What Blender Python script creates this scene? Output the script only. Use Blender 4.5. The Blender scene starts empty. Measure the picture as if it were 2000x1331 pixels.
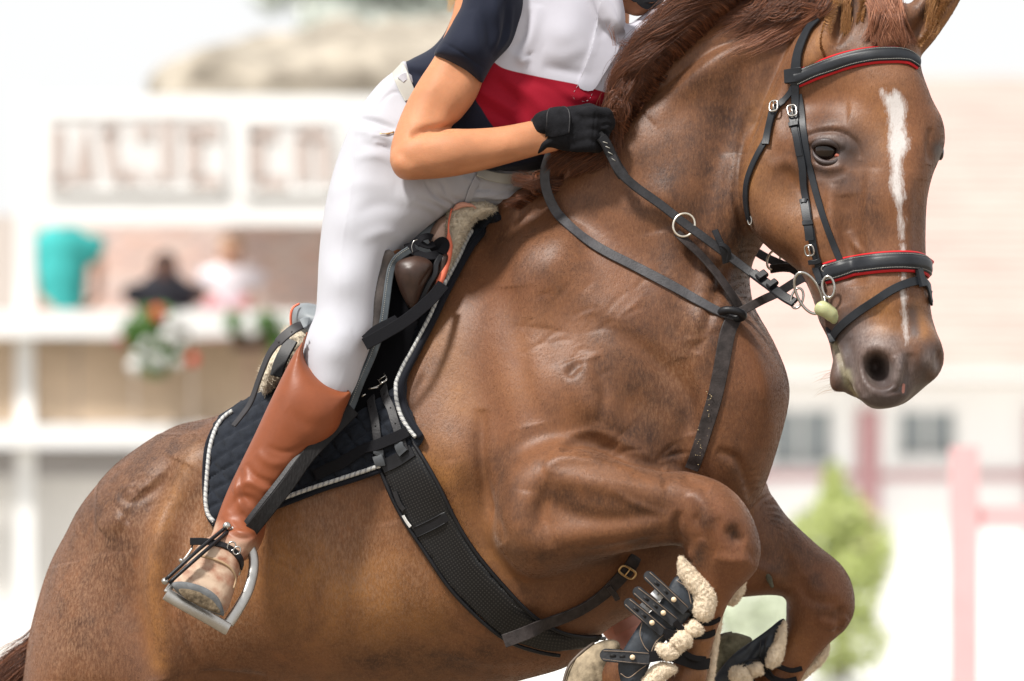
import bpy, math, random
import numpy as np
from mathutils import Vector, Matrix, noise
from mathutils.bvhtree import BVHTree
from mathutils.geometry import delaunay_2d_cdt
random.seed(7); np.random.seed(7)
scene = bpy.context.scene

# ------------------------------------------------------------------ camera
CAM_D = 12.0           # metres from the lens to the horse's middle
HROW = 960.0          # picture row of the horizon (a lens shifted upwards)
CAM_Z = 1.7 - (HROW - 665.5) / 1000.0
cam_data = bpy.data.cameras.new('camera')
cam = bpy.data.objects.new('camera', cam_data)
scene.collection.objects.link(cam)
cam.location = (0, -CAM_D, CAM_Z)
cam.rotation_euler = (math.radians(90), 0, 0)
cam_data.sensor_width = 36.0
cam_data.lens = 216.0
cam_data.shift_y = (HROW - 665.5) / 2000.0
cam_data.clip_end = 3000
cam_data.clip_start = 0.5
cam_data.dof.use_dof = True
cam_data.dof.focus_distance = CAM_D - 0.27
cam_data.dof.aperture_fstop = 3.8
cam_data.dof.aperture_blades = 0
scene.camera = cam

# ------------------------------------------------------------------ sky and sun (bright, thinly veiled summer day)
SUN_EL, SUN_AZ = math.radians(55), math.radians(-136)   # azimuth from +Y towards +X: behind the camera's left shoulder
world = bpy.data.worlds.new('World')
scene.world = world
world.use_nodes = True
wn = world.node_tree
bgn = wn.nodes['Background']
sky = wn.nodes.new('ShaderNodeTexSky')
sky.sky_type = 'NISHITA'
sky.sun_disc = False
sky.sun_elevation = SUN_EL
sky.sun_rotation = SUN_AZ
sky.air_density = 1.0
sky.dust_density = 2.0
sky.ozone_density = 1.0
# thin bright cloud over the whole sky: the Nishita sky shows through it only faintly
veil = wn.nodes.new('ShaderNodeMix'); veil.data_type = 'RGBA'
cl = wn.nodes.new('ShaderNodeTexNoise'); cl.inputs['Scale'].default_value = 2.2; cl.inputs['Detail'].default_value = 5
wtc = wn.nodes.new('ShaderNodeTexCoord'); wn.links.new(wtc.outputs['Generated'], cl.inputs['Vector'])
clr = wn.nodes.new('ShaderNodeMapRange'); clr.inputs['To Min'].default_value = 0.93; clr.inputs['To Max'].default_value = 0.99
wn.links.new(cl.outputs['Fac'], clr.inputs['Value']); wn.links.new(clr.outputs[0], veil.inputs['Factor'])
wn.links.new(sky.outputs[0], veil.inputs['A']); veil.inputs['B'].default_value = (4.75, 4.75, 4.75, 1)
wn.links.new(veil.outputs['Result'], bgn.inputs['Color'])
bgn.inputs['Strength'].default_value = 0.15
sd = bpy.data.lights.new('sun', 'SUN')
sd.energy = 3.7
sd.angle = math.radians(7)
sd.color = (1.0, 0.965, 0.91)
sun = bpy.data.objects.new('sun', sd)
scene.collection.objects.link(sun)
sdir = Vector((math.sin(SUN_AZ) * math.cos(SUN_EL), math.cos(SUN_AZ) * math.cos(SUN_EL), math.sin(SUN_EL)))
sun.rotation_euler = sdir.to_track_quat('Z', 'Y').to_euler()
sun.location = sdir * 30
scene.view_settings.view_transform = 'Standard'
scene.view_settings.look = 'None'
scene.view_settings.exposure = 0.5
scene.view_settings.gamma = 1.0
scene.view_settings.use_curve_mapping = False
scene.render.engine = 'CYCLES'
scene.cycles.use_denoising = True
scene.cycles.max_bounces = 6
scene.cycles.diffuse_bounces = 3
scene.cycles.glossy_bounces = 3
scene.cycles.transparent_max_bounces = 8

# ------------------------------------------------------------------ placing and linking
def P(u, v, d=0.0):
    """a point d millimetres nearer than the horse's middle plane; u, v in millimetres across and down that plane"""
    s = (CAM_D - d / 1000.0) / CAM_D / 1000.0
    return Vector(((u - 1000.0) * s, -d / 1000.0, CAM_Z + (HROW - v) * s))

def UV(p):
    """numpy (n,3) world points -> picture-plane millimetres"""
    s = (p[:, 1] + CAM_D) / CAM_D / 1000.0
    return p[:, 0] / s + 1000.0, HROW - (p[:, 2] - CAM_Z) / s

def link(o, parent=None):
    scene.collection.objects.link(o)
    if parent is not None:
        o.parent = parent
        o.matrix_parent_inverse = Matrix.Translation(-Vector(parent.location))
    return o

def thing(name, label, cat, loc=(0, 0, 0), group=None):
    o = bpy.data.objects.new(name, None)
    o.empty_display_size = 0.1
    o.location = loc
    link(o)
    o['label'] = label; o['category'] = cat
    if group: o['group'] = group
    return o

def mesh_obj(name, V, F, mat, parent=None, smooth=True, label=None, attrs=None, kind=None, uvs=None):
    me = bpy.data.meshes.new(name)
    if isinstance(F, np.ndarray):
        V = np.asarray(V, dtype=np.float32)
        n, k = F.shape
        me.vertices.add(len(V)); me.vertices.foreach_set('co', V.ravel())
        me.loops.add(n * k); me.loops.foreach_set('vertex_index', F.astype(np.int32).ravel())
        me.polygons.add(n); me.polygons.foreach_set('loop_start', np.arange(0, n * k, k, dtype=np.int32))
        me.update(calc_edges=True)
    else:
        me.from_pydata([tuple(v) for v in V], [], [tuple(f) for f in F])
    if smooth:
        me.polygons.foreach_set('use_smooth', np.ones(len(me.polygons), dtype=bool))
    if attrs:
        for k_, a in attrs.items():
            at = me.attributes.new(k_, 'FLOAT', 'POINT')
            at.data.foreach_set('value', np.asarray(a, dtype=np.float32))
    me.validate()
    me.update()
    mats = mat if isinstance(mat, (list, tuple)) else [mat]
    for m in mats: me.materials.append(m)
    o = bpy.data.objects.new(name, me)
    link(o, parent)
    if label: o['label'] = label
    if kind: o['kind'] = kind
    return o

def tag(o, label=None, cat=None, group=None, kind=None):
    if label: o['label'] = label
    if cat: o['category'] = cat
    if group: o['group'] = group
    if kind: o['kind'] = kind
    return o

# ------------------------------------------------------------------ materials
def mat(name, col, rough=0.6, spec=0.3, metal=0.0, sheen=0.0, coat=0.0, noise_scale=0, noise_amt=0.0, bump=0.0, bump_scale=200.0, sss=0.0, stretch=(1, 1, 1)):
    m = bpy.data.materials.new(name)
    m.use_nodes = True
    nt = m.node_tree
    b = nt.nodes['Principled BSDF']
    b.inputs['Base Color'].default_value = (*col, 1)
    b.inputs['Roughness'].default_value = rough
    b.inputs['Specular IOR Level'].default_value = spec
    b.inputs['Metallic'].default_value = metal
    b.inputs['Sheen Weight'].default_value = sheen
    b.inputs['Sheen Roughness'].default_value = 0.5
    b.inputs['Coat Weight'].default_value = coat
    if sss:
        b.inputs['Subsurface Weight'].default_value = sss
        b.inputs['Subsurface Radius'].default_value = (0.012, 0.004, 0.002)
        b.inputs['Subsurface Scale'].default_value = 0.6
    tc = nt.nodes.new('ShaderNodeTexCoord')
    mp = nt.nodes.new('ShaderNodeMapping')
    mp.inputs['Scale'].default_value = stretch
    nt.links.new(tc.outputs['Object'], mp.inputs['Vector'])
    if noise_amt:
        n = nt.nodes.new('ShaderNodeTexNoise')
        n.inputs['Scale'].default_value = noise_scale
        n.inputs['Detail'].default_value = 6
        n.inputs['Roughness'].default_value = 0.65
        nt.links.new(mp.outputs[0], n.inputs['Vector'])
        mx = nt.nodes.new('ShaderNodeMix'); mx.data_type = 'RGBA'
        cr = nt.nodes.new('ShaderNodeMapRange')
        cr.inputs['From Min'].default_value = 0.3; cr.inputs['From Max'].default_value = 0.7
        nt.links.new(n.outputs['Fac'], cr.inputs['Value'])
        nt.links.new(cr.outputs[0], mx.inputs['Factor'])
        mx.inputs['A'].default_value = (*[max(0, c * (1 - noise_amt)) for c in col], 1)
        mx.inputs['B'].default_value = (*[min(1, c * (1 + noise_amt)) for c in col], 1)
        nt.links.new(mx.outputs['Result'], b.inputs['Base Color'])
    if bump:
        n2 = nt.nodes.new('ShaderNodeTexNoise')
        n2.inputs['Scale'].default_value = bump_scale
        n2.inputs['Detail'].default_value = 4
        nt.links.new(mp.outputs[0], n2.inputs['Vector'])
        bp = nt.nodes.new('ShaderNodeBump')
        bp.inputs['Strength'].default_value = bump
        bp.inputs['Distance'].default_value = 0.002
        nt.links.new(n2.outputs['Fac'], bp.inputs['Height'])
        nt.links.new(bp.outputs[0], b.inputs['Normal'])
    return m

# ------------------------------------------------------------------ curves and polygons (numpy)
def catmull(pts, n=8, closed=False):
    pts = [np.array(p, float) for p in pts]
    out = []
    N = len(pts)
    rng = range(N) if closed else range(N - 1)
    for i in rng:
        if closed:
            p0, p1, p2, p3 = pts[(i - 1) % N], pts[i], pts[(i + 1) % N], pts[(i + 2) % N]
        else:
            p1, p2 = pts[i], pts[i + 1]
            p0 = pts[i - 1] if i > 0 else 2 * p1 - p2
            p3 = pts[i + 2] if i + 2 < N else 2 * p2 - p1
        # centripetal-ish: plain uniform with tension
        for j in range(n):
            t = j / n
            out.append(0.5 * ((2 * p1) + (-p0 + p2) * t + (2 * p0 - 5 * p1 + 4 * p2 - p3) * t * t + (-p0 + 3 * p1 - 3 * p2 + p3) * t ** 3))
    if not closed: out.append(pts[-1])
    return np.array(out)

def seg_dist(X, Z, a, b):
    ab = b - a
    L = max(float(ab @ ab), 1e-12)
    t = np.clip(((X - a[0]) * ab[0] + (Z - a[1]) * ab[1]) / L, 0, 1)
    return np.sqrt((X - a[0] - t * ab[0]) ** 2 + (Z - a[1] - t * ab[1]) ** 2), t

def poly_sd(poly, X, Z):
    """signed distance, positive inside"""
    d = np.full(X.shape, 1e9)
    inside = np.zeros(X.shape, bool)
    n = len(poly)
    for i in range(n):
        a, b = poly[i], poly[(i + 1) % n]
        dd, _ = seg_dist(X, Z, a, b)
        d = np.minimum(d, dd)
        c = (a[1] > Z) != (b[1] > Z)
        if c.any():
            xi = (b[0] - a[0]) * (Z - a[1]) / (b[1] - a[1] + 1e-15) + a[0]
            inside ^= c & (X < xi)
    return np.where(inside, d, -d)

def line_dist(pts, X, Z):
    d = np.full(X.shape, 1e9)
    for i in range(len(pts) - 1):
        dd, _ = seg_dist(X, Z, np.array(pts[i][:2], float), np.array(pts[i + 1][:2], float))
        d = np.minimum(d, dd)
    return d

def blur2(A, r, it=2):
    if r < 1: return A
    for _ in range(it):
        for ax in (0, 1):
            pad = [(0, 0), (0, 0)]; pad[ax] = (r + 1, r)
            C = np.cumsum(np.pad(A, pad, mode='edge'), axis=ax)
            sl = [slice(None)] * 2; sr = [slice(None)] * 2
            sl[ax] = slice(2 * r + 1, None); sr[ax] = slice(0, C.shape[ax] - 2 * r - 1)
            A = (C[tuple(sl)] - C[tuple(sr)]) / (2 * r + 1)
    return A

# ------------------------------------------------------------------ soft solid modelling: a field on a grid, then its surface
class Solid:
    def __init__(s, lo, hi, h):
        s.lo = np.array(lo, float); s.h = h
        s.n = np.ceil((np.array(hi) - s.lo) / h).astype(int) + 1
        s.F = np.full(tuple(s.n), 0.05, np.float32)
        s.ax = [s.lo[i] + h * np.arange(s.n[i]) for i in range(3)]
    def rng(s, lo, hi):
        a = np.clip(np.floor((np.array(lo) - s.lo) / s.h).astype(int), 0, s.n)
        b = np.clip(np.ceil((np.array(hi) - s.lo) / s.h).astype(int) + 1, 0, s.n)
        return tuple(slice(int(a[i]), int(b[i])) for i in range(3))
    def merge(s, sl, f, k, sub=False):
        A = s.F[sl]
        if sub:
            f = -f
            hh = np.maximum(k - np.abs(A - f), 0) / k
            s.F[sl] = np.maximum(A, f) + hh * hh * k * 0.25
        else:
            hh = np.maximum(k - np.abs(A - f), 0) / k
            s.F[sl] = np.minimum(A, f) - hh * hh * k * 0.25
    def inflate(s, pts, ctrl, R, p=2.0, k=0.02, n=6, sm=0.35, dense=True, sub=False, pw=2.0):
        """a body whose outline is the closed line pts (u, v); ctrl = (u, v, depth, half thickness) in mm; R = rounding width in mm"""
        C = np.array(ctrl, float)
        def depth(u, v):
            w = 1.0 / (np.hypot(C[:, 0] - u, C[:, 1] - v) + 15.0) ** pw
            return float((w * C[:, 2]).sum() / w.sum())
        q = catmull(pts, n, True) if dense else np.array(pts, float)
        W = np.array([P(u, v, depth(u, v)) for u, v in q])
        poly = W[:, [0, 2]]
        Cw = np.array([P(*c[:3]) for c in C])
        T = C[:, 3] / 1000.0
        R = R / 1000.0
        m = 0.03
        ymin, ymax = (Cw[:, 1] - T).min() - m, (Cw[:, 1] + T).max() + m
        sl = s.rng((poly[:, 0].min() - m, ymin, poly[:, 1].min() - m), (poly[:, 0].max() + m, ymax, poly[:, 1].max() + m))
        x, y, z = s.ax[0][sl[0]], s.ax[1][sl[1]], s.ax[2][sl[2]]
        if len(x) == 0 or len(y) == 0 or len(z) == 0: return
        X, Z = np.meshgrid(x, z, indexing='ij')
        D = poly_sd(poly, X, Z)
        Ds = blur2(np.minimum(D, R * 1.3), max(1, int(R * sm / s.h)))
        w = np.clip(D / (R * 0.5), 0, 1); w = w * w * (3 - 2 * w)
        D = D + w * (np.minimum(Ds, D + R) - D)
        den = np.zeros(X.shape); yc = np.zeros(X.shape); TT = np.zeros(X.shape)
        for i in range(len(Cw)):
            ww = 1.0 / (np.hypot(X - Cw[i, 0], Z - Cw[i, 2]) + 0.015) ** pw
            den += ww; yc += ww * Cw[i, 1]; TT += ww * T[i]
        yc /= den; TT /= den
        yc = blur2(yc, max(1, int(0.012 / s.h))); TT = blur2(TT, max(1, int(0.012 / s.h)))
        a = np.maximum(1 - D / R, 0)
        b = np.abs(y[None, :, None] - yc[:, None, :]) / TT[:, None, :]
        f = ((a[:, None, :] ** p + b ** p) ** (1 / p) - 1)
        # metric scale: use the smaller of the two radii
        sc = np.minimum(R, TT)[:, None, :]
        s.merge(sl, (f * sc).astype(np.float32), k, sub)
    def chain(s, pts, k=0.02, sub=False, flat=None):
        """tapered limbs: pts = (u, v, depth, radius) in mm, round cones blended along the line"""
        W = [np.array(P(*q[:3])) for q in pts]
        r = [q[3] / 1000.0 for q in pts]
        if len(pts) == 1:
            W.append(W[0] + 1e-5); r.append(r[0])
        f = None
        allp = np.array(W); rm = max(r) + 0.03
        if flat: rm *= 1.6
        sl = s.rng(allp.min(0) - rm, allp.max(0) + rm)
        x, y, z = s.ax[0][sl[0]][:, None, None], s.ax[1][sl[1]][None, :, None], s.ax[2][sl[2]][None, None, :]
        if 0 in (x.size, y.size, z.size): return
        ky = 1.0 / (flat or 1.0)
        for i in range(len(W) - 1):
            a, b = W[i], W[i + 1]
            ab = b - a; L = max(float(ab @ ab), 1e-12)
            t = np.clip(((x - a[0]) * ab[0] + (y - a[1]) * ab[1] + (z - a[2]) * ab[2]) / L, 0, 1)
            ts = t * t * (3 - 2 * t) if len(W) > 2 else t
            d = np.sqrt((x - a[0] - t * ab[0]) ** 2 + ((y - a[1] - t * ab[1]) * ky) ** 2 + (z - a[2] - t * ab[2]) ** 2) - (r[i] + (r[i + 1] - r[i]) * t)
            if f is None: f = d
            else:
                kk = 0.3 * min(r[i], r[i + 1]) + 1e-4
                hh = np.maximum(kk - np.abs(f - d), 0) / kk
                f = np.minimum(f, d) - hh * hh * kk * 0.25
        s.merge(sl, f.astype(np.float32), k, sub)
    def ball(s, u, v, d, ru, rd, rv, k=0.02, rot=0.0, sub=False):
        c = np.array(P(u, v, d)); ru, rd, rv = ru / 1000, rd / 1000, rv / 1000
        m = max(ru, rd, rv) + 0.03
        sl = s.rng(c - m, c + m)
        x, y, z = s.ax[0][sl[0]][:, None, None] - c[0], s.ax[1][sl[1]][None, :, None] - c[1], s.ax[2][sl[2]][None, None, :] - c[2]
        if 0 in (x.size, y.size, z.size): return
        ca, sa = math.cos(rot), math.sin(rot)      # rot: clockwise in the picture
        xr = x * ca - z * sa; zr = x * sa + z * ca
        q = np.sqrt((xr / ru) ** 2 + (y / rd) ** 2 + (zr / rv) ** 2)
        f = (q - 1) * min(ru, rd, rv)
        s.merge(sl, f.astype(np.float32), k, sub)
    def mesh(s, smooth=4):
        F = s.F
        F[0] = F[-1] = 0.05; F[:, 0] = F[:, -1] = 0.05; F[:, :, 0] = F[:, :, -1] = 0.05
        nx, ny, nz = F.shape
        S = F < 0
        cnt = np.zeros((nx - 1, ny - 1, nz - 1), np.uint8)
        for i in (0, 1):
            for j in (0, 1):
                for k in (0, 1):
                    cnt += S[i:nx - 1 + i, j:ny - 1 + j, k:nz - 1 + k]
        act = np.argwhere((cnt > 0) & (cnt < 8))
        idx = np.full(cnt.shape, -1, np.int32)
        idx[act[:, 0], act[:, 1], act[:, 2]] = np.arange(len(act))
        cor = [(i, j, k) for i in (0, 1) for j in (0, 1) for k in (0, 1)]
        val = {c: F[act[:, 0] + c[0], act[:, 1] + c[1], act[:, 2] + c[2]].astype(np.float64) for c in cor}
        acc = np.zeros((len(act), 3)); num = np.zeros(len(act))
        for c in cor:
            for ax in range(3):
                if c[ax] == 0:
                    c2 = list(c); c2[ax] = 1; c2 = tuple(c2)
                    a, b = val[c], val[c2]
                    m = (a < 0) != (b < 0)
                    t = np.where(m, a / np.where(m, a - b, 1), 0)
                    pos = np.zeros((len(act), 3)); pos += np.array(c); pos[:, ax] += t
                    acc += pos * m[:, None]; num += m
        V = (act + acc / num[:, None]) * s.h + s.lo
        quads = []
        for ax in range(3):
            o1, o2 = [a for a in range(3) if a != ax]
            sl0 = [slice(None)] * 3; sl1 = [slice(None)] * 3
            sl0[ax] = slice(0, -1); sl1[ax] = slice(1, None)
            A, B = S[tuple(sl0)], S[tuple(sl1)]
            e = np.argwhere(A != B)
            e = e[(e[:, o1] > 0) & (e[:, o2] > 0) & (e[:, o1] < F.shape[o1] - 1) & (e[:, o2] < F.shape[o2] - 1)]
            ins = A[e[:, 0], e[:, 1], e[:, 2]]
            def I(d1, d2):
                q = e.copy(); q[:, o1] -= d1; q[:, o2] -= d2
                return idx[q[:, 0], q[:, 1], q[:, 2]]
            Q = np.stack([I(1, 1), I(0, 1), I(0, 0), I(1, 0)], 1)
            flip = ~ins if ax != 1 else ins
            Q[flip] = Q[flip][:, ::-1]
            quads.append(Q)
        Q = np.concatenate(quads)
        Q = Q[(Q >= 0).all(1)]
        V = smooth_verts(V, Q, smooth)
        return V, Q

def smooth_verts(V, Q, it, lam=0.5, mu=-0.52):
    if it <= 0: return V
    k = Q.shape[1]
    a = np.concatenate([Q[:, i] for i in range(k)]); b = np.concatenate([Q[:, (i + 1) % k] for i in range(k)])
    n = len(V)
    deg = np.bincount(a, minlength=n) + np.bincount(b, minlength=n)
    deg = np.maximum(deg, 1)
    for i in range(it):
        f = lam if i % 2 == 0 or mu is None else mu
        S = np.stack([np.bincount(a, V[b, c], n) + np.bincount(b, V[a, c], n) for c in range(3)], 1) / deg[:, None]
        V = V + f * (S - V)
    return V

def vnormals(V, Q):
    if Q.shape[1] == 4:
        fn = np.cross(V[Q[:, 2]] - V[Q[:, 0]], V[Q[:, 3]] - V[Q[:, 1]])
    else:
        fn = np.cross(V[Q[:, 1]] - V[Q[:, 0]], V[Q[:, 2]] - V[Q[:, 0]])
    N = np.zeros_like(V)
    for c in range(3):
        acc = np.zeros(len(V))
        for i in range(Q.shape[1]): acc += np.bincount(Q[:, i], fn[:, c], len(V))
        N[:, c] = acc
    return N / (np.linalg.norm(N, axis=1, keepdims=True) + 1e-12)

def sculpt(V, Q, strokes, dmin=None, dmax=None):
    """muscle ridges, creases and folds: strokes = (points, width mm, height mm[, depth range]) pushed along the normal of the side seen"""
    N = vnormals(V, Q)
    u, v = UV(V)
    d = -V[:, 1] * 1000
    front = np.clip((-N[:, 1]) * 2.2, 0, 1)
    out = np.zeros(len(V))
    for st in strokes:
        pts, w, hgt = st[0], st[1], st[2]
        lo, hi = (st[3] if len(st) > 3 else (-1e4, 1e4))
        p = catmull(pts, 5) if len(pts) > 2 else np.array(pts, float)
        if len(p) == 1: p = np.vstack([p, p + 0.01])
        m = (u > p[:, 0].min() - 3 * w) & (u < p[:, 0].max() + 3 * w) & (v > p[:, 1].min() - 3 * w) & (v < p[:, 1].max() + 3 * w) & (front > 0) & (d > lo) & (d < hi)
        if not m.any(): continue
        dist = np.full(m.sum(), 1e9); tt = np.zeros(m.sum())
        n = len(p) - 1
        for i in range(n):
            dd, t = seg_dist(u[m], v[m], p[i, :2], p[i + 1, :2])
            better = dd < dist
            dist = np.where(better, dd, dist); tt = np.where(better, (i + t) / n, tt)
        taper = np.sin(np.clip(tt, 0, 1) * math.pi) ** 0.5 if (len(pts) > 2 and not (len(st) > 4 and st[4])) else 1.0
        out[m] += hgt * np.exp(-(dist / w) ** 2) * taper * front[m]
    return V + N * (out / 1000.0)[:, None]

def splash(u, v, pts, w, soft=1.0):
    """0..1 weight near a line or inside a soft blob"""
    p = catmull(pts, 4) if len(pts) > 2 else np.array(pts, float)
    if len(p) == 1: p = np.vstack([p, p + 0.01])
    return np.exp(-(line_dist(p, u, v) / w) ** 2)

# ------------------------------------------------------------------ laying things on surfaces
class Surf:
    def __init__(s, V, Q):
        s.tree = BVHTree.FromPolygons([tuple(x) for x in V.tolist()], Q.tolist())
        s.N = vnormals(V, Q); s.Q = Q
    def hit(s, u, v):
        c = Vector((0, -CAM_D, CAM_Z))
        dr = (P(u, v, 0) - c).normalized()
        loc, n, i, dist = s.tree.ray_cast(c, dr)
        if loc is None: return None, None
        n = Vector(s.N[s.Q[i]].mean(0)).normalized()
        return loc, n
    def hit_edge(s, u, v):
        loc, n = s.hit(u, v)
        if loc is not None: return loc, n
        base = P(u, v, 0)
        loc, n, i, dist = s.tree.find_nearest(base)
        return loc, Vector(s.N[s.Q[i]].mean(0)).normalized()

def path_on(surf, pts, n=8, lift=2.0, default=None):
    """points (u, v) lie on the surface; (u, v, depth) hang free. returns positions and normals"""
    hasd = [len(p) > 2 and p[2] is not None for p in pts]
    uv = catmull([p[:2] for p in pts], n)
    pos, nor = [], []
    K = []
    for i, p in enumerate(pts):
        if hasd[i]:
            K.append((p[2], Vector((0, -1, 0))))
        else:
            loc, nn = surf.hit_edge(p[0], p[1])
            K.append((-loc.y * 1000 + lift, nn))
    for j, (u, v) in enumerate(uv):
        i = min(j // n, len(pts) - 2); t = (j - i * n) / n
        da, na = K[i]; db, nb = K[i + 1]
        if not hasd[i] and not hasd[i + 1]:
            loc, nn = surf.hit(u, v)
            if loc is None:
                dd = da + (db - da) * t; pos.append(P(u, v, dd)); nor.append((na * (1 - t) + nb * t).normalized())
            else:
                pos.append(loc + nn * lift / 1000); nor.append(nn)
        else:
            ts = t * t * (3 - 2 * t)
            dd = da + (db - da) * ts
            pos.append(P(u, v, dd)); nor.append((na * (1 - t) + nb * t).normalized())
    A = np.array(pos)
    B = np.array(nor)
    for _ in range(6):
        A[1:-1] = 0.5 * A[1:-1] + 0.25 * (A[:-2] + A[2:])
        B[1:-1] = 0.5 * B[1:-1] + 0.25 * (B[:-2] + B[2:])
    B /= np.linalg.norm(B, axis=1, keepdims=True)
    return A, B

def strap_mesh(A, B, width, thick, bev=0.8, twist=None, profile=None, closed=False):
    """a flat strap: A positions, B outward normals, width and thickness in mm (width may be a function of 0..1)"""
    n = len(A)
    if closed:
        T = np.roll(A, -1, 0) - np.roll(A, 1, 0)
    else:
        T = np.gradient(A, axis=0)
    T /= np.linalg.norm(T, axis=1, keepdims=True) + 1e-12
    S = np.cross(T, B); S /= np.linalg.norm(S, axis=1, keepdims=True) + 1e-12
    U = np.cross(S, T)
    if twist is not None:
        ang = np.array([twist(i / (n - 1)) for i in range(n)])[:, None]
        S, U = S * np.cos(ang) + U * np.sin(ang), U * np.cos(ang) - S * np.sin(ang)
    if profile is None:
        e = bev
        profile = [(-1, -1, 0, 1), (-1, 1, 0, -1), (-1, 1, 1, 0), (1, 1, -1, 0), (1, 1, 0, -1), (1, -1, 0, 1), (1, -1, -1, 0), (-1, -1, 1, 0)]
        def ring(i):
            w = (width(i / max(1, n - 1)) if callable(width) else width) / 2000; t = thick / 2000; b = min(e / 1000, t * 0.9, w * 0.9)
            return [A[i] + S[i] * (sx * w + bx * b) + U[i] * (sy * t + by * b) for sx, sy, bx, by in profile]
    else:
        def ring(i):
            w = (width(i / max(1, n - 1)) if callable(width) else width) / 2000; t = thick / 1000
            return [A[i] + S[i] * x * w + U[i] * y * t for x, y in profile]
    k = len(profile)
    V = []
    for i in range(n): V += ring(i)
    Fc = []
    rn = n if closed else n - 1
    for i in range(rn):
        i2 = (i + 1) % n
        for j in range(k):
            j2 = (j + 1) % k
            Fc.append((i * k + j, i * k + j2, i2 * k + j2, i2 * k + j))
    if not closed:
        Fc.append(tuple(range(k - 1, -1, -1)))
        Fc.append(tuple((n - 1) * k + j for j in range(k)))
    return V, Fc

def strap(name, surf, pts, width, thick, m, parent, lift=2.0, n=8, label=None, bev=0.8, twist=None, profile=None, kind=None):
    A, B = path_on(surf, pts, n, lift)
    V, F = strap_mesh(A, B, width, thick, bev, twist, profile)
    o = mesh_obj(name, V, F, m, parent, smooth=True, label=label, kind=kind)
    autosmooth(o)
    return o

def autosmooth(o, deg=38):
    me = o.data
    me.set_sharp_from_angle(angle=math.radians(deg))

def tube_mesh(A, r, seg=10, closed=False, cap=True):
    A = np.array(A, float); n = len(A)
    r = np.array([r] * n if np.isscalar(r) else r, float) / 1000
    T = (np.roll(A, -1, 0) - np.roll(A, 1, 0)) if closed else np.gradient(A, axis=0)
    T /= np.linalg.norm(T, axis=1, keepdims=True) + 1e-12
    up = np.array([0.0, -1.0, 0.0]) if abs(T[0][1]) < 0.8 else np.array([0, 0, 1.0])
    S = np.cross(T[0], up); S /= np.linalg.norm(S)
    V = []
    for i in range(n):
        S = S - T[i] * (S @ T[i]); S /= np.linalg.norm(S) + 1e-12
        U = np.cross(T[i], S)
        for j in range(seg):
            a = 2 * math.pi * j / seg
            V.append(A[i] + (S * math.cos(a) + U * math.sin(a)) * r[i])
    F = []
    for i in range(n if closed else n - 1):
        i2 = (i + 1) % n
        for j in range(seg):
            j2 = (j + 1) % seg
            F.append((i * seg + j, i2 * seg + j, i2 * seg + j2, i * seg + j2))
    if not closed and cap:
        F.append(tuple(range(seg))); F.append(tuple((n - 1) * seg + j for j in range(seg - 1, -1, -1)))
    return V, F

def tube(name, A, r, m, parent, seg=10, closed=False, label=None):
    V, F = tube_mesh(A, r, seg, closed)
    return mesh_obj(name, V, F, m, parent, label=label)

def ring_pts(c, ax1, ax2, r1, r2, n=28, a0=0.0, a1=2 * math.pi):
    c = np.array(c); ax1 = np.array(ax1); ax2 = np.array(ax2)
    closed = abs(a1 - a0 - 2 * math.pi) < 1e-6
    return np.array([c + ax1 * r1 / 1000 * math.cos(a) + ax2 * r2 / 1000 * math.sin(a) for a in np.linspace(a0, a1, n, endpoint=not closed)])

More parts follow.
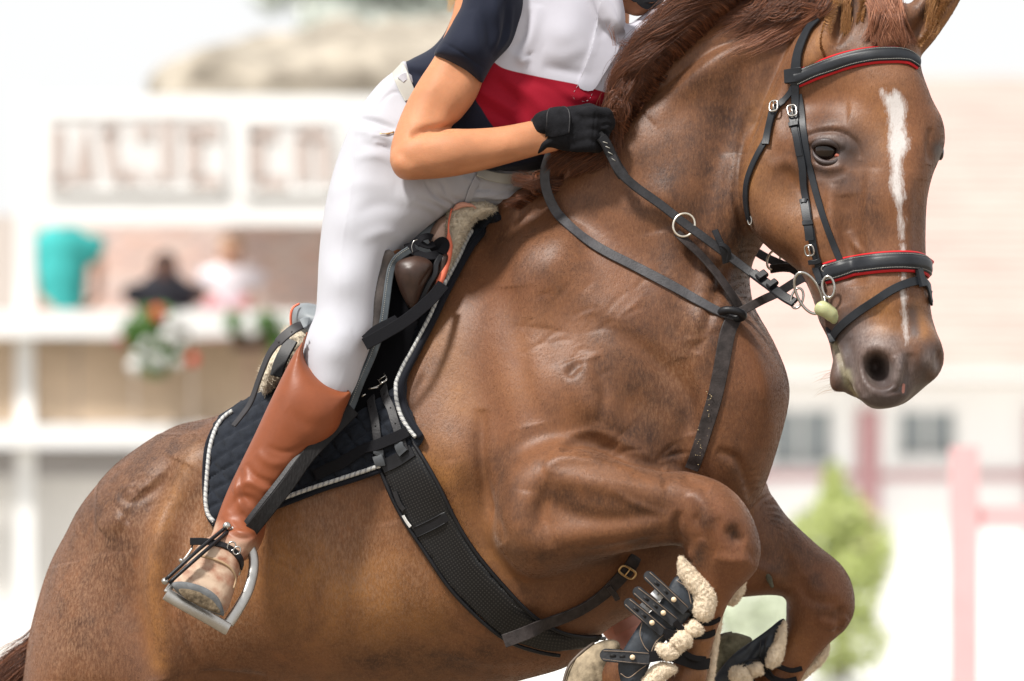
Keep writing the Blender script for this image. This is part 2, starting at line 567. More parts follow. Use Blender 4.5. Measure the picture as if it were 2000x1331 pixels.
def patch(name, surf, poly, m, parent, spacing=8.0, lift=3.0, thick=4.0, n=4, depth=None, relief=None, label=None, iters=4, attrs=None, dense=True, back=True, bulge=None):
    """a cut panel laid over a surface: outline (u, v), triangulated inside, thick and closed. depth(u, v)->mm gives a free panel"""
    q = catmull(poly, n, True) if dense else np.array(poly, float)
    # even boundary
    L = [q[0]]
    for a, b in zip(q, np.roll(q, -1, 0)):
        k = max(1, int(np.hypot(*(b - a)) / spacing))
        for j in range(1, k + 1): L.append(a + (b - a) * j / k)
    bd = np.array(L[:-1])
    keep = [0]
    for i in range(1, len(bd)):
        if np.hypot(*(bd[i] - bd[keep[-1]])) > spacing * 0.35: keep.append(i)
    bd = bd[keep]
    us = np.arange(bd[:, 0].min(), bd[:, 0].max(), spacing); vs = np.arange(bd[:, 1].min(), bd[:, 1].max(), spacing * 0.87)
    U, W = np.meshgrid(us, vs, indexing='ij'); U = U + (np.arange(len(vs)) % 2)[None, :] * spacing / 2
    D = poly_sd(bd, U, W)
    ins = np.stack([U[D > spacing * 0.55], W[D > spacing * 0.55]], 1)
    pts = [Vector(p) for p in np.vstack([bd, ins])]
    nb = len(bd)
    res = delaunay_2d_cdt(pts, [(i, (i + 1) % nb) for i in range(nb)], [list(range(nb))], 1, 1e-5)
    vv, ff = np.array([tuple(p) for p in res[0]]), np.array([f for f in res[2] if len(f) == 3], int)
    pos = np.zeros((len(vv), 3)); bad = []
    for i, (u, v) in enumerate(vv):
        if depth is not None:
            pos[i] = P(u, v, depth(u, v))
        else:
            loc, nn = surf.hit(u, v)
            if loc is None: bad.append(i); loc, nn = surf.hit_edge(u, v)
            pos[i] = loc
    # smooth depth only
    dd = -pos[:, 1] * 1000.0
    a = np.concatenate([ff[:, 0], ff[:, 1], ff[:, 2]]); b = np.concatenate([ff[:, 1], ff[:, 2], ff[:, 0]])
    deg = np.maximum(np.bincount(a, minlength=len(vv)) + np.bincount(b, minlength=len(vv)), 1)
    d0 = dd.copy()
    for _ in range(iters):
        s_ = (np.bincount(a, dd[b], len(vv)) + np.bincount(b, dd[a], len(vv))) / deg
        dd = 0.4 * dd + 0.6 * s_
        if depth is None: dd = np.maximum(dd, d0 - lift * 0.5)
    pos = np.array([P(u, v, d_) for (u, v), d_ in zip(vv, dd)])
    fn = np.cross(pos[ff[:, 1]] - pos[ff[:, 0]], pos[ff[:, 2]] - pos[ff[:, 0]])
    flip = fn[:, 1] > 0
    ff[flip] = ff[flip][:, ::-1]
    N = vnormals(pos, ff)
    sd = poly_sd(bd, vv[:, 0], vv[:, 1])
    h = np.full(len(vv), float(thick))
    if bulge: h = h + bulge * (1 - np.exp(-np.maximum(sd, 0) / (bulge * 1.5)))
    edge = np.clip(sd / max(thick * 0.7, 0.5), 0, 1)
    h = h * (0.62 + 0.38 * np.sqrt(1 - (1 - edge) ** 2))
    if relief is not None: h = h + relief(vv[:, 0], vv[:, 1], sd)
    base = pos + N * lift / 1000
    top = base + N * h[:, None] / 1000
    nv = len(vv)
    Fc = [tuple(int(x) for x in f) for f in ff]
    Fc += [(int(f[0]) + nv, int(f[2]) + nv, int(f[1]) + nv) for f in ff]
    # rim from boundary edges
    from collections import Counter
    dirs = {}
    for f in ff:
        for i in range(3):
            e = (int(f[i]), int(f[(i + 1) % 3]))
            dirs[e] = 1
    for (i, j) in list(dirs):
        if (j, i) not in dirs:
            Fc.append((j, i, i + nv, j + nv))
    V = np.vstack([top, base])
    at = None
    if attrs: at = {k_: np.tile(fn_(vv[:, 0], vv[:, 1], sd), 2) for k_, fn_ in attrs.items()}
    o = mesh_obj(name, V, Fc, m, parent, smooth=True, label=label, attrs=at)
    autosmooth(o, 55)
    return o

def box_mesh(c, s, rotz=0.0):
    V = []
    for dx in (-1, 1):
        for dy in (-1, 1):
            for dz in (-1, 1):
                x, y, z = dx * s[0] / 2, dy * s[1] / 2, dz * s[2] / 2
                V.append((c[0] + x * math.cos(rotz) - y * math.sin(rotz), c[1] + x * math.sin(rotz) + y * math.cos(rotz), c[2] + z))
    F = [(0, 1, 3, 2), (4, 6, 7, 5), (0, 4, 5, 1), (2, 3, 7, 6), (0, 2, 6, 4), (1, 5, 7, 3)]
    return V, F

def join(parts):
    V, F = [], []
    for v, f in parts:
        o = len(V); V += [tuple(x) for x in v]; F += [tuple(i + o for i in q) for q in f]
    return V, F

def hair(name, strands, radii, m, parent, label=None, tip=0.15, kind=None):
    """strands: list of (k,3) arrays in world metres"""
    hc = bpy.data.hair_curves.new(name)
    hc.add_curves([len(s_) for s_ in strands])
    pos = np.concatenate(strands).astype(np.float32)
    hc.attributes['position'].data.foreach_set('vector', pos.ravel())
    ra = hc.attributes.new('radius', 'FLOAT', 'POINT') if 'radius' not in hc.attributes else hc.attributes['radius']
    R = np.concatenate([r * (1 - (1 - tip) * np.linspace(0, 1, len(s_)) ** 1.6) for s_, r in zip(strands, radii)]).astype(np.float32)
    ra.data.foreach_set('value', R)
    hc.materials.append(m)
    o = bpy.data.objects.new(name, hc)
    link(o, parent)
    if label: o['label'] = label
    if kind: o['kind'] = kind
    return o
# ================================================================== the place behind: ground, stand, stable, trees; overexposure put into its pale colours
def BP(u, v, dist): return P(u, v, (CAM_D - dist) * 1000.0)
def bbox(name, u0, v0, u1, v1, dist, deep, m, parent=None, **k):
    """a block whose front face spans the given rectangle at a distance, with real depth behind it"""
    a, b = BP(u0, v1, dist), BP(u1, v0, dist)
    V, F = box_mesh(((a.x + b.x) / 2, a.y + deep / 2, (a.z + b.z) / 2), (abs(b.x - a.x), deep, abs(b.z - a.z)))
    return mesh_obj(name, V, F, m, parent, smooth=False, **k)
pale_sand = mat('pale_gravel', (0.74, 0.73, 0.70), rough=0.95, noise_scale=0.8, noise_amt=0.06)
dark_ground_m = mat('unseen_dark_sand', (0.20, 0.165, 0.12), rough=0.95, noise_scale=2.5, noise_amt=0.2, bump=0.6, bump_scale=12)
turf_m = mat('turf', (0.10, 0.15, 0.05), rough=0.95, noise_scale=3.0, noise_amt=0.3)
mesh_obj('ground', [(-900, -80, 0), (900, -80, 0), (900, 1500, 0), (-900, 1500, 0)], [(0, 1, 2, 3)], pale_sand, smooth=False)['kind'] = 'structure'
mesh_obj('bounce_cut_ground', [(-40, -40, 0.004), (40, -40, 0.004), (40, 27, 0.004), (-40, 27, 0.004)], [(0, 1, 2, 3)], dark_ground_m, smooth=False)['kind'] = 'structure'  # unseen darker ground, added to cut light bounced up under the horse

white_p = mat('white_paint', (0.84, 0.84, 0.83), rough=0.6, noise_scale=2, noise_amt=0.04)
cream_p = mat('cream_plaster', (0.78, 0.76, 0.73), rough=0.85, noise_scale=1.5, noise_amt=0.06)
tan_p = mat('tan_boarding', (0.56, 0.43, 0.31), rough=0.8, noise_scale=3, noise_amt=0.15)
brick_m = [mat('pale_brick', c, rough=0.9, noise_scale=10, noise_amt=0.12) for c in ((0.74, 0.54, 0.47), (0.78, 0.62, 0.56), (0.70, 0.54, 0.50), (0.82, 0.58, 0.50))]
mortar = mat('mortar', (0.56, 0.50, 0.46), rough=0.95)
thatch = mat('weathered_thatch', (0.34, 0.30, 0.245), rough=0.95, noise_scale=5, noise_amt=0.5, bump=0.8, bump_scale=30)
letter_m = mat('pale_brown_lettering', (0.56, 0.47, 0.43), rough=0.8)
shade_in = mat('dark_interior', (0.16, 0.14, 0.13), rough=0.9)

stand = thing('spectator_stand', 'white timber spectator stand with a balcony, brick back wall and lettered fascia board', 'spectator stand', tuple(BP(350, 1380, 40)))
for (u0, u1) in ((30, 66), (905, 940)): bbox('post', u0, 175, u1, 1380, 40.2, 0.16, white_p, stand)
bbox('post', -560, 175, -524, 1380, 40.2, 0.16, white_p, stand)
bbox('rail', -560, 606, 940, 658, 40.0, 0.18, white_p, stand)
bbox('floor_beam', -560, 830, 940, 872, 40.0, 0.2, white_p, stand)
bbox('balcony_floor', -560, 838, 940, 850, 40.25, 2.6, cream_p, stand)
for i in range(13): bbox('board', -520 + i * 112, 662, -520 + i * 112 + 109, 826, 40.25 + 0.012 * (i % 2), 0.03, tan_p, stand)
bbox('lower_wall', -560, 932, 940, 1380, 40.5, 0.2, cream_p, stand)
bbox('painted_shade_band', -560, 876, 940, 932, 40.9, 0.1, mat('shade_grey', (0.62, 0.59, 0.58), rough=0.9), stand)  # grey strip stands in for the shade under the balcony
bw = bbox('brick_wall', -560, 420, 940, 872, 42.75, 0.2, mortar, stand)
ref = None
rnd = random.Random(3)
bproto = [None] * 4
for r_ in range(15):
    for c_ in range(22):
        u0 = 60 + c_ * 38 + (19 if r_ % 2 else 0); v0 = 436 + r_ * 12.5
        k = rnd.randrange(4)
        p0, p1 = BP(u0, v0 + 10.6, 42.7), BP(u0 + 35.5, v0, 42.7)
        cx, cz = (p0.x + p1.x) / 2, (p0.z + p1.z) / 2
        if bproto[k] is None:
            V, F = box_mesh((0, 0, 0), (p1.x - p0.x, 0.05, p1.z - p0.z))
            o = mesh_obj('brick', V, F, brick_m[k], bw, smooth=False); bproto[k] = o
        else:
            o = bproto[k].copy(); link(o, bw)
        o.location = (cx, p0.y + 0.02 + rnd.uniform(-.004, .004), cz)
# fascia board with two sunk lettered panels
fb0 = bbox('fascia_board', 66, 186, 905, 440, 39.9, 0.10, white_p, stand)
pan = mat('panel_paint', (0.76, 0.75, 0.74), rough=0.7)
for (u0, u1, v0, v1) in ((98, 436, 228, 370), (482, 650, 238, 374), (690, 870, 238, 374)):
    fr = bbox('panel', u0, v0, u1, v1, 39.88, 0.015, pan, fb0)
for (u0, v0, u1, v1) in ((96, 222, 440, 229), (96, 369, 440, 376), (92, 222, 99, 376), (435, 222, 442, 376), (478, 232, 654, 239), (478, 373, 654, 380), (476, 232, 483, 380), (649, 232, 656, 380)):
    bbox('panel_frame', u0, v0, u1, v1, 39.86, 0.03, white_p, fb0)
strokes = [[(112, 250), (112, 355)], [(106, 355), (138, 355)], [(150, 355), (168, 250), (176, 355)], [(200, 255), (232, 255)], [(206, 255), (228, 355)], [(232, 355), (262, 335), (268, 358)], [(265, 258), (300, 258)], [(300, 355), (300, 338)], [(326, 232), (330, 355)],
           [(356, 258), (428, 258)], [(378, 262), (378, 355)], [(376, 355), (432, 355)], [(488, 260), (540, 260)], [(500, 262), (504, 355)], [(502, 357), (560, 357)], [(582, 262), (636, 262)], [(588, 265), (592, 355)], [(632, 268), (636, 358)]]
for st_ in strokes:
    A = np.array([BP(u, v, 39.865) for u, v in st_])
    w_ = 0.075 if st_[0][0] < 340 else 0.085
    mesh_obj('letter', *strap_mesh(A, np.tile([0, -1, 0.0], (len(A), 1)), w_ * 1000, 8, 1), letter_m, fb0, smooth=False)
# thatched roof edge above the board
G = Solid((BP(180, 0, 42).x, BP(0, 0, 39.5).y, BP(0, 185, 40).z - 0.1), (BP(1240, 0, 44).x, BP(0, 0, 43.5).y, BP(0, 20, 43).z + 0.3), 0.05)
for i in range(32):
    u = 360 + i * 26
    tp = 184 - 105 * min(1.0, max(0.0, (u - 340) / 330.0)) ** 0.8 - rnd.uniform(0, 8)
    G.chain([(u, 178, -28200, 110), (u + rnd.uniform(-6, 6), (tp + 185) / 2 + 10, -29200, 150), (u, tp + 22, -30600, 90)], 0.2)
V, Q = G.mesh(smooth=2)
V = V + vnormals(V, Q) * (np.array([noise.noise((x * 2.5, y * 2.5, z * 6)) for x, y, z in V.tolist()]) * 0.12)[:, None]
mesh_obj('thatch_roof', V, Q, thatch, stand)

# spectators
def spectator(label, dist, head, shoulder, hip, hw, sk, top_m, low_m, hair_m, arms, legs=True):
    t_ = thing('person', label, 'person', tuple(BP(hip[0], 850, dist)), 'spectators on the balcony')
    d = (CAM_D - dist) * 1000
    ex = [head, shoulder, hip] + [a for ar in arms for a in ar]
    us = [e[0] for e in ex]
    lo = BP(min(us) - 60, 870, dist + .5); hi = BP(max(us) + 60, head[1] - 50, dist + .5)
    G = Solid((lo.x, -d / 1000 - 0.35, lo.z), (hi.x, -d / 1000 + 0.35, hi.z), 0.014)
    G.chain([(shoulder[0], shoulder[1] + 14, d, hw * .62), (hip[0], (hip[1] + shoulder[1]) / 2, d, hw * .6), (hip[0], hip[1], d, hw * .62)], 0.05, flat=0.7)
    G.chain([(head[0], head[1] + 22, d + 10, 55), (shoulder[0], shoulder[1] + 4, d, 60)], 0.05)
    G.ball(head[0], head[1], d + 10, 78, 92, 108, 0.03)
    G.ball(head[0] + 3, head[1] + 6, d + 106, 12, 16, 18, 0.02)
    for ar in arms: G.chain([(a[0], a[1], d + a[2], r) for a, r in zip(ar, (50, 38, 30, 34))], 0.03)
    for sx in (-1, 1): G.chain([(hip[0] + sx * 26, hip[1], d, 85), (hip[0] + sx * 28, (hip[1] + 850) / 2, d, 62), (hip[0] + sx * 30, 842, d, 45)], 0.04)
    V, Q = G.mesh(smooth=3); mesh_obj('body', V, Q, sk, t_)
    G = Solid((lo.x, -d / 1000 - 0.35, lo.z), (hi.x, -d / 1000 + 0.35, hi.z), 0.014)
    G.chain([(shoulder[0], shoulder[1] + 16, d, hw * .74), (hip[0], (hip[1] + shoulder[1]) / 2, d, hw * .70), (hip[0], hip[1], d, hw * .72)], 0.05, flat=0.75)
    G.chain([(shoulder[0] - hw * .28, shoulder[1] + 12, d, 66), (shoulder[0] + hw * .28, shoulder[1] + 12, d, 66)], 0.05)
    for ar in arms: 
        a, b = ar[0], ar[1]; m_ = tuple(a[i] + (b[i] - a[i]) * .55 for i in range(3))
        G.chain([(a[0], a[1], d + a[2], 68), (m_[0], m_[1], d + m_[2], 60)], 0.03)
    V, Q = G.mesh(smooth=3); mesh_obj('shirt', V, Q, top_m, t_)
    G = Solid((lo.x, -d / 1000 - 0.35, lo.z), (hi.x, -d / 1000 + 0.35, hi.z), 0.014)
    for sx in (-1, 1): G.chain([(hip[0] + sx * 22, hip[1] + 4, d, 105), (hip[0] + sx * 28, (hip[1] + 850) / 2, d, 78), (hip[0] + sx * 30, 836, d, 60)], 0.04)
    V, Q = G.mesh(smooth=3); mesh_obj('trousers', V, Q, low_m, t_)
    G = Solid((lo.x, -d / 1000 - 0.35, lo.z), (hi.x, -d / 1000 + 0.35, hi.z), 0.014)
    G.ball(head[0], head[1] - 9, d - 12, 88, 96, 98, 0.02); G.ball(head[0], head[1] + 16, d + 120, 70, 80, 80, 0.02, sub=True)
    V, Q = G.mesh(smooth=2); mesh_obj('hair', V, Q, hair_m, t_)
    return t_
sk_m = mat('spectator_skin', (0.48, 0.27, 0.19), rough=0.6); sk_d = mat('dark_skin', (0.12, 0.06, 0.045), rough=0.6)
hair_d = mat('dark_hair', (0.03, 0.02, 0.018)); hair_b = mat('brown_hair', (0.28, 0.15, 0.09))
jeans = mat('grey_trousers', (0.2, 0.2, 0.22), rough=0.9)
spectator('person in a turquoise polo shirt standing at the balcony rail beside the white post', 40.9, (124, 425), (124, 466), (120, 610), 225, sk_m, mat('turquoise_cotton', (0.055, 0.44, 0.43), rough=0.8), jeans, hair_b,
          (((84, 482, 0), (62, 522, 20), (70, 580, 80), (100, 606, 120)), ((164, 482, 0), (194, 518, 30), (190, 580, 90), (165, 606, 130))))
spectator('person in a black shirt sitting low behind the flower box with one arm stretched out', 41.1, (322, 528), (322, 562), (322, 660), 230, sk_d, mat('black_cotton', (0.02, 0.02, 0.028), rough=0.8), jeans, hair_d,
          (((292, 578, 0), (275, 610, 20), (290, 640, 60), (300, 650, 90)), ((352, 574, 0), (388, 580, 40), (410, 590, 60), (424, 596, 70))))
spectator('person in a white top and pink trousers standing beside the person in black', 41.0, (452, 496), (452, 530), (448, 596), 170, sk_m, mat('white_cotton', (0.82, 0.76, 0.82), rough=0.8), mat('pink_cotton', (0.62, 0.30, 0.36), rough=0.8), mat('fair_hair', (0.45, 0.28, 0.17)),
          (((428, 540, 0), (414, 575, 20), (424, 600, 60), (430, 606, 80)), ((476, 540, 0), (488, 575, 20), (480, 600, 60), (470, 606, 80))))

# window boxes with geraniums
def leaf_cloud(name, blobs, n, size, mats, parent, seed=1, kind='stuff', squash=1.0):
    rn = np.random.RandomState(seed)
    per = n // len(blobs); Vs = [[] for _ in mats]; 
    for (c, r) in blobs:
        c = np.array(c)
        k = max(8, int(n * (r[0] * r[1] * r[2]) ** (1 / 3) / sum((b[1][0] * b[1][1] * b[1][2]) ** (1 / 3) for b in blobs)))
        d = rn.normal(size=(k, 3)); d /= np.linalg.norm(d, axis=1, keepdims=True)
        rad = rn.uniform(0.35, 1.0, k) ** 0.6
        ctr = c + d * rad[:, None] * np.array(r)
        nn = d + rn.normal(0, 0.6, (k, 3)); nn /= np.linalg.norm(nn, axis=1, keepdims=True)
        a = np.cross(nn, rn.normal(size=(k, 3))); a /= np.linalg.norm(a, axis=1, keepdims=True); b = np.cross(nn, a)
        s_ = size * rn.uniform(0.6, 1.3, k)[:, None]
        q = np.stack([ctr - a * s_, ctr - b * s_ * .5, ctr + a * s_, ctr + b * s_ * .5], 1)
        mi = rn.randint(0, len(mats), k)
        for m_ in range(len(mats)): Vs[m_].append(q[mi == m_])
    for m_, mt in enumerate(mats):
        q = np.concatenate(Vs[m_]).reshape(-1, 3)
        mesh_obj(name, q, np.arange(len(q)).reshape(-1, 4), mt, parent, smooth=False, kind=kind)
g_mats = [mat('geranium_leaf', c, rough=0.7) for c in ((0.10, 0.22, 0.05), (0.16, 0.30, 0.08), (0.06, 0.15, 0.04))]
petal_w = mat('white_petals', (0.78, 0.78, 0.76)); petal_r = mat('red_petals', (0.70, 0.08, 0.05)); petal_p = mat('dull_red_petals', (0.40, 0.10, 0.10))
def blossom(parent, u, v, r, m, dist=39.6):
    G = np.random.RandomState(int(u * 7 + v))
    c = np.array(BP(u, v, dist)); Vv, Ff = [], []
    R_ = r * dist / CAM_D / 1000
    for i in range(34):
        d = G.normal(size=3); d /= np.linalg.norm(d); a = np.cross(d, G.normal(size=3)); a /= np.linalg.norm(a); b = np.cross(d, a); s_ = R_ * 0.42; p0 = c + d * R_ * 0.8
        k = len(Vv); Vv += [p0 - a * s_, p0 - b * s_, p0 + a * s_, p0 + b * s_]; Ff.append((k, k + 1, k + 2, k + 3))
    mesh_obj('blossom', Vv, Ff, m, parent, smooth=False)
def flower_box(label, u0, u1, v0, v1, blobs, fl, n, seed):
    t_ = thing('flower_box', label, 'flower box', tuple(BP((u0 + u1) / 2, v1, 39.7)), 'flower boxes on the balcony rail')
    bbox('planter', u0, v0, u1, v1, 39.75, 0.22, mat('dark_planter', (0.12, 0.075, 0.055), rough=0.8), t_)
    leaf_cloud('foliage', [(tuple(BP(u, v, 39.72)), (r * .0033, 0.10, rv * .0033)) for u, v, r, rv in blobs], n, 0.028, g_mats, t_, seed)
    for u, v, r, m in fl: blossom(t_, u, v, r, m)
flower_box('flower box of trailing green leaves with white and bright red geraniums, below the black shirt', 250, 365, 640, 676, [(300, 625, 50, 34), (285, 665, 46, 40), (330, 680, 40, 44), (300, 715, 34, 24), (262, 650, 26, 26)],
           [(308, 612, 17, petal_r), (376, 702, 14, petal_r), (236, 668, 13, petal_p), (336, 628, 17, petal_w), (328, 656, 18, petal_w), (352, 668, 15, petal_w), (264, 716, 18, petal_w), (306, 704, 17, petal_w), (344, 708, 12, petal_w), (288, 672, 13, petal_w), (268, 690, 10, petal_w)], 1500, 2)
flower_box('flower box with small white blossoms and a dark pot, nearest to the rider\'s boot', 452, 560, 650, 684, [(458, 630, 22, 26), (522, 632, 26, 24), (560, 650, 24, 30), (545, 672, 20, 24)],
           [(478, 634, 13, petal_w), (492, 648, 13, petal_w), (556, 634, 14, petal_w), (572, 648, 15, petal_w)], 700, 5)

# stable block on the right
stable = thing('stable_block', 'long low white stable block with a pale red tiled roof and dark red door posts', 'stable', tuple(BP(1750, 1240, 60)))
rt = mat('pale_red_tiles', (0.60, 0.395, 0.355), rough=0.9, noise_scale=1.2, noise_amt=0.12)
rt2 = mat('washed_out_red_tiles', (0.56, 0.36, 0.32), rough=0.9, noise_scale=1.5, noise_amt=0.15)  # tile tints paled: wash-out put into the colour
a, b = BP(900, 733, 59.3), BP(2700, 150, 67)
rows = 34
pr = None
for r_ in range(rows):
    f0, f1 = r_ / rows, (r_ + 1.15) / rows
    y0, z0 = a.y + (b.y - a.y) * f0, a.z + (b.z - a.z) * f0; y1, z1 = a.y + (b.y - a.y) * f1, a.z + (b.z - a.z) * f1
    V = [(-1.2, y0, z0 + .03), (16.5, y0, z0 + .03), (16.5, y1, z1), (-1.2, y1, z1), (-1.2, y0, z0 - .02), (16.5, y0, z0 - .02), (16.5, y1, z1 - .05), (-1.2, y1, z1 - .05)]
    F = [(0, 1, 2, 3), (4, 7, 6, 5), (0, 4, 5, 1), (1, 5, 6, 2), (2, 6, 7, 3), (3, 7, 4, 0)]
    mesh_obj('tile_row', V, F, (rt, rt, rt2)[r_ % 3], stable, smooth=False)
bbox('fascia', 900, 724, 2700, 742, 59.25, 0.1, mat('grey_fascia', (0.60, 0.59, 0.58), rough=0.8), stable)
bbox('soffit', 900, 742, 2700, 750, 59.3, 0.8, mat('beige_soffit', (0.64, 0.57, 0.50), rough=0.8), stable)
sw_m = mat('stable_white_wall', (0.82, 0.81, 0.80), rough=0.85, noise_scale=0.8, noise_amt=0.05)
red_t = mat('washed_out_maroon_timber', (0.46, 0.26, 0.27), rough=0.75)  # dark red paled, overexposure put into the timber colour
# wall built round real window openings
win = [(1496, 1632, 796, 912), (1748, 1872, 798, 896), (1250, 1370, 803, 905), (2100, 2220, 803, 905)]
xs = sorted([900, 2700] + [e for w in win for e in w[:2]])
for i in range(0, len(xs) - 1):
    inside = any(abs(w[0] - xs[i]) < 1 for w in win)
    if inside:
        w = [w for w in win if abs(w[0] - xs[i]) < 1][0]
        bbox('wall', w[0], 748, w[1], w[2], 60, 0.3, sw_m, stable); bbox('wall', w[0], w[3], w[1], 1245, 60, 0.3, sw_m, stable)
        wf = bbox('window', w[0], w[2], w[1], w[3], 60.22, 0.02, mat('window_glass', (0.30, 0.33, 0.34), rough=0.08, spec=0.8) if 'window_glass' not in bpy.data.materials else bpy.data.materials['window_glass'], stable)
        for (p0, q0, p1, q1) in ((w[0], w[2], w[0] + 10, w[3]), (w[1] - 10, w[2], w[1], w[3]), (w[0] + 10, w[2], w[1] - 10, w[2] + 7), (w[0] + 10, w[3] - 8, w[1] - 10, w[3]), ((w[0] + w[1]) / 2 - 3, w[2] + 7, (w[0] + w[1]) / 2 + 3, w[3] - 8)):
            bbox('frame', p0, q0, p1, q1, 60.12, 0.06, white_p, wf)
    else:
        bbox('wall', xs[i], 748, xs[i + 1], 1245, 60, 0.3, sw_m, stable)
for u0 in (1676, 1430, 2010): bbox('door_post', u0, 800, u0 + 42, 1120, 59.93, 0.08, red_t, stable)
bbox('sill_band', 1200, 922, 2300, 938, 59.95, 0.06, red_t, stable)
for u0 in (1640, 1722): bbox('pilaster', u0, 752, u0 + 22, 920, 59.96, 0.05, white_p, stable)

# jump wing
jump = thing('jump_stand', 'red wooden show-jump stand with a rail, its colour paled as if overexposed, right of the horse', 'jump stand', tuple(BP(1885, 1630, 25)))
jr = mat('washed_out_red_paint', (0.80, 0.50, 0.51), rough=0.7, noise_scale=5, noise_amt=0.06)  # red mixed pale: overexposure put into the paint colour
bbox('post', 1858, 872, 1912, 1610, 25, 0.11, jr, jump)
bbox('cross_rail', 1912, 990, 2420, 1030, 25.02, 0.07, jr, jump)
bbox('post', 2420, 872, 2474, 1610, 25, 0.11, jr, jump)
bbox('foot', 1830, 1610, 1940, 1630, 24.7, 0.7, jr, jump); bbox('foot', 2390, 1610, 2500, 1630, 24.7, 0.7, jr, jump)

# bushes and trees
bush_m = [mat('lime_leaves', c, rough=0.7) for c in ((0.50, 0.56, 0.20), (0.58, 0.64, 0.27), (0.42, 0.49, 0.16))]
bark = mat('bark', (0.12, 0.09, 0.07), rough=0.95)
def trunk(parent, base, top, r0, r1):
    A = catmull([base, (np.array(base) + np.array(top)) / 2 + np.array([r0, 0, 0]), top], 5)
    tube('trunk', A, list(np.linspace(r0, r1, len(A)) * 1000), bark, parent, 8)
b1 = thing('thuja_bush', 'lime green conical bush standing in front of the stable wall', 'bush', tuple(BP(1640, 1330, 45)))
trunk(b1, BP(1640, 1330, 45.3), BP(1635, 960, 45.3), 0.06, 0.01)
leaf_cloud('foliage', [(tuple(BP(u, v, 45.3)), (r * .00375, r * .0033, rv * .00375)) for u, v, r, rv in ((1628, 950, 26, 48), (1640, 1010, 64, 60), (1592, 1060, 62, 75), (1690, 1080, 66, 85), (1640, 1150, 95, 90), (1640, 1250, 110, 80))], 5200, 0.035, bush_m, b1, 8)
b2 = thing('shrub', 'low pale green shrub at the foot of the stable wall, seen between the forelegs', 'bush', tuple(BP(1490, 1300, 50)))
trunk(b2, BP(1490, 1300, 50), BP(1490, 1200, 50), 0.04, 0.01)
leaf_cloud('foliage', [(tuple(BP(u, v, 50)), (r * .0042, r * .004, rv * .0042)) for u, v, r, rv in ((1450, 1200, 60, 50), (1520, 1190, 60, 55), (1480, 1260, 90, 60))], 2200, 0.05, [mat('pale_leaves', c) for c in ((0.56, 0.62, 0.46), (0.64, 0.68, 0.54))], b2, 9)
tree_m = [mat('hazy_leaves', c, rough=0.8) for c in ((0.50, 0.53, 0.48), (0.58, 0.61, 0.56), (0.44, 0.47, 0.42))]  # leaf tints greyed and paled, haze put into the colour
rr_ = random.Random(5)
for i, (u, v, sc, dist, lab) in enumerate(((690, 50, 1.15, 80, 'grey-green tree behind the thatched roof, directly left of the rider\'s sleeve'), (860, 40, 1.1, 84, 'grey-green tree behind the stand, mostly hidden by the rider\'s back'), (1010, 20, 1.2, 86, 'tall grey-green tree behind the stand, hidden by the rider\'s shirt'))):
    t_ = thing('tree', lab, 'tree', tuple(BP(u, 960 + 1.4 / (dist / 12000), dist)), 'trees behind the stand')
    base = BP(u, 960 + CAM_Z / (dist / 12000.0), dist); top = BP(u + 10, v + 60, dist)
    trunk(t_, base, top, 0.25, 0.08)
    bl_ = []
    for k in range(14):
        du, dv = rr_.uniform(-150, 110), rr_.uniform(-130, 40)
        bl_.append((tuple(BP(u + du * sc, v + dv, dist + rr_.uniform(-1, 1))), (rr_.uniform(45, 75) * sc * dist / 12000, 0.6, rr_.uniform(35, 55) * sc * dist / 12000)))
    for k in range(3):
        e = bl_[k * 2][0]; A = catmull([top - Vector((0, 0, 1.5)), (np.array(top) + np.array(e)) / 2, e], 4); tube('limb', A, list(np.linspace(70, 20, len(A))), bark, t_, 6)
    leaf_cloud('crown', bl_, 3200, 0.15, tree_m, t_, 20 + i)
# ================================================================== the horse
H = 0.0042
hs_ = Solid(np.array(P(-40, 1720, -480)) - 0.02, np.array(P(1960, -150, -480)) + np.array([0.02, 0, 0.02]), H)
# widen the depth range
hs_ = Solid((min(P(-60, 0, -480).x, P(-60, 0, 500).x), -0.56, P(0, 1700, 0).z), (P(1940, 0, -400).x, 0.56, P(0, -170, -300).z), H)
G = hs_
# hindquarters, barrel and chest
G.inflate([(1525, 790), (1521, 733), (1490, 682), (1455, 612), (1400, 480), (1250, 380), (1110, 340), (1050, 368), (975, 414), (900, 470), (800, 548), (700, 628), (600, 706), (510, 768),
           (430, 810), (350, 830), (290, 862), (232, 905), (190, 950), (153, 997), (127, 1045), (102, 1095), (80, 1155), (62, 1220), (50, 1290), (46, 1380), (75, 1500),
           (230, 1540), (350, 1450), (420, 1372), (560, 1362), (750, 1368), (900, 1352), (1010, 1331), (1106, 1303), (1154, 1262), (1195, 1225), (1290, 1170), (1400, 1080), (1480, 965), (1508, 880)],
          [(150, 1150, -230, 235), (350, 1000, -190, 280), (600, 1000, -110, 290), (900, 900, -30, 285), (800, 1300, -60, 230), (1200, 650, 10, 235), (1420, 800, 60, 205), (1150, 1150, 20, 230), (1250, 1150, 60, 200), (700, 700, -90, 240), (1000, 450, -20, 130), (1200, 430, 10, 150)],
          R=250, p=2.2, k=0.01, sm=0.3)
# thigh
G.inflate([(95, 1240), (132, 1130), (205, 1050), (290, 1030), (345, 1120), (372, 1240), (388, 1318), (400, 1380), (330, 1480), (200, 1540), (100, 1500), (85, 1380)],
          [(210, 1200, -110, 145), (330, 1330, -60, 130), (150, 1400, -130, 130)], R=120, k=0.05)
# croup
G.inflate([(240, 985), (310, 915), (395, 880), (420, 920), (380, 1000), (290, 1060), (230, 1050)], [(310, 970, -125, 130)], R=100, k=0.08)
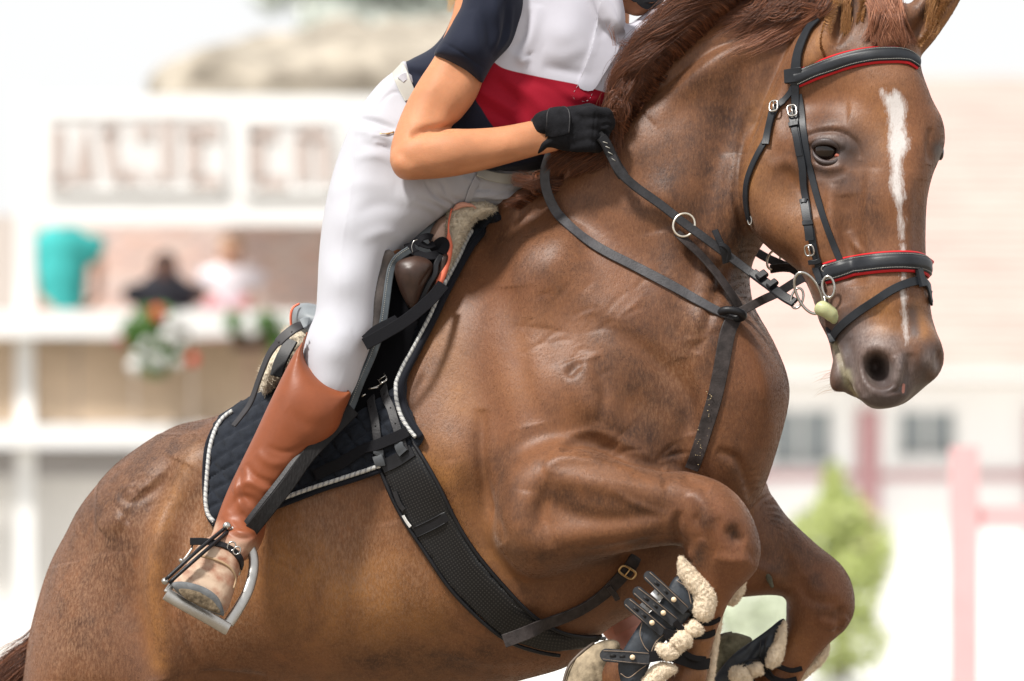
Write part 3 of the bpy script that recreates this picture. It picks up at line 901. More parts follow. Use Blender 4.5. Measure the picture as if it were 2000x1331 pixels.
# neck
G.inflate([(985, 410), (1050, 368), (1120, 305), (1195, 222), (1262, 138), (1335, 66), (1420, 5), (1520, -45), (1640, -75), (1720, -40), (1700, 120), (1600, 300), (1492, 470), (1460, 525),
           (1452, 565), (1462, 625), (1500, 700), (1500, 780), (1380, 820), (1200, 720), (1050, 560)],
          [(1050, 450, -10, 130), (1200, 350, 40, 135), (1300, 200, 60, 105), (1300, 400, 60, 165), (1400, 620, 85, 190), (1420, 150, 90, 110), (1560, 60, 110, 85), (1430, 420, 90, 135), (1480, 700, 60, 180)],
          R=130, p=2.1, k=0.07)
# shoulder blade and upper arm
G.inflate([(1010, 470), (1130, 450), (1260, 560), (1345, 720), (1350, 880), (1290, 1010), (1180, 1090), (1080, 1118), (1015, 1112), (968, 1045), (945, 950), (938, 820), (950, 620)],
          [(1080, 600, 75, 150), (1150, 800, 130, 170), (1080, 1000, 160, 165), (1250, 800, 110, 160)], R=130, p=2.2, k=0.05)
# breast muscles (near and off)
G.inflate([(1340, 640), (1450, 620), (1515, 735), (1522, 800), (1500, 900), (1455, 985), (1380, 960), (1330, 850)], [(1430, 800, 160, 110)], R=95, k=0.07)
# near forearm
G.inflate([(1015, 1112), (965, 1040), (985, 930), (1060, 872), (1140, 868), (1215, 897), (1290, 921), (1342, 921), (1398, 944), (1440, 985), (1466, 1040), (1478, 1075), (1470, 1110), (1440, 1136), (1385, 1126), (1340, 1090), (1330, 1066), (1240, 1074), (1150, 1097), (1070, 1120)],
          [(1060, 1000, 240, 120), (1180, 990, 280, 105), (1300, 1000, 310, 80), (1400, 1030, 320, 72), (1420, 1120, 320, 58)], R=72, p=2.2, k=0.03)
# near knee, cannon, fetlock, pastern, hoof
G.ball(1408, 1035, 325, 62, 66, 88, 0.03, rot=-0.5)
G.chain([(1410, 1100, 322, 54), (1382, 1180, 312, 33), (1358, 1252, 305, 31), (1344, 1320, 300, 33), (1310, 1400, 295, 44)], 0.02)
G.chain([(1300, 1420, 295, 44), (1240, 1370, 275, 38), (1205, 1320, 262, 40), (1185, 1300, 258, 42)], 0.03)
# off forearm
G.inflate([(1380, 950), (1480, 938), (1508, 968), (1540, 1012), (1592, 1062), (1640, 1108), (1659, 1145), (1664, 1190), (1651, 1220), (1618, 1249), (1587, 1280), (1567, 1308), (1545, 1340), (1495, 1340), (1508, 1296), (1530, 1246), (1535, 1196), (1528, 1166), (1450, 1166), (1360, 1180), (1330, 1080)],
          [(1420, 1050, -20, 95), (1520, 1100, -20, 78), (1600, 1160, -15, 68), (1548, 1300, -20, 34)], R=60, p=2.2, k=0.02)
G.ball(1604, 1160, -15, 52, 64, 66, 0.03, rot=-0.5)
G.chain([(1600, 1205, -15, 46), (1556, 1272, -22, 30), (1515, 1340, -34, 32), (1470, 1410, -44, 36), (1450, 1470, -50, 44)], 0.02)
G.chain([(1450, 1470, -50, 44), (1440, 1380, -55, 38), (1448, 1310, -60, 38), (1452, 1290, -60, 40)], 0.03)
# hind limbs, tucked below the picture
G.chain([(250, 1450, -60, 110), (330, 1560, -40, 70), (420, 1660, -30, 45)], 0.05)
G.chain([(200, 1450, -330, 110), (260, 1560, -350, 70), (330, 1660, -350, 45)], 0.05)
# head
HEAD = [(1590, 20), (1640, -20), (1700, -30), (1765, 10), (1790, 60), (1796, 110), (1803, 158), (1820, 205), (1838, 242), (1843, 272), (1838, 300), (1820, 345), (1807, 395), (1804, 450), (1806, 510), (1811, 565), (1818, 610), (1830, 650), (1838, 683),
        (1836, 712), (1818, 744), (1790, 770), (1764, 789), (1732, 798), (1703, 797), (1678, 779), (1650, 764), (1636, 737), (1627, 700), (1618, 662), (1600, 625), (1590, 590), (1572, 548), (1548, 510), (1512, 480), (1478, 448), (1462, 395),
        (1463, 335), (1476, 262), (1500, 190), (1532, 118), (1560, 60)]
G.inflate(HEAD, [(1640, 30, 175, 78), (1560, 200, 165, 80), (1700, 150, 215, 92), (1540, 360, 175, 80), (1640, 300, 215, 100), (1790, 250, 215, 86), (1740, 400, 255, 98), (1620, 480, 235, 88), (1700, 600, 300, 82), (1740, 720, 335, 78), (1640, 720, 310, 55), (1800, 690, 330, 66)],
          R=78, p=2.35, k=0.012, sm=0.3, n=5)
# nasal plane, brows, facial crest, jowl
G.inflate([(1700, 170), (1780, 150), (1812, 230), (1800, 350), (1788, 500), (1790, 600), (1740, 640), (1705, 560), (1700, 400), (1690, 260)], [(1745, 200, 278, 40), (1745, 400, 318, 42), (1750, 600, 350, 42)], R=45, k=0.05)
G.ball(1648, 262, 268, 62, 44, 44, 0.04, rot=0.1)
G.ball(1818, 258, 252, 17, 34, 34, 0.02)
G.inflate([(1480, 300), (1540, 270), (1600, 330), (1610, 430), (1570, 500), (1510, 470), (1470, 390)], [(1540, 380, 215, 58)], R=60, k=0.05)
G.chain([(1640, 360, 280, 24), (1645, 430, 290, 20), (1655, 500, 300, 15)], 0.05)
# muzzle: nostril wings, upper lip, chin
G.ball(1722, 712, 380, 48, 40, 56, 0.035, rot=-0.15)
G.ball(1806, 690, 368, 30, 38, 44, 0.03, rot=-0.3)
G.ball(1722, 762, 385, 44, 34, 32, 0.03, rot=0.1)
G.ball(1650, 722, 340, 22, 28, 44, 0.02, rot=0.45)
# ears
G.inflate([(1600, 112), (1592, 70), (1602, 30), (1620, -20), (1645, -85), (1668, -95), (1690, -50), (1697, 0), (1688, 45), (1665, 80), (1640, 108)], [(1640, 60, 240, 36), (1660, -60, 235, 18)], R=34, k=0.02)
G.inflate([(1738, 92), (1752, 40), (1785, 0), (1830, -50), (1880, -85), (1898, -60), (1880, -10), (1852, 40), (1815, 92), (1788, 104)], [(1790, 50, 215, 32), (1870, -50, 190, 16)], R=34, k=0.02)
G.inflate([(1632, 88), (1622, 50), (1632, 0), (1652, -70), (1666, -78), (1682, -45), (1686, 0), (1676, 42), (1656, 72)], [(1655, 30, 290, 32), (1664, -60, 268, 18)], R=20, k=0.012, sub=True)
G.inflate([(1772, 68), (1790, 30), (1826, -16), (1872, -66), (1884, -58), (1866, -12), (1836, 40), (1800, 80)], [(1805, 40, 262, 32), (1872, -50, 225, 22)], R=20, k=0.012, sub=True)
# nostrils, eye socket, mouth
G.inflate([(1694, 694), (1714, 686), (1735, 698), (1744, 722), (1744, 750), (1728, 760), (1704, 752), (1690, 730), (1686, 708)], [(1715, 722, 425, 62)], R=33, k=0.016, p=2.0, sub=True)
G.ball(1712, 716, 370, 15, 40, 20, 0.012, rot=-0.1, sub=True)
G.ball(1834, 705, 392, 8, 18, 20, 0.012, sub=True)
G.ball(1612, 292, 322, 27, 34, 18, 0.014, rot=0.12, sub=True)
G.chain([(1606, 640, 385, 6), (1625, 668, 398, 6), (1640, 700, 410, 6), (1652, 738, 415, 6), (1676, 772, 418, 6)], 0.02, sub=True)
HV, HQ = G.mesh(smooth=16)
del G, hs_
HU, HW = UV(HV)
print('horse verts', len(HV))

S_ = []
def ridge(pts, w, h, *a): S_.append((pts, w, h * (1.35 if w <= 16 else 1.25), *a))
# neck: folds near the crest, groove by the windpipe, shoulder front
ridge([(1250, 210), (1300, 165), (1390, 95), (1500, 55), (1580, 35)], 13, -7)
ridge([(1270, 235), (1330, 180), (1420, 110), (1520, 80)], 24, 7)
ridge([(1480, 60), (1420, 250), (1380, 400), (1350, 560), (1360, 660)], 30, -9)
ridge([(1440, 300), (1430, 420), (1420, 520)], 26, 10)
ridge([(1465, 210), (1445, 300), (1440, 400), (1450, 460)], 8, -4)
ridge([(1200, 330), (1150, 420), (1160, 520), (1230, 600)], 35, -6)
ridge([(1120, 430), (1080, 520), (1060, 640)], 40, 7)
ridge([(1290, 450), (1320, 560), (1380, 660)], 36, 8)
ridge([(1395, 560), (1385, 620), (1360, 690)], 12, -6)
ridge([(1440, 490), (1410, 540), (1400, 600)], 10, -4)
# shoulder
ridge([(1150, 620), (1250, 680), (1330, 760), (1350, 850)], 22, -8)
ridge([(1120, 700), (1150, 780), (1210, 850)], 34, 8)
ridge([(1000, 560), (1010, 700), (1040, 830)], 30, -7)
ridge([(940, 800), (940, 900), (955, 990), (985, 1060)], 12, -8)
ridge([(1095, 880), (1130, 862), (1180, 872), (1240, 900), (1300, 918)], 9, -10)
ridge([(1110, 852), (1160, 842), (1220, 866), (1270, 892)], 9, 3)
for k_ in range(5): ridge([(1070 + 14 * k_, 885 + 3 * k_), (1105 + 16 * k_, 866 + 6 * k_), (1160 + 18 * k_, 876 + 7 * k_), (1200 + 18 * k_, 900 + 6 * k_)], 4, -1.7)
for k_ in range(5): ridge([(1490 + 5 * k_, 985 + 10 * k_), (1520 + 4 * k_, 988 + 13 * k_), (1540 + 3 * k_, 1010 + 12 * k_)], 4, -1.5)
ridge([(1060, 915), (1100, 895), (1160, 900), (1240, 925)], 12, 5)
ridge([(1160, 700), (1180, 760), (1170, 830)], 14, -5)
ridge([(1130, 715), (1115, 730)], 10, -5)
# breast
ridge([(1400, 880), (1440, 900), (1462, 950), (1468, 985)], 10, -6)
ridge([(1450, 640), (1490, 760), (1500, 880)], 20, 4)
ridge([(1360, 900), (1345, 930), (1390, 950)], 14, -6)
ridge([(1330, 700), (1345, 800), (1330, 900)], 18, -5)
# forearm tendons
ridge([(1060, 930), (1130, 942), (1220, 950), (1300, 962)], 22, 6)
ridge([(1070, 972), (1110, 1000), (1180, 1016), (1260, 1008), (1320, 988)], 17, -5)
ridge([(1050, 1040), (1120, 1052), (1210, 1046), (1290, 1030)], 22, 5)
ridge([(1120, 1080), (1190, 1072), (1260, 1056), (1320, 1046)], 9, -3)
ridge([(1190, 955), (1240, 985), (1300, 1006)], 7, 2.5)
ridge([(1030, 960), (1020, 1030), (1050, 1090)], 22, 6)
ridge([(1075, 925), (1060, 1000), (1080, 1070)], 14, -5)
ridge([(1290, 925), (1300, 935), (1296, 955)], 6, -4)
ridge([(1325, 1000), (1322, 1040), (1338, 1070)], 8, -7)
# knee bones
ridge([(1350, 960), (1380, 1000), (1372, 1050)], 14, 5)
ridge([(1400, 1010), (1420, 1050), (1455, 1065)], 14, -4)
ridge([(1435, 1040), (1440, 1050)], 14, -7)
ridge([(1395, 1085), (1430, 1095), (1465, 1090)], 12, 5)
ridge([(1362, 1015), (1370, 1045)], 9, -4)
ridge([(1350, 1100), (1362, 1150), (1370, 1190)], 12, 4)
ridge([(1390, 1150), (1385, 1200), (1378, 1250)], 7, -3)
# off knee
ridge([(1560, 1130), (1580, 1170), (1640, 1180)], 12, -4)
ridge([(1595, 1210), (1630, 1222), (1655, 1205)], 10, 6)
ridge([(1640, 1195), (1635, 1230)], 8, -5)
ridge([(1480, 980), (1530, 1080), (1545, 1160)], 22, -5)
ridge([(1440, 1100), (1500, 1120), (1540, 1160)], 14, 4)
# flank ridge and folds of the quarter
ridge([(400, 858), (366, 905), (345, 960), (318, 1010), (302, 1080), (300, 1160), (312, 1240), (340, 1325)], 22, 11)
ridge([(350, 900), (318, 960), (280, 1020), (262, 1100), (262, 1180), (280, 1260), (300, 1331)], 30, -11)
ridge([(430, 900), (400, 960), (360, 1060), (350, 1150), (365, 1250), (392, 1310)], 24, -10)
ridge([(345, 1150), (355, 1230), (385, 1300)], 9, 7)
ridge([(230, 960), (250, 980), (290, 960), (330, 930)], 8, -2.5)
ridge([(240, 1010), (225, 1020), (200, 1040)], 18, 5)
ridge([(130, 1100), (150, 1200), (140, 1330)], 40, 6)
ridge([(210, 1080), (220, 1200), (200, 1330)], 40, 5)
ridge([(385, 1318), (440, 1322), (520, 1326)], 10, -8)
# belly and ribs
ridge([(600, 1020), (640, 1130), (700, 1240)], 60, 5)
ridge([(760, 1020), (790, 1130), (850, 1230)], 40, 6)
ridge([(880, 900), (900, 1000), (960, 1130), (1040, 1200)], 22, 6)
ridge([(860, 1230), (960, 1260), (1080, 1250)], 9, -3)
ridge([(840, 1260), (950, 1290), (1050, 1285)], 11, 3)
# head
ridge([(1570, 268), (1600, 258), (1640, 258), (1672, 280), (1680, 310)], 5, -5)
ridge([(1580, 280), (1600, 271), (1630, 273), (1650, 288)], 5, 5)
ridge([(1583, 292), (1588, 318), (1615, 330), (1645, 326)], 6, 5)
ridge([(1590, 342), (1620, 348), (1655, 336)], 6, -1.6)
ridge([(1570, 235), (1610, 215), (1660, 225)], 24, -5)
ridge([(1655, 380), (1660, 470), (1665, 560)], 22, -8)
ridge([(1625, 360), (1625, 430), (1640, 500), (1655, 540)], 12, 6)
ridge([(1655, 450), (1668, 480), (1690, 498)], 7, 4)
ridge([(1700, 330), (1700, 450), (1705, 600)], 20, 6)
ridge([(1775, 330), (1770, 450), (1775, 600)], 18, 3)
ridge([(1798, 350), (1792, 450), (1794, 560)], 14, -3)
ridge([(1816, 250), (1813, 285), (1815, 318)], 6, -3.5)
ridge([(1500, 330), (1540, 320), (1580, 360), (1590, 440)], 14, 4)
ridge([(1490, 230), (1530, 330), (1600, 420)], 16, -4)
ridge([(1590, 520), (1620, 540), (1640, 600)], 20, -6)
ridge([(1690, 690), (1683, 720), (1690, 750), (1712, 768)], 8, 1.5)
ridge([(1700, 682), (1730, 682), (1750, 700), (1758, 730), (1742, 762)], 9, 1.5)
ridge([(1775, 690), (1772, 730), (1765, 770)], 9, -6)
ridge([(1748, 694), (1757, 720), (1750, 750)], 8, 4)
ridge([(1726, 770), (1752, 764), (1768, 752)], 5, -3)
ridge([(1660, 660), (1665, 720), (1690, 775)], 9, -4)
ridge([(1606, 640), (1622, 662), (1638, 700), (1652, 745), (1680, 780)], 4, -8)
ridge([(1560, 150), (1590, 135), (1620, 110)], 8, -4)
HV = sculpt(HV, HQ, S_)
# restless skin: fine wrinkles and soft unevenness
HN = vnormals(HV, HQ)
def vnoise(V, sc, seed=0.0):
    return np.array([noise.noise((x * sc + seed, y * sc, z * sc)) for x, y, z in V.tolist()])
nz1 = vnoise(HV, 9.0); 
HV = HV + HN * (nz1 * 0.0022)[:, None]
for (pts, n_, w_, h_) in [(((1010, 560), (1240, 760)), 18, 5, 0.9), (((1440, 920), (1480, 1000)), 8, 4, 1.5), (((200, 940), (290, 1010)), 14, 4, 0.9), (((1150, 880), (1300, 910)), 8, 4, 1.8), (((1410, 480), (1460, 600)), 8, 4, 1.8), (((900, 1200), (1060, 1260)), 6, 5, 1.2)]:
    st = []
    for i in range(n_):
        a = random.uniform(pts[0][0], pts[1][0]); b = random.uniform(pts[0][1], pts[1][1]); L = random.uniform(30, 70); an = random.uniform(-0.9, -0.1)
        st.append(([(a, b), (a + L * .5 * math.cos(an) , b + L * .5 * math.sin(an) - 4), (a + L * math.cos(an), b + L * math.sin(an))], w_, -h_))
    HV = sculpt(HV, HQ, st)

HU, HW = UV(HV)
HN = vnormals(HV, HQ)
def a_splash(items):
    out = np.zeros(len(HV))
    for pts, w, amt in items:
        out = np.maximum(out, amt * splash(HU, HW, pts, w))
    return out
near = (-HV[:, 1] * 1000 > -1000)
a_dark = a_splash([([(1612, 290), (1655, 292)], 42, 1.0), ([(1600, 335), (1640, 350)], 30, 0.7), ([(1833, 290), (1836, 310)], 14, 1), ([(1695, 740), (1760, 745)], 72, 1.0), ([(1660, 740), (1645, 640)], 46, 1.0),
                   ([(1620, 620), (1610, 600)], 30, 0.9), ([(1690, 775), (1740, 790), (1800, 760)], 42, 1.0), ([(1815, 690), (1800, 740)], 30, 0.9), ([(1640, 560), (1660, 640)], 26, 0.5), ([(1782, 605), (1786, 650)], 14, 0.8), ([(1722, 712)], 20, 1.0), ([(1640, 690), (1648, 730)], 14, 1.0),
                   ([(1702, 716), (1730, 730)], 16, 1.0)])  # extra dark inside the nostril: its shade put into the skin colour
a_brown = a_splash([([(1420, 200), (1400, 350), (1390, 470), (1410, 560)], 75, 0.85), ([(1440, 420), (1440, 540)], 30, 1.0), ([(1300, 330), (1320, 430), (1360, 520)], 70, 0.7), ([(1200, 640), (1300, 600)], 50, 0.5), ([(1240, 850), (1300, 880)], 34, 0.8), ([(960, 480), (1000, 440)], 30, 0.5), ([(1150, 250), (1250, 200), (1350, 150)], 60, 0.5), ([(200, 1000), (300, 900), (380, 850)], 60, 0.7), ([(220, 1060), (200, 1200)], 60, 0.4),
                    ([(1120, 730)], 30, 0.5), ([(1290, 640), (1330, 680)], 40, 0.5), ([(1220, 820), (1320, 840)], 60, 0.4), ([(1080, 960), (1180, 990), (1290, 985)], 26, 0.75), ([(1240, 1060), (1320, 1058)], 16, 0.7), ([(1368, 985), (1375, 1020)], 18, 0.9), ([(1375, 1060), (1360, 1100)], 16, 0.8), ([(1430, 1035), (1438, 1050)], 13, 0.9), ([(1520, 1010), (1580, 1090)], 26, 0.7), ([(1635, 1200), (1600, 1190)], 14, 0.6), ([(1200, 720), (1260, 760), (1330, 790)], 55, 0.6), ([(1360, 560), (1400, 640), (1380, 720)], 35, 0.7), ([(1060, 1090), (1200, 1095)], 18, 0.6), ([(980, 900), (1000, 1000)], 26, 0.5), ([(700, 1290), (950, 1290)], 34, 0.7), ([(1655, 30), (1660, -60)], 24, 1.0), ([(1815, 25), (1860, -40)], 22, 1.0), ([(1640, 90), (1650, 60)], 18, 0.8), ([(840, 470 + 250), (860, 700)], 16, 0.4),  # also darkens belly and forearm undersides: shade put into the coat colour
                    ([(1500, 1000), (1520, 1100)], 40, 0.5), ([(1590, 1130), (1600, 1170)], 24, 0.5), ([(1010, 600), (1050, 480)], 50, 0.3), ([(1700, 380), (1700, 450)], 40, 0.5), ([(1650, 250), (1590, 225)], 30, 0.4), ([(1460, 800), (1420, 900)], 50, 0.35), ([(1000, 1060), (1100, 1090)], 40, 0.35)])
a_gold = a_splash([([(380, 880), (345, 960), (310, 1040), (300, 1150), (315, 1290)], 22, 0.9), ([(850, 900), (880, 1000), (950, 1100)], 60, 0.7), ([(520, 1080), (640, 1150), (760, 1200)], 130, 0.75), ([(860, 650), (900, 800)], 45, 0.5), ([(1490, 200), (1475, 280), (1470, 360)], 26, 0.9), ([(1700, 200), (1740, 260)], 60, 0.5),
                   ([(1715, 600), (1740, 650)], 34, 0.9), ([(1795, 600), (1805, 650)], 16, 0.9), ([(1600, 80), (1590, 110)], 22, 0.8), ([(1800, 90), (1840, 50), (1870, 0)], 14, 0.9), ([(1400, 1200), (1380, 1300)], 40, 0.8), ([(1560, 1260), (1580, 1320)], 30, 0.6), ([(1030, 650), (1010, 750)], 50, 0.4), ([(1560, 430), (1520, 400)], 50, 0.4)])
# white marking: signed distance to the blaze outline
BL = [(1722, 176), (1734, 186), (1750, 178), (1764, 195), (1768, 225), (1766, 250), (1774, 280), (1762, 310), (1760, 345), (1764, 380), (1760, 410), (1766, 440), (1762, 470), (1757, 440), (1752, 400), (1742, 370), (1742, 320), (1736, 290), (1738, 250), (1734, 215), (1728, 195)]
a_blaze = np.full(len(HV), -0.03); mm = (HU > 1650) & (HW < 720) & (HN[:, 1] < 0.2)
bd = np.maximum(poly_sd(np.array(catmull(BL, 4, True)), HU[mm], HW[mm]), 0)
b1 = poly_sd(np.array(catmull(BL, 4, True)), HU[mm], HW[mm])
BL2 = [(1760, 560), (1766, 556), (1769, 580), (1766, 600), (1770, 640), (1770, 670), (1766, 640), (1762, 600)]
b2 = poly_sd(np.array(BL2, float), HU[mm], HW[mm])
BL3 = [(1761, 475), (1766, 475), (1766, 545), (1762, 545)]
b3 = poly_sd(np.array(BL3, float), HU[mm], HW[mm]) - 1.5
BL4 = [(1760, 748), (1768, 748), (1770, 768), (1762, 770)]
a_blaze[mm] = np.maximum(np.maximum(b1, b2), b3) / 1000
a_pink = np.full(len(HV), 0.0); a_pink = 0.8 * splash(HU, HW, [(1765, 752), (1764, 766)], 4)
a_foam = np.maximum(splash(HU, HW, [(1628, 668), (1640, 700), (1652, 740), (1672, 772)], 5), splash(HU, HW, [(1654, 730), (1657, 748)], 9)) * (HU > 1600) * 0.8
a_hoofmud = np.zeros(len(HV))
a_ruddy = a_splash([([(1000, 600), (1000, 780)], 90, 0.7), ([(1380, 1000), (1440, 1100), (1390, 1200)], 60, 0.9), ([(1600, 1140), (1620, 1230), (1570, 1300)], 55, 0.9), ([(1470, 700), (1480, 850)], 60, 0.6), ([(1770, 300), (1800, 200)], 40, 0.6), ([(1600, 220), (1680, 200)], 50, 0.5), ([(1180, 480), (1250, 600)], 60, 0.4)])
a_grey = a_splash([([(1690, 668), (1740, 672)], 24, 0.75), ([(1760, 700), (1752, 735)], 15, 0.9), ([(1690, 640), (1680, 680)], 22, 0.5), ([(1668, 700), (1672, 730)], 12, 0.5), ([(1700, 672), (1672, 720), (1690, 765)], 26, 0.45), ([(1752, 690), (1780, 740)], 24, 0.4), ([(1815, 700), (1830, 720)], 14, 0.9), ([(1638, 690), (1636, 730)], 10, 0.7), ([(1600, 272), (1640, 276)], 9, 0.6)])
a_griz = a_splash([([(130, 1250), (220, 1050), (330, 900)], 90, 0.55), ([(400, 1000), (420, 1200)], 80, 0.7), ([(600, 1050), (750, 1150)], 120, 0.5), ([(1360, 640), (1280, 800)], 50, 0.3), ([(1700, 620), (1720, 660)], 40, 0.4)])

# coat
coat = bpy.data.materials.new('chestnut_coat'); coat.use_nodes = True
nt = coat.node_tree; N_ = nt.nodes; L_ = nt.links
pb = N_['Principled BSDF']
def attr(nm):
    a = N_.new('ShaderNodeAttribute'); a.attribute_name = nm; return a.outputs['Fac']
def mathn(op, a, b=None, c=None, clamp=False):
    m = N_.new('ShaderNodeMath'); m.operation = op; m.use_clamp = clamp
    for i, x in enumerate([a, b, c]):
        if x is None: continue
        if isinstance(x, (int, float)): m.inputs[i].default_value = x
        else: L_.new(x, m.inputs[i])
    return m.outputs[0]
def mixc(f, a, b):
    m = N_.new('ShaderNodeMix'); m.data_type = 'RGBA'
    if isinstance(f, (int, float)): m.inputs['Factor'].default_value = f
    else: L_.new(f, m.inputs['Factor'])
    for nm, x in (('A', a), ('B', b)):
        if isinstance(x, tuple): m.inputs[nm].default_value = (*x, 1)
        else: L_.new(x, m.inputs[nm])
    return m.outputs['Result']
def noisen(scale, stretch=(1, 1, 1), rot=(0, 0, 0), detail=5, rough=0.6, dist=0.0):
    mp = N_.new('ShaderNodeMapping'); mp.inputs['Scale'].default_value = stretch; mp.inputs['Rotation'].default_value = rot
    L_.new(tcn.outputs['Object'], mp.inputs['Vector'])
    n = N_.new('ShaderNodeTexNoise'); n.inputs['Scale'].default_value = scale; n.inputs['Detail'].default_value = detail; n.inputs['Roughness'].default_value = rough; n.inputs['Distortion'].default_value = dist
    L_.new(mp.outputs[0], n.inputs['Vector'])
    return n.outputs['Fac']
def rangen(x, a, b, c=0.0, d=1.0):
    m = N_.new('ShaderNodeMapRange'); m.inputs['From Min'].default_value = a; m.inputs['From Max'].default_value = b; m.inputs['To Min'].default_value = c; m.inputs['To Max'].default_value = d
    L_.new(x, m.inputs['Value']); return m.outputs[0]
tcn = N_.new('ShaderNodeTexCoord')
big = noisen(5.0, detail=4, dist=0.6)
mid = noisen(22.0, detail=5, rough=0.65)
big2 = noisen(11.0, detail=5, rough=0.7, dist=1.2)
fine = noisen(260.0, stretch=(1.0, 1.0, 0.3), rot=(0, 0.5, 0), detail=3, rough=0.7)
fine2 = noisen(520.0, stretch=(1, 1, 0.35), rot=(0, -0.3, 0), detail=2)
BROWN, GOLD, DEEP = (0.130, 0.0535, 0.0240), (0.32, 0.142, 0.045), (0.040, 0.0165, 0.009)
c = mixc(rangen(big, 0.35, 0.65), BROWN, (0.190, 0.076, 0.030))
c = mixc(mathn('MULTIPLY', rangen(mid, 0.47, 0.66), 0.42), c, DEEP)
c = mixc(mathn('MULTIPLY', rangen(noisen(15.0, stretch=(1, 1, 0.7), detail=6, rough=0.7, dist=0.8), 0.56, 0.72), 0.7), c, (0.24, 0.092, 0.033))
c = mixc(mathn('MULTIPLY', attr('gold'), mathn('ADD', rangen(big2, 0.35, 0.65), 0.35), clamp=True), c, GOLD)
c = mixc(mathn('MULTIPLY', attr('red'), 0.55), c, (0.20, 0.068, 0.027))
c = mixc(mathn('MULTIPLY', attr('grizzle'), rangen(fine, 0.44, 0.66)), c, (0.36, 0.22, 0.135))
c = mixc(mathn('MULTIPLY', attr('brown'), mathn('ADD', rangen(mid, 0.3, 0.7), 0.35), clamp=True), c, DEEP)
c = mixc(mathn('MULTIPLY', rangen(fine, 0.45, 0.75), 0.40), c, (0.28, 0.130, 0.058))
c = mixc(mathn('MULTIPLY', rangen(fine2, 0.35, 0.75), 0.35), c, (0.06, 0.022, 0.01))
dk = mathn('MULTIPLY', attr('dark'), mathn('ADD', rangen(mid, 0.3, 0.7, 0.0, 0.35), 0.8), clamp=True)
c = mixc(dk, c, mixc(rangen(mid, 0.35, 0.7), (0.042, 0.031, 0.029), (0.085, 0.063, 0.060)))
bz = mathn('ADD', attr('blaze'), mathn('MULTIPLY', mathn('SUBTRACT', noisen(170.0, stretch=(1, 1, 0.22), detail=4, rough=0.8), 0.5), 0.030))
c = mixc(rangen(bz, -0.006, 0.0065), c, (0.54, 0.50, 0.48))
c = mixc(attr('greyskin'), c, mixc(rangen(fine, 0.3, 0.7), (0.10, 0.075, 0.070), (0.24, 0.19, 0.175)))
c = mixc(rangen(attr('pink'), 0.4, 0.6), c, (0.42, 0.17, 0.13))
c = mixc(mathn('MULTIPLY', attr('foam'), rangen(mid, 0.2, 0.6), clamp=True), c, (0.42, 0.38, 0.24))
hm = attr('hoof')
c = mixc(rangen(hm, 0.35, 0.65), c, mixc(rangen(mid, 0.35, 0.65), (0.22, 0.17, 0.11), (0.42, 0.36, 0.27)))
L_.new(c, pb.inputs['Base Color'])
pb.inputs['Roughness'].default_value = 0.48
pb.inputs['Specular IOR Level'].default_value = 0.36
pb.inputs['Sheen Weight'].default_value = 0.14
pb.inputs['Sheen Roughness'].default_value = 0.4
pb.inputs['Sheen Tint'].default_value = (1.0, 0.85, 0.75, 1)
pb.inputs['Anisotropic'].default_value = 0.3
bp = N_.new('ShaderNodeBump'); bp.inputs['Strength'].default_value = 0.35; bp.inputs['Distance'].default_value = 0.0015
L_.new(mathn('ADD', fine, mathn('MULTIPLY', fine2, 0.5)), bp.inputs['Height'])
bp2 = N_.new('ShaderNodeBump'); bp2.inputs['Strength'].default_value = 0.10; bp2.inputs['Distance'].default_value = 0.006
L_.new(noisen(38.0, stretch=(1, 1, 1), detail=4, dist=1.0), bp2.inputs['Height'])
L_.new(bp2.outputs[0], bp.inputs['Normal'])
L_.new(bp.outputs[0], pb.inputs['Normal'])

horse = thing('horse', 'chestnut horse in mid-jump with a narrow white blaze, wearing saddle and bridle', 'horse', (0, 0, 0))
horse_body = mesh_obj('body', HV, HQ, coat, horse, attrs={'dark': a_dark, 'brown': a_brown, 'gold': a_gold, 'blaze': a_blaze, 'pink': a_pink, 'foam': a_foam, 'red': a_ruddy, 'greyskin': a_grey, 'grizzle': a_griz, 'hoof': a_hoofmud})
HS = Surf(HV, HQ)
# ================================================================== the rider
def colour_material(name, base, regions, rough=0.7, sheen=0.3, bump=0.15, bs=900.0, edge=0.0006, nz=0.06, spec=0.25, fold=0.0):
    """regions: (attribute, colour): painted where the stored signed distance is positive"""
    m = mat(name, base, rough=rough, sheen=sheen, bump=bump, bump_scale=bs, noise_scale=14, noise_amt=nz, spec=spec)
    t = m.node_tree; b = t.nodes['Principled BSDF']
    src = b.inputs['Base Color'].links[0].from_socket
    for an, col in regions:
        a = t.nodes.new('ShaderNodeAttribute'); a.attribute_name = an
        r = t.nodes.new('ShaderNodeMapRange'); r.inputs['From Min'].default_value = -edge; r.inputs['From Max'].default_value = edge
        t.links.new(a.outputs['Fac'], r.inputs['Value'])
        x = t.nodes.new('ShaderNodeMix'); x.data_type = 'RGBA'
        t.links.new(r.outputs[0], x.inputs['Factor']); t.links.new(src, x.inputs['A']); x.inputs['B'].default_value = (*col, 1)
        src = x.outputs['Result']
    t.links.new(src, b.inputs['Base Color'])
    return m

rider = thing('person', 'rider in white breeches, navy white and red shirt and black gloves, leaning over the horse', 'person', (0, 0, 0))
skin = mat('tanned_skin', (0.49, 0.215, 0.108), rough=0.55, spec=0.28, sss=0.2, noise_scale=16, noise_amt=0.13, bump=0.25, bump_scale=420)

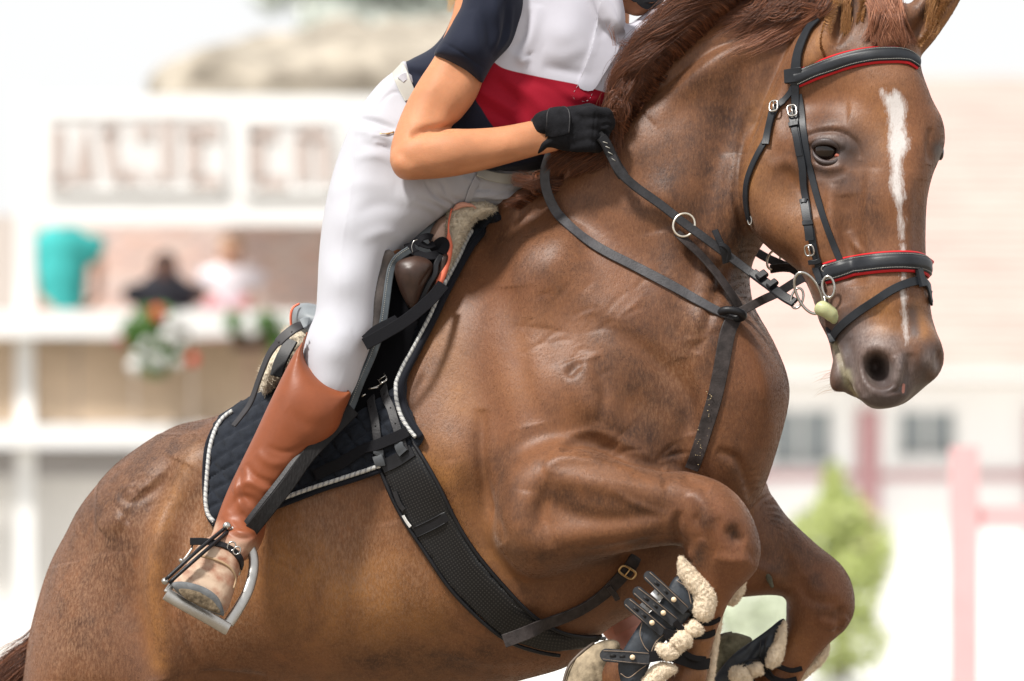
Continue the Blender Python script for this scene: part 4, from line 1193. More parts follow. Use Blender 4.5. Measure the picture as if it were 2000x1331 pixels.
G = Solid((-0.44, -0.42, 0.95), (0.42, 0.34, 2.72), 0.005)
UPARM = [(985, -30), (965, 60), (945, 150), (928, 195), (900, 232), (880, 252), (875, 300), (850, 342), (812, 350), (785, 350), (768, 332), (762, 298), (772, 255), (792, 205), (818, 158), (850, 108), (880, 40), (905, -30)]
FOREARM = [(800, 262), (850, 256), (880, 252), (920, 252), (975, 248), (1035, 237), (1080, 228), (1100, 250), (1095, 290), (1050, 304), (1000, 318), (940, 334), (880, 346), (825, 351), (785, 350), (766, 330), (764, 300)]
G.inflate(UPARM, [(930, -30, 120, 46), (920, 90, 140, 42), (870, 190, 180, 45), (805, 300, 215, 42)], R=44, k=0.012, n=6)
G.inflate(FOREARM, [(810, 305, 228, 42), (880, 298, 234, 44), (980, 285, 217, 36), (1080, 262, 195, 27)], R=42, k=0.006)
# trunk of the body and far arm under the clothes
G.chain([(850, 230, 20, 95), (950, 150, 20, 95), (1060, 60, 20, 105), (1130, -20, 25, 80)], 0.04)
G.chain([(1130, -20, 20, 70), (1200, -60, 30, 48), (1245, -100, 35, 46)], 0.04)
G.chain([(1180, 20, -110, 50), (1190, 180, -160, 38), (1150, 262, -100, 30), (1180, 268, -60, 30)], 0.02)
# head, jaw, nose, lips and ears
G.ball(1262, -190, 40, 86, 74, 104, 0.02, rot=0.25)
G.chain([(1240, -90, 40, 52), (1290, -62, 45, 36), (1300, -40, 45, 26)], 0.04)
G.chain([(1215, -20, 40, 34), (1245, 0, 42, 30), (1282, -20, 44, 26)], 0.03)
G.chain([(1342, -160, 45, 9), (1362, -118, 45, 14)], 0.02)
G.chain([(1345, -85, 45, 11), (1338, -70, 45, 11)], 0.012)
G.ball(1235, -150, 112, 14, 7, 28, 0.008); G.ball(1235, -150, -32, 14, 7, 28, 0.008)
G.ball(1330, -165, 75, 12, 10, 8, 0.01, sub=True); G.ball(1330, -165, 15, 12, 10, 8, 0.01, sub=True)
# legs under the breeches and boots
G.chain([(830, 300, 50, 66), (730, 470, 120, 52), (665, 640, 210, 32), (590, 800, 235, 32), (470, 1020, 245, 24)], 0.02)
G.chain([(880, 330, -80, 85), (760, 480, -220, 70), (820, 650, -300, 50), (950, 900, -300, 42), (1190, 1200, -300, 32)], 0.03)
BV, BQ = G.mesh(smooth=10)
BV = sculpt(BV, BQ, [([(806, 264), (830, 254), (858, 251), (884, 250)], 5, -9, (100, 400), True), ([(800, 250), (840, 238), (880, 236)], 14, 3), ([(778, 320), (800, 338)], 12, 3),
                     ([(880, 300), (980, 290), (1050, 285)], 20, 2), ([(900, 330), (1000, 305)], 7, -1.5), ([(782, 300), (800, 315)], 9, -2), ([(850, 160), (830, 220)], 16, 2)])
mesh_obj('body', BV, BQ, skin, rider)

# shirt
G = Solid((-0.26, -0.26, 1.95), (0.44, 0.26, 2.62), 0.0042)
G.inflate([(788, 128), (800, 118), (848, 90), (880, 40), (905, -60), (960, -120), (1100, -110), (1170, -60), (1205, -30), (1212, 5), (1218, 38), (1235, 44), (1300, -10), (1340, -60), (1400, -20), (1370, 100), (1300, 190), (1230, 230), (1200, 240), (1130, 290), (1078, 322), (1040, 334), (985, 338), (930, 325), (880, 300), (830, 215), (795, 178)],
          [(830, 170, 30, 105), (950, 120, 45, 120), (950, 280, 40, 110), (1100, 80, 50, 128), (1080, 260, 60, 105), (1190, 60, 55, 95), (1300, 60, 10, 90)], R=105, p=2.2, k=0.01)
G.inflate([(1140, -40), (1200, -35), (1218, 10), (1220, 52), (1200, 62), (1180, 45), (1160, 10)], [(1190, 10, 140, 28)], R=18, k=0.02)
TV, TQ = G.mesh(smooth=8)
TV = sculpt(TV, TQ, [
    ([(1172, -10), (1170, 40), (1150, 110), (1128, 170)], 2.5, 2.2), ([(1222, 60), (1200, 110), (1175, 150), (1160, 178)], 2.5, 2.2),
    ([(1195, 40), (1180, 60), (1165, 66)], 6, -5), ([(1160, -10), (1175, 30), (1200, 64)], 5, 4),
    ([(1050, 10), (1040, 60), (1020, 110), (1030, 115)], 13, 5), ([(1030, 20), (1022, 70), (1000, 100)], 9, -5), ([(1010, 105), (1020, 120), (1035, 112)], 7, 4),
    ([(1060, 100), (1100, 110), (1150, 90)], 16, 3), ([(1060, 130), (1110, 140), (1160, 150)], 10, -3),
    ([(980, 150), (1040, 190), (1080, 240)], 14, 6), ([(960, 150), (1010, 200), (1040, 250)], 12, -5), ([(1010, 150), (1070, 170), (1130, 210)], 10, -4), ([(1040, 160), (1120, 190), (1180, 200)], 12, 4),
    ([(930, 200), (980, 230), (1010, 250)], 9, -4), ([(940, 180), (1000, 215)], 8, 4), ([(1140, 190), (1150, 210), (1190, 215)], 8, -4),
    ([(800, 140), (830, 150), (860, 140)], 8, -4), ([(800, 160), (820, 175), (840, 200)], 8, 5), ([(930, 330), (1000, 320), (1060, 305)], 10, 5), ([(950, 312), (1010, 305)], 6, -4),
    ([(1240, 60), (1255, 110), (1250, 160)], 8, 4), ([(1225, 100), (1235, 150)], 7, -4), ([(1260, 40), (1280, 90)], 9, -4)])
tu, tv = UV(TV)
def side(line, u, v):
    """signed distance to an open line; positive on its right-hand side walking along it"""
    p = catmull(line, 6)
    best = np.full(len(u), 1e9); sg = np.ones(len(u))
    for a, b in zip(p[:-1], p[1:]):
        dd, t = seg_dist(u, v, a, b)
        cr = (b[0] - a[0]) * (v - a[1]) - (b[1] - a[1]) * (u - a[0])
        m = dd < best - 1e-9
        best = np.where(m, dd, best); sg = np.where(m, np.sign(cr), sg)
    return best * sg / 1000
a_red = side([(900, 60), (935, 100), (965, 122), (990, 136), (1060, 152), (1130, 166), (1200, 186), (1300, 215)], tu, tv)     # below this line
a_navy = side([(860, -20), (905, 120), (927, 190), (940, 212), (963, 247), (1000, 282), (1060, 302), (1120, 330)], tu, tv)      # left of and below this line
stitch = 0.0008 - np.minimum.reduce([line_dist(np.array(l, float), tu, tv) for l in ([(1128, 168), (1117, 192), (1147, 199), (1158, 180)],)]) / 1000
a_navy2 = a_navy
shirt_m = colour_material('shirt_cloth', (0.50, 0.49, 0.55), [('red_band', (0.27, 0.003, 0.016)), ('navy_part', (0.012, 0.015, 0.030))], rough=0.7, sheen=0.08, nz=0.03, edge=0.0008, spec=0.15)
shirt = mesh_obj('shirt', TV, TQ, shirt_m, rider, attrs={'red_band': a_red, 'navy_part': a_navy2})
TS = Surf(TV, TQ)
thread = mat('thread', (0.55, 0.55, 0.58), rough=0.7)
for l in ([(1173, 5), (1166, 50), (1150, 110), (1128, 168)], [(1222, 66), (1204, 106), (1180, 145), (1157, 178)]):
    A, B = path_on(TS, l, 8, 0.6)
    tube('seam', A, 0.55, thread, shirt, 5)
plk = mat('placket_cloth', (0.48, 0.47, 0.53), rough=0.7, spec=0.15, noise_scale=14, noise_amt=0.03)
patch('placket', TS, [(1176, -6), (1167, 50), (1151, 110), (1129, 166), (1157, 177), (1179, 146), (1203, 107), (1221, 66), (1208, 40), (1196, 10)], plk, shirt, spacing=6, lift=0.5, thick=2.2, n=4, iters=2)
A, B = path_on(TS, [(1128, 168), (1117, 192), (1147, 199), (1158, 180)], 6, 0.6)
for i in range(0, len(A) - 1, 1):
    if i % 2 == 0: tube('stitch', A[i:i + 2], 0.28, thread, shirt, 4)

navy = colour_material('navy_jersey', (0.011, 0.014, 0.028), [], rough=0.75, sheen=0.08, nz=0.1, spec=0.15)
G = Solid((-0.26, -0.30, 2.05), (0.12, 0.02, 2.58), 0.0035)
G.inflate([(905, -75), (903, 0), (885, 42), (868, 72), (848, 104), (862, 116), (900, 138), (938, 162), (948, 152), (966, 122), (1000, 90), (1019, 52), (1025, 0), (1010, -80)],
          [(960, -40, 130, 84), (960, 30, 145, 84), (895, 110, 178, 72), (930, 140, 172, 72), (1005, 50, 120, 76)], pw=2.5, R=62, k=0.01, p=2.1)
SV, SQ = G.mesh(smooth=6)
SV = sculpt(SV, SQ, [([(866, 84), (905, 106), (950, 138)], 2.0, -2.6), ([(940, -10), (955, 60), (960, 110)], 9, -4), ([(965, -10), (972, 60), (965, 110)], 8, 4), ([(990, 0), (985, 60), (962, 115)], 6, -4), ([(920, 20), (930, 80), (945, 120)], 9, 3), ([(1000, 10), (992, 70), (970, 105)], 5, 3)])
mesh_obj('sleeve', SV, SQ, navy, rider)
collar_pt = P(1185, 20, 150)

# breeches
G = Solid((-0.44, -0.38, 1.52), (0.12, 0.34, 2.30), 0.0045)
G.inflate([(795, 122), (772, 138), (742, 162), (714, 196), (690, 234), (667, 288), (648, 346), (632, 420), (623, 500), (620, 565), (616, 612), (602, 648), (592, 690), (594, 730), (620, 790), (665, 795), (695, 755), (712, 710), (735, 655), (746, 590), (757, 530), (785, 488), (850, 432), (900, 405), (960, 404), (1010, 392), (1075, 345), (1100, 322), (1020, 318), (930, 322), (880, 250), (835, 200)],
          [(780, 200, 20, 105), (850, 280, 40, 110), (720, 300, 60, 110), (680, 450, 120, 95), (670, 560, 170, 78), (655, 690, 225, 60), (640, 760, 235, 52), (950, 360, 20, 80), (1050, 340, 10, 60), (800, 400, 90, 90)], R=80, p=2.15, k=0.01)
G.chain([(900, 360, -60, 85), (780, 480, -220, 75), (800, 620, -300, 58), (860, 720, -310, 52)], 0.03)
KV, KQ = G.mesh(smooth=8)
KV = sculpt(KV, KQ, [
    ([(800, 190), (770, 180), (745, 200), (735, 225)], 3, -2.5), ([(740, 215), (800, 262)], 3, -2), ([(700, 235), (745, 240), (780, 258)], 7, -4), ([(690, 255), (740, 262), (775, 275)], 7, 4), ([(705, 280), (750, 288), (790, 300)], 8, -4),
    ([(690, 310), (740, 305), (790, 330)], 9, 3), ([(860, 350), (880, 385), (905, 395)], 5, -4), ([(850, 365), (880, 395), (890, 420)], 8, 4), ([(800, 400), (840, 420), (860, 450)], 8, -4), ([(815, 385), (860, 408), (880, 430)], 5, -5),
    ([(930, 345), (935, 370), (915, 385)], 4, -4), ([(905, 350), (925, 358)], 4, 4), ([(935, 368), (1000, 375), (1050, 368)], 5, -5), ([(930, 385), (990, 390), (1040, 380)], 6, 4), ([(940, 395), (1000, 392)], 3, -4),
    ([(700, 250), (690, 350), (668, 480), (660, 600)], 2, 1.4), ([(640, 640), (660, 655), (690, 650)], 16, 2)] + [([(700 + k * 9, 232 + k * 12), (735 + k * 6, 236 + k * 13), (775 - k, 252 + k * 12)], 5, -6) for k in range(5)]
    + [([(830 + k * 12, 352 + k * 6), (848 + k * 10, 380 + k * 5), (872 + k * 8, 400 + k * 3)], 4, -5) for k in range(4)] + [([(905, 402 - 9 * k), (960, 398 - 10 * k), (1040, 380 - 10 * k)], 3.5, -5) for k in range(4)]
    + [([(690, 420), (740, 400), (800, 410)], 14, -3), ([(700, 470), (750, 455), (790, 470)], 12, 3), ([(640, 380), (700, 360), (770, 365)], 16, 3)])
breech_m = colour_material('breeches_cloth', (0.45, 0.45, 0.49), [], rough=0.75, sheen=0.25, nz=0.02, bump=0.2)
breeches = mesh_obj('breeches', KV, KQ, breech_m, rider)
KS = Surf(KV, KQ)
white_leather = mat('white_leather', (0.44, 0.43, 0.39), rough=0.45, noise_scale=30, noise_amt=0.05)
A, B = path_on(KS, [(778, 134), (789, 165), (803, 196)], 6, 2)
belt = mesh_obj('belt', *strap_mesh(A, B, 30, 3, 1), white_leather, rider); autosmooth(belt)
A, B = path_on(KS, [(930, 338), (980, 350), (1040, 344), (1078, 326)], 6, 3)
o = mesh_obj('belt', *strap_mesh(A, B, 20, 3, 1), white_leather, rider); autosmooth(o)
for q in ([(930, 350), (918, 372), (912, 392)], [(782, 158), (792, 150), (806, 160)]):
    A, B = path_on(KS, q, 5, 4)
    o = mesh_obj('belt_loop', *strap_mesh(A, B, 16, 2.5, 0.8), breech_m, breeches); autosmooth(o)
brass = mat('brass', (0.75, 0.52, 0.25), rough=0.3, metal=1.0)
steel = mat('polished_steel', (0.48, 0.46, 0.43), rough=0.25, metal=1.0, noise_scale=60, noise_amt=0.05)
steel_dull = mat('brushed_steel', (0.50, 0.485, 0.46), rough=0.42, metal=1.0, noise_scale=40, noise_amt=0.12, bump=0.1, bump_scale=300)
A, B = path_on(KS, [(741, 263), (755, 264), (770, 260)], 4, 3)
zp = tube('zip_pull', A, [0.7, 0.9, 1.0, 1.1, 1.6, 1.9, 1.5, 1.8, 1.9][:len(A)], brass, breeches, 6)

# tall boots
def make_boot(shift=None):
    G = Solid((-0.72, -0.50, 1.08), (-0.28, -0.02, 1.72), 0.0035)
    G.inflate([(601, 644), (590, 668), (574, 692), (548, 742), (522, 796), (497, 850), (470, 905), (443, 962), (424, 1012), (414, 1050), (418, 1085), (455, 1100), (495, 1085), (515, 1050), (522, 1018), (545, 985), (575, 935), (605, 892), (640, 862), (660, 838), (672, 805), (686, 768), (670, 764), (642, 750), (614, 730), (597, 706), (592, 680)],
              [(620, 700, 240, 60), (590, 800, 240, 62), (540, 900, 240, 56), (480, 1000, 248, 46), (465, 1060, 262, 44)], R=58, p=2.1, k=0.01)
    G.inflate([(425, 1045), (402, 1052), (382, 1072), (362, 1102), (338, 1140), (342, 1156), (380, 1176), (415, 1198), (438, 1200), (452, 1172), (464, 1130), (474, 1098), (492, 1070), (500, 1048), (470, 1030)],
              [(450, 1060, 275, 46), (410, 1100, 325, 46), (380, 1150, 375, 34), (430, 1180, 370, 34)], R=40, p=2.1, k=0.03)
    V, Q = G.mesh(smooth=8)
    V = sculpt(V, Q, [
        ([(446, 1000), (468, 972), (496, 978), (512, 1006)], 7, -3.6), ([(455, 960), (485, 942), (522, 962)], 8, 3.6), ([(482, 905), (500, 932), (545, 948)], 6, -3.6), ([(500, 882), (530, 905), (572, 902)], 9, 2.9),
        ([(430, 1012), (448, 1030), (480, 1032)], 5, -2.9), ([(448, 1016), (470, 1040), (508, 1038)], 5, 2.9), ([(470, 1000), (490, 1024), (514, 1022)], 5, -2.9), ([(484, 985), (505, 1000), (526, 1000)], 5, 2.9), ([(470, 915), (474, 965), (500, 1000)], 5, -3.6), ([(462, 930), (464, 975), (484, 1010)], 6, 2.9),
        ([(520, 872), (560, 884), (612, 866)], 6, -2.2), ([(430, 1060), (460, 1072), (480, 1068)], 5, -2.2), ([(500, 940), (530, 950), (556, 938)], 4, -2.2), ([(440, 1040), (470, 1052), (500, 1048)], 4, -2.5), ([(560, 800), (600, 830), (650, 830)], 14, -1.8),
        ([(388, 1082), (420, 1092), (450, 1108), (462, 1130)], 2.5, 3), ([(395, 1100), (430, 1112), (455, 1140)], 7, -3), ([(360, 1112), (400, 1120), (440, 1145)], 6, 3)])
    u, v = UV(V)
    dust = (1 / (1 + np.exp(-(v - 1052 - 0.25 * (u - 430)) / 7.0))) * (1 - 0.55 * splash(u, v, [(470, 1090), (455, 1180)], 18))
    dust = np.maximum(dust, 0.8 * splash(u, v, [(415, 1030), (400, 1055)], 14))
    return V, Q, dust
bm_ = mat('tan_boot_leather', (0.225, 0.062, 0.023), rough=0.50, spec=0.34, noise_scale=9, noise_amt=0.16, bump=0.1, bump_scale=350)
t = bm_.node_tree; b = t.nodes['Principled BSDF']; src = b.inputs['Base Color'].links[0].from_socket
a = t.nodes.new('ShaderNodeAttribute'); a.attribute_name = 'dust'
nn = t.nodes.new('ShaderNodeTexNoise'); nn.inputs['Scale'].default_value = 40; nn.inputs['Detail'].default_value = 6
tc_ = t.nodes.new('ShaderNodeTexCoord'); t.links.new(tc_.outputs['Object'], nn.inputs['Vector'])
mr = t.nodes.new('ShaderNodeMapRange'); mr.inputs['From Min'].default_value = 0.25; mr.inputs['From Max'].default_value = 0.6; t.links.new(nn.outputs['Fac'], mr.inputs['Value'])
mm_ = t.nodes.new('ShaderNodeMath'); mm_.operation = 'MULTIPLY'; t.links.new(a.outputs['Fac'], mm_.inputs[0]); t.links.new(mr.outputs[0], mm_.inputs[1]); mm_.use_clamp = True
x = t.nodes.new('ShaderNodeMix'); x.data_type = 'RGBA'; t.links.new(mm_.outputs[0], x.inputs['Factor']); t.links.new(src, x.inputs['A']); x.inputs['B'].default_value = (0.50, 0.37, 0.27, 1)
t.links.new(x.outputs['Result'], b.inputs['Base Color'])
r2 = t.nodes.new('ShaderNodeMapRange'); r2.inputs['To Min'].default_value = 0.44; r2.inputs['To Max'].default_value = 0.85; t.links.new(mm_.outputs[0], r2.inputs['Value']); t.links.new(r2.outputs[0], b.inputs['Roughness'])
OV, OQ, dust = make_boot()
boot = mesh_obj('boot', OV, OQ, bm_, rider, attrs={'dust': dust})
OS = Surf(OV, OQ)
# edge of the boot top, seams
A, B = path_on(OS, [(600, 650), (594, 680), (602, 708), (626, 736), (654, 754), (680, 765)], 8, 0.4)
tube('top_edge', A, 2.0, bm_, boot, 8)
A, B = path_on(OS, [(606, 690), (614, 712), (636, 738), (668, 760)], 8, 0.2)
tube('seam', A, 0.55, mat('boot_seam', (0.22, 0.05, 0.015), rough=0.6), boot, 5)
A, B = path_on(OS, [(392, 1086), (422, 1094), (448, 1108), (460, 1128), (455, 1150)], 8, 0.6)
tube('strap_seam', A, 2.4, mat('pale_welt', (0.40, 0.27, 0.16), rough=0.8), boot, 6)
# sole with the muddy tread seen from in front
rubber = mat('grey_rubber', (0.13, 0.135, 0.14), rough=0.8, noise_scale=60, noise_amt=0.25)
mud = mat('muddy_sole', (0.17, 0.13, 0.085), rough=0.95, noise_scale=90, noise_amt=0.6, bump=0.8, bump_scale=160)
sole_poly = [(337, 1140), (352, 1136), (382, 1141), (408, 1152), (428, 1170), (438, 1200), (424, 1199), (396, 1188), (366, 1170), (345, 1155)]
def sole_d(u, v): return 412 - 0.9 * (v - 1140) * 0.3
patch('sole', None, sole_poly, rubber, boot, spacing=5, lift=0, thick=12, depth=sole_d)
patch('tread', None, [(350, 1150), (376, 1151), (404, 1163), (424, 1181), (430, 1196), (412, 1192), (384, 1180), (360, 1166)], mud, boot, spacing=4, lift=10, thick=5, depth=sole_d)
# the far boot, its foot just below the girth
G = Solid((0.05, 0.16, 1.0), (0.34, 0.44, 1.6), 0.005)
G.chain([(1090, 780, -320, 56), (1130, 950, -310, 58), (1190, 1130, -300, 46), (1215, 1210, -290, 42)], 0.02)
G.chain([(1215, 1215, -290, 42), (1235, 1260, -250, 34), (1245, 1280, -210, 28)], 0.02)
V, Q = G.mesh(smooth=6)
fb = mesh_obj('boot', V, Q, mat('dusty_boot_leather', (0.47, 0.20, 0.14), rough=0.6, noise_scale=12, noise_amt=0.1), rider, label='dusty far boot below the girth')
FS = Surf(V, Q)
A, B = path_on(FS, [(1200, 1232), (1225, 1222), (1250, 1205)], 5, 1)
o = mesh_obj('ankle_strap', *strap_mesh(A, B, 22, 3, 1), mat('dusty_strap', (0.42, 0.2, 0.15), rough=0.6), fb); autosmooth(o)

# spur and its strap on the near boot
black_l = mat('black_leather', (0.010, 0.010, 0.012), rough=0.42, spec=0.28, noise_scale=25, noise_amt=0.35, bump=0.15, bump_scale=500)
black_w = mat('worn_black_leather', (0.022, 0.021, 0.023), rough=0.5, spec=0.3, noise_scale=30, noise_amt=0.5, bump=0.3, bump_scale=260)
A, B = path_on(OS, [(371, 1058, 350), (400, 1058, 345), (428, 1064), (452, 1075), (468, 1092), (470, 1108)], 6, 3)
sp = mesh_obj('spur_strap', *strap_mesh(A, B, 14, 4, 1), black_l, rider); autosmooth(sp)
for c, r in (((450, 1074), 9), ((460, 1080), 8)):
    loc, n_ = OS.hit_edge(*c)
    tube('strap_buckle', ring_pts(loc + n_ * 0.009, (0.8, 0, -0.6), (0.6, 0, 0.8), r * .8, r, 20), 1.5, steel, sp, 6, closed=True)
sw = tube('spur', catmull([P(376, 1070, 345), P(366, 1085, 352), P(358, 1094, 358), P(352, 1098, 362)], 5), [2.2] * 11 + [4, 5.5, 6, 6, 3][:5], steel_dull, rider, 10)
tube('spur_arm', catmull([P(376, 1064, 345), P(372, 1078, 345), P(364, 1092, 352)], 5), 1.8, black_l, sw, 6)
A, B = path_on(OS, [(468, 1096), (472, 1112), (466, 1124)], 4, 3)
tube('strap_end', A, 2.2, steel, sp, 6)

# gloves: palm, four curled fingers and a thumb closed on the rein
G = Solid((0.02, -0.32, 1.98), (0.26, -0.06, 2.20), 0.0024)
GD = 205
G.inflate([(1040, 232), (1062, 216), (1110, 212), (1150, 209), (1178, 216), (1192, 228), (1198, 244), (1192, 262), (1180, 280), (1172, 295), (1150, 298), (1110, 296), (1075, 290), (1060, 298), (1048, 302), (1052, 280), (1068, 268), (1042, 264)],
          [(1055, 260, GD, 36), (1110, 255, GD + 4, 38), (1165, 250, GD, 34)], R=34, k=0.006, p=2.3, n=4)
for k_, (u0, v0, r0) in enumerate([(1150, 222, 14), (1152, 243, 14.5), (1150, 264, 14), (1146, 284, 12.5)]):
    G.chain([(u0 - 26, v0 + 3, GD + 22, r0 - 2), (u0 + 6, v0, GD + 30, r0), (u0 + 32 - 3 * k_, v0 + 2, GD + 16, r0 - 1), (u0 + 36 - 5 * k_, v0 + 4, GD - 12, r0 - 2), (u0 + 14, v0 + 6, GD - 30, r0 - 3)], 0.005)
G.chain([(1110, 226, GD + 10, 16), (1150, 218, GD + 8, 15), (1178, 226, GD + 2, 13), (1190, 240, GD, 12)], 0.008)
V, Q = G.mesh(smooth=4)
V = sculpt(V, Q, [([(1163, 218), (1160, 250), (1158, 292)], 2.2, -2.0), ([(1175, 246), (1188, 243), (1197, 250)], 3, -3.5), ([(1170, 252), (1180, 252), (1192, 262)], 3, 3), ([(1168, 262), (1178, 258), (1188, 268)], 3, -3), ([(1120, 225), (1135, 230), (1140, 250)], 5, -2.5),
                  ([(1118, 240), (1122, 255), (1115, 270)], 4, -3), ([(1100, 262), (1116, 262), (1126, 256)], 3, 2.5), ([(1060, 266), (1100, 262), (1118, 262)], 1.6, -2), ([(1110, 268), (1112, 290)], 1.6, -2)])
glove_m = mat('black_suede', (0.010, 0.010, 0.012), rough=0.9, sheen=0.02, spec=0.12, noise_scale=60, noise_amt=0.4, bump=0.5, bump_scale=450)
glove = mesh_obj('glove', V, Q, glove_m, rider)
GS = Surf(V, Q)
patch('wrist_tab', GS, [(1068, 222), (1074, 214), (1102, 211), (1113, 220), (1113, 258), (1108, 262), (1068, 266)], glove_m, glove, spacing=4, lift=1, thick=3.5, n=3)
A, B = path_on(GS, [(1069, 264), (1069, 240), (1070, 222), (1078, 214), (1092, 212), (1106, 213), (1113, 224), (1112, 244), (1111, 260)], 5, 4.5)
tube('tab_piping', A, 1.5, black_w, glove, 6)
A, B = path_on(GS, [(1040, 233), (1039, 250), (1043, 264), (1060, 265), (1068, 268)], 5, 1.0)
tube('cuff_piping', A, 1.5, black_w, glove, 6)
A, B = path_on(GS, [(1068, 268), (1056, 280), (1048, 292), (1050, 303)], 5, 1.0)
tube('cuff_piping', A, 1.5, black_w, glove, 6)
G = Solid((0.08, -0.02, 1.98), (0.26, 0.20, 2.20), 0.004)
G.inflate([(1100, 225), (1150, 215), (1190, 225), (1200, 250), (1185, 285), (1150, 292), (1105, 285)], [(1150, 250, -75, 30)], R=30, k=0.01)
for k_ in range(4): G.chain([(1150, 225 + 18 * k_, -50, 12), (1190, 228 + 18 * k_, -60, 12), (1188, 232 + 18 * k_, -95, 11)], 0.005)
G.chain([(1120, 225, -60, 13), (1160, 214, -62, 12), (1185, 222, -68, 11)], 0.006)
V, Q = G.mesh(smooth=4); mesh_obj('glove', V, Q, glove_m, rider)

# hair and helmet (only their lower ends reach the picture)
blond = mat('blond_hair', (0.62, 0.43, 0.22), rough=0.55, sheen=0.3)
st, rr = [], []
for i in range(260):
    x0, z0 = random.uniform(905, 960), random.uniform(-130, -90)
    e = (random.uniform(872, 905), random.uniform(-8, 26)); d0 = random.uniform(60, 120)
    st.append(catmull([P(x0 + 30, z0 - 20, d0), P(x0, z0, d0 + 20), P((x0 + e[0]) / 2 + random.uniform(-8, 8), (z0 + e[1]) / 2, d0 + 25), P(e[0], e[1], d0 + 15)], 4)); rr.append(0.0008)
for i in range(500):
    a0 = random.uniform(0, 2 * math.pi)
    st.append(catmull([P(1170 + 20 * math.cos(a0), -180 + 30 * math.sin(a0), 40 + 30 * math.sin(a0 * 2)), P(1080, -170 + random.uniform(-20, 20), 60), P(1000, -130 + random.uniform(-20, 20), 85), P(930 + random.uniform(-20, 20), -90, 100)], 4)); rr.append(0.0009)
hair('hair', st, rr, blond, rider)
G = Solid((0.12, -0.16, 2.42), (0.42, 0.12, 2.78), 0.005)
G.ball(1258, -215, 40, 104, 92, 92, 0.01, rot=0.2)
G.chain([(1330, -200, 75, 9), (1385, -178, 60, 7), (1392, -175, 40, 7), (1385, -178, 15, 7), (1330, -200, 5, 9)], 0.02)
G.ball(1270, -120, 40, 100, 100, 72, 0.01, sub=True)
V, Q = G.mesh(smooth=4)
helmet = mesh_obj('helmet', V, Q, mat('helmet_velvet', (0.02, 0.02, 0.025), rough=0.8), rider)
for q in ([P(1230, -60, 100), P(1222, -20, 95), P(1206, 4, 90), P(1197, 16, 92)], [P(1238, -60, 100), P(1236, -20, 92), P(1255, 8, 88), P(1278, 12, 80), P(1296, -6, 60)], [P(1210, -40, 92), P(1240, -2, 90), P(1290, -4, 84)]):
    A = catmull(q, 6); B = np.tile(np.array([0.1, -1, 0]), (len(A), 1))
    o = mesh_obj('chin_strap', *strap_mesh(A, B, 13, 3, 1), black_l, helmet); autosmooth(o)
A = np.array([P(1200, 9, 96), P(1194, 19, 96)]); o = mesh_obj('strap_tip', *strap_mesh(A, np.tile([0, -1, 0], (2, 1)), 15, 3, 1), steel_dull, helmet)
# ================================================================== saddlery
web = mat('black_webbing', (0.010, 0.010, 0.012), rough=0.85, spec=0.12, bump=0.6, bump_scale=320, stretch=(1, 1, 5))
red_l = mat('red_edging', (0.50, 0.012, 0.018), rough=0.5)
thread_g = mat('pale_thread', (0.45, 0.43, 0.38), rough=0.8)
brown_l = mat('brown_black_leather', (0.038, 0.028, 0.024), rough=0.5, spec=0.45, noise_scale=30, noise_amt=0.45, bump=0.25, bump_scale=260)
roll_l = mat('rubbed_brown_leather', (0.040, 0.021, 0.015), rough=0.42, spec=0.4, noise_scale=22, noise_amt=0.5, bump=0.1, bump_scale=120)
grey_l = mat('grey_leather', (0.20, 0.22, 0.235), rough=0.45, noise_scale=20, noise_amt=0.15)

def lay(name, surf, pts, w, th, m, parent, lift=2.0, n=8, bev=0.8, twist=None, label=None):
    A, B = path_on(surf, pts, n, lift)
    o = mesh_obj(name, *strap_mesh(A, B, w, th, bev, twist), m, parent, label=label); autosmooth(o)
    return o, A, B
def offset_line(A, B, off, up):
    T = np.gradient(A, axis=0); T /= np.linalg.norm(T, axis=1, keepdims=True) + 1e-12
    S = np.cross(T, B); S /= np.linalg.norm(S, axis=1, keepdims=True) + 1e-12
    return A + S * off / 1000 + B * up / 1000
def stitches(parent, A, B, off, up, m=None, step=3.2, ln=2.0, r=0.45):
    """one row of short thread stitches, joined: far too small to pick apart"""
    L = offset_line(A, B, off, up)
    d = np.concatenate([[0], np.cumsum(np.linalg.norm(np.diff(L, axis=0), axis=1))]) * 1000
    ps = []
    s_ = 0.5
    while s_ + ln < d[-1]:
        a = np.array([np.interp(s_, d, L[:, k]) for k in range(3)]); b = np.array([np.interp(s_ + ln, d, L[:, k]) for k in range(3)])
        ps.append(tube_mesh([a, b], r, 4)); s_ += step
    if ps:
        mesh_obj('stitching', *join(ps), m or thread_g, parent, kind='stuff')
def buckle(parent, c, n_, along, w, h, m, r=1.8, prong=True, name='buckle'):
    """D-shaped frame with a prong; c world point, n_ outward, along = strap direction"""
    c = np.array(c); n_ = np.array(n_); t = np.array(along); t = t - n_ * (t @ n_); t /= np.linalg.norm(t); s_ = np.cross(t, n_)
    pts = []
    for a in np.linspace(0, 2 * math.pi, 28, endpoint=False):
        ca, sa = math.cos(a), math.sin(a)
        pts.append(c + s_ * (w / 2000) * np.sign(ca) * abs(ca) ** 0.55 + t * (h / 2000) * np.sign(sa) * abs(sa) ** 0.7)
    o = tube(name, pts, r, m, parent, 8, closed=True)
    if prong: tube('prong', [c - t * h / 2000, c + n_ * 0.001, c + t * h / 2000 + n_ * 0.0008], r * 0.7, m, o if o.parent is None or o.parent.parent is None else parent, 6)
    return o

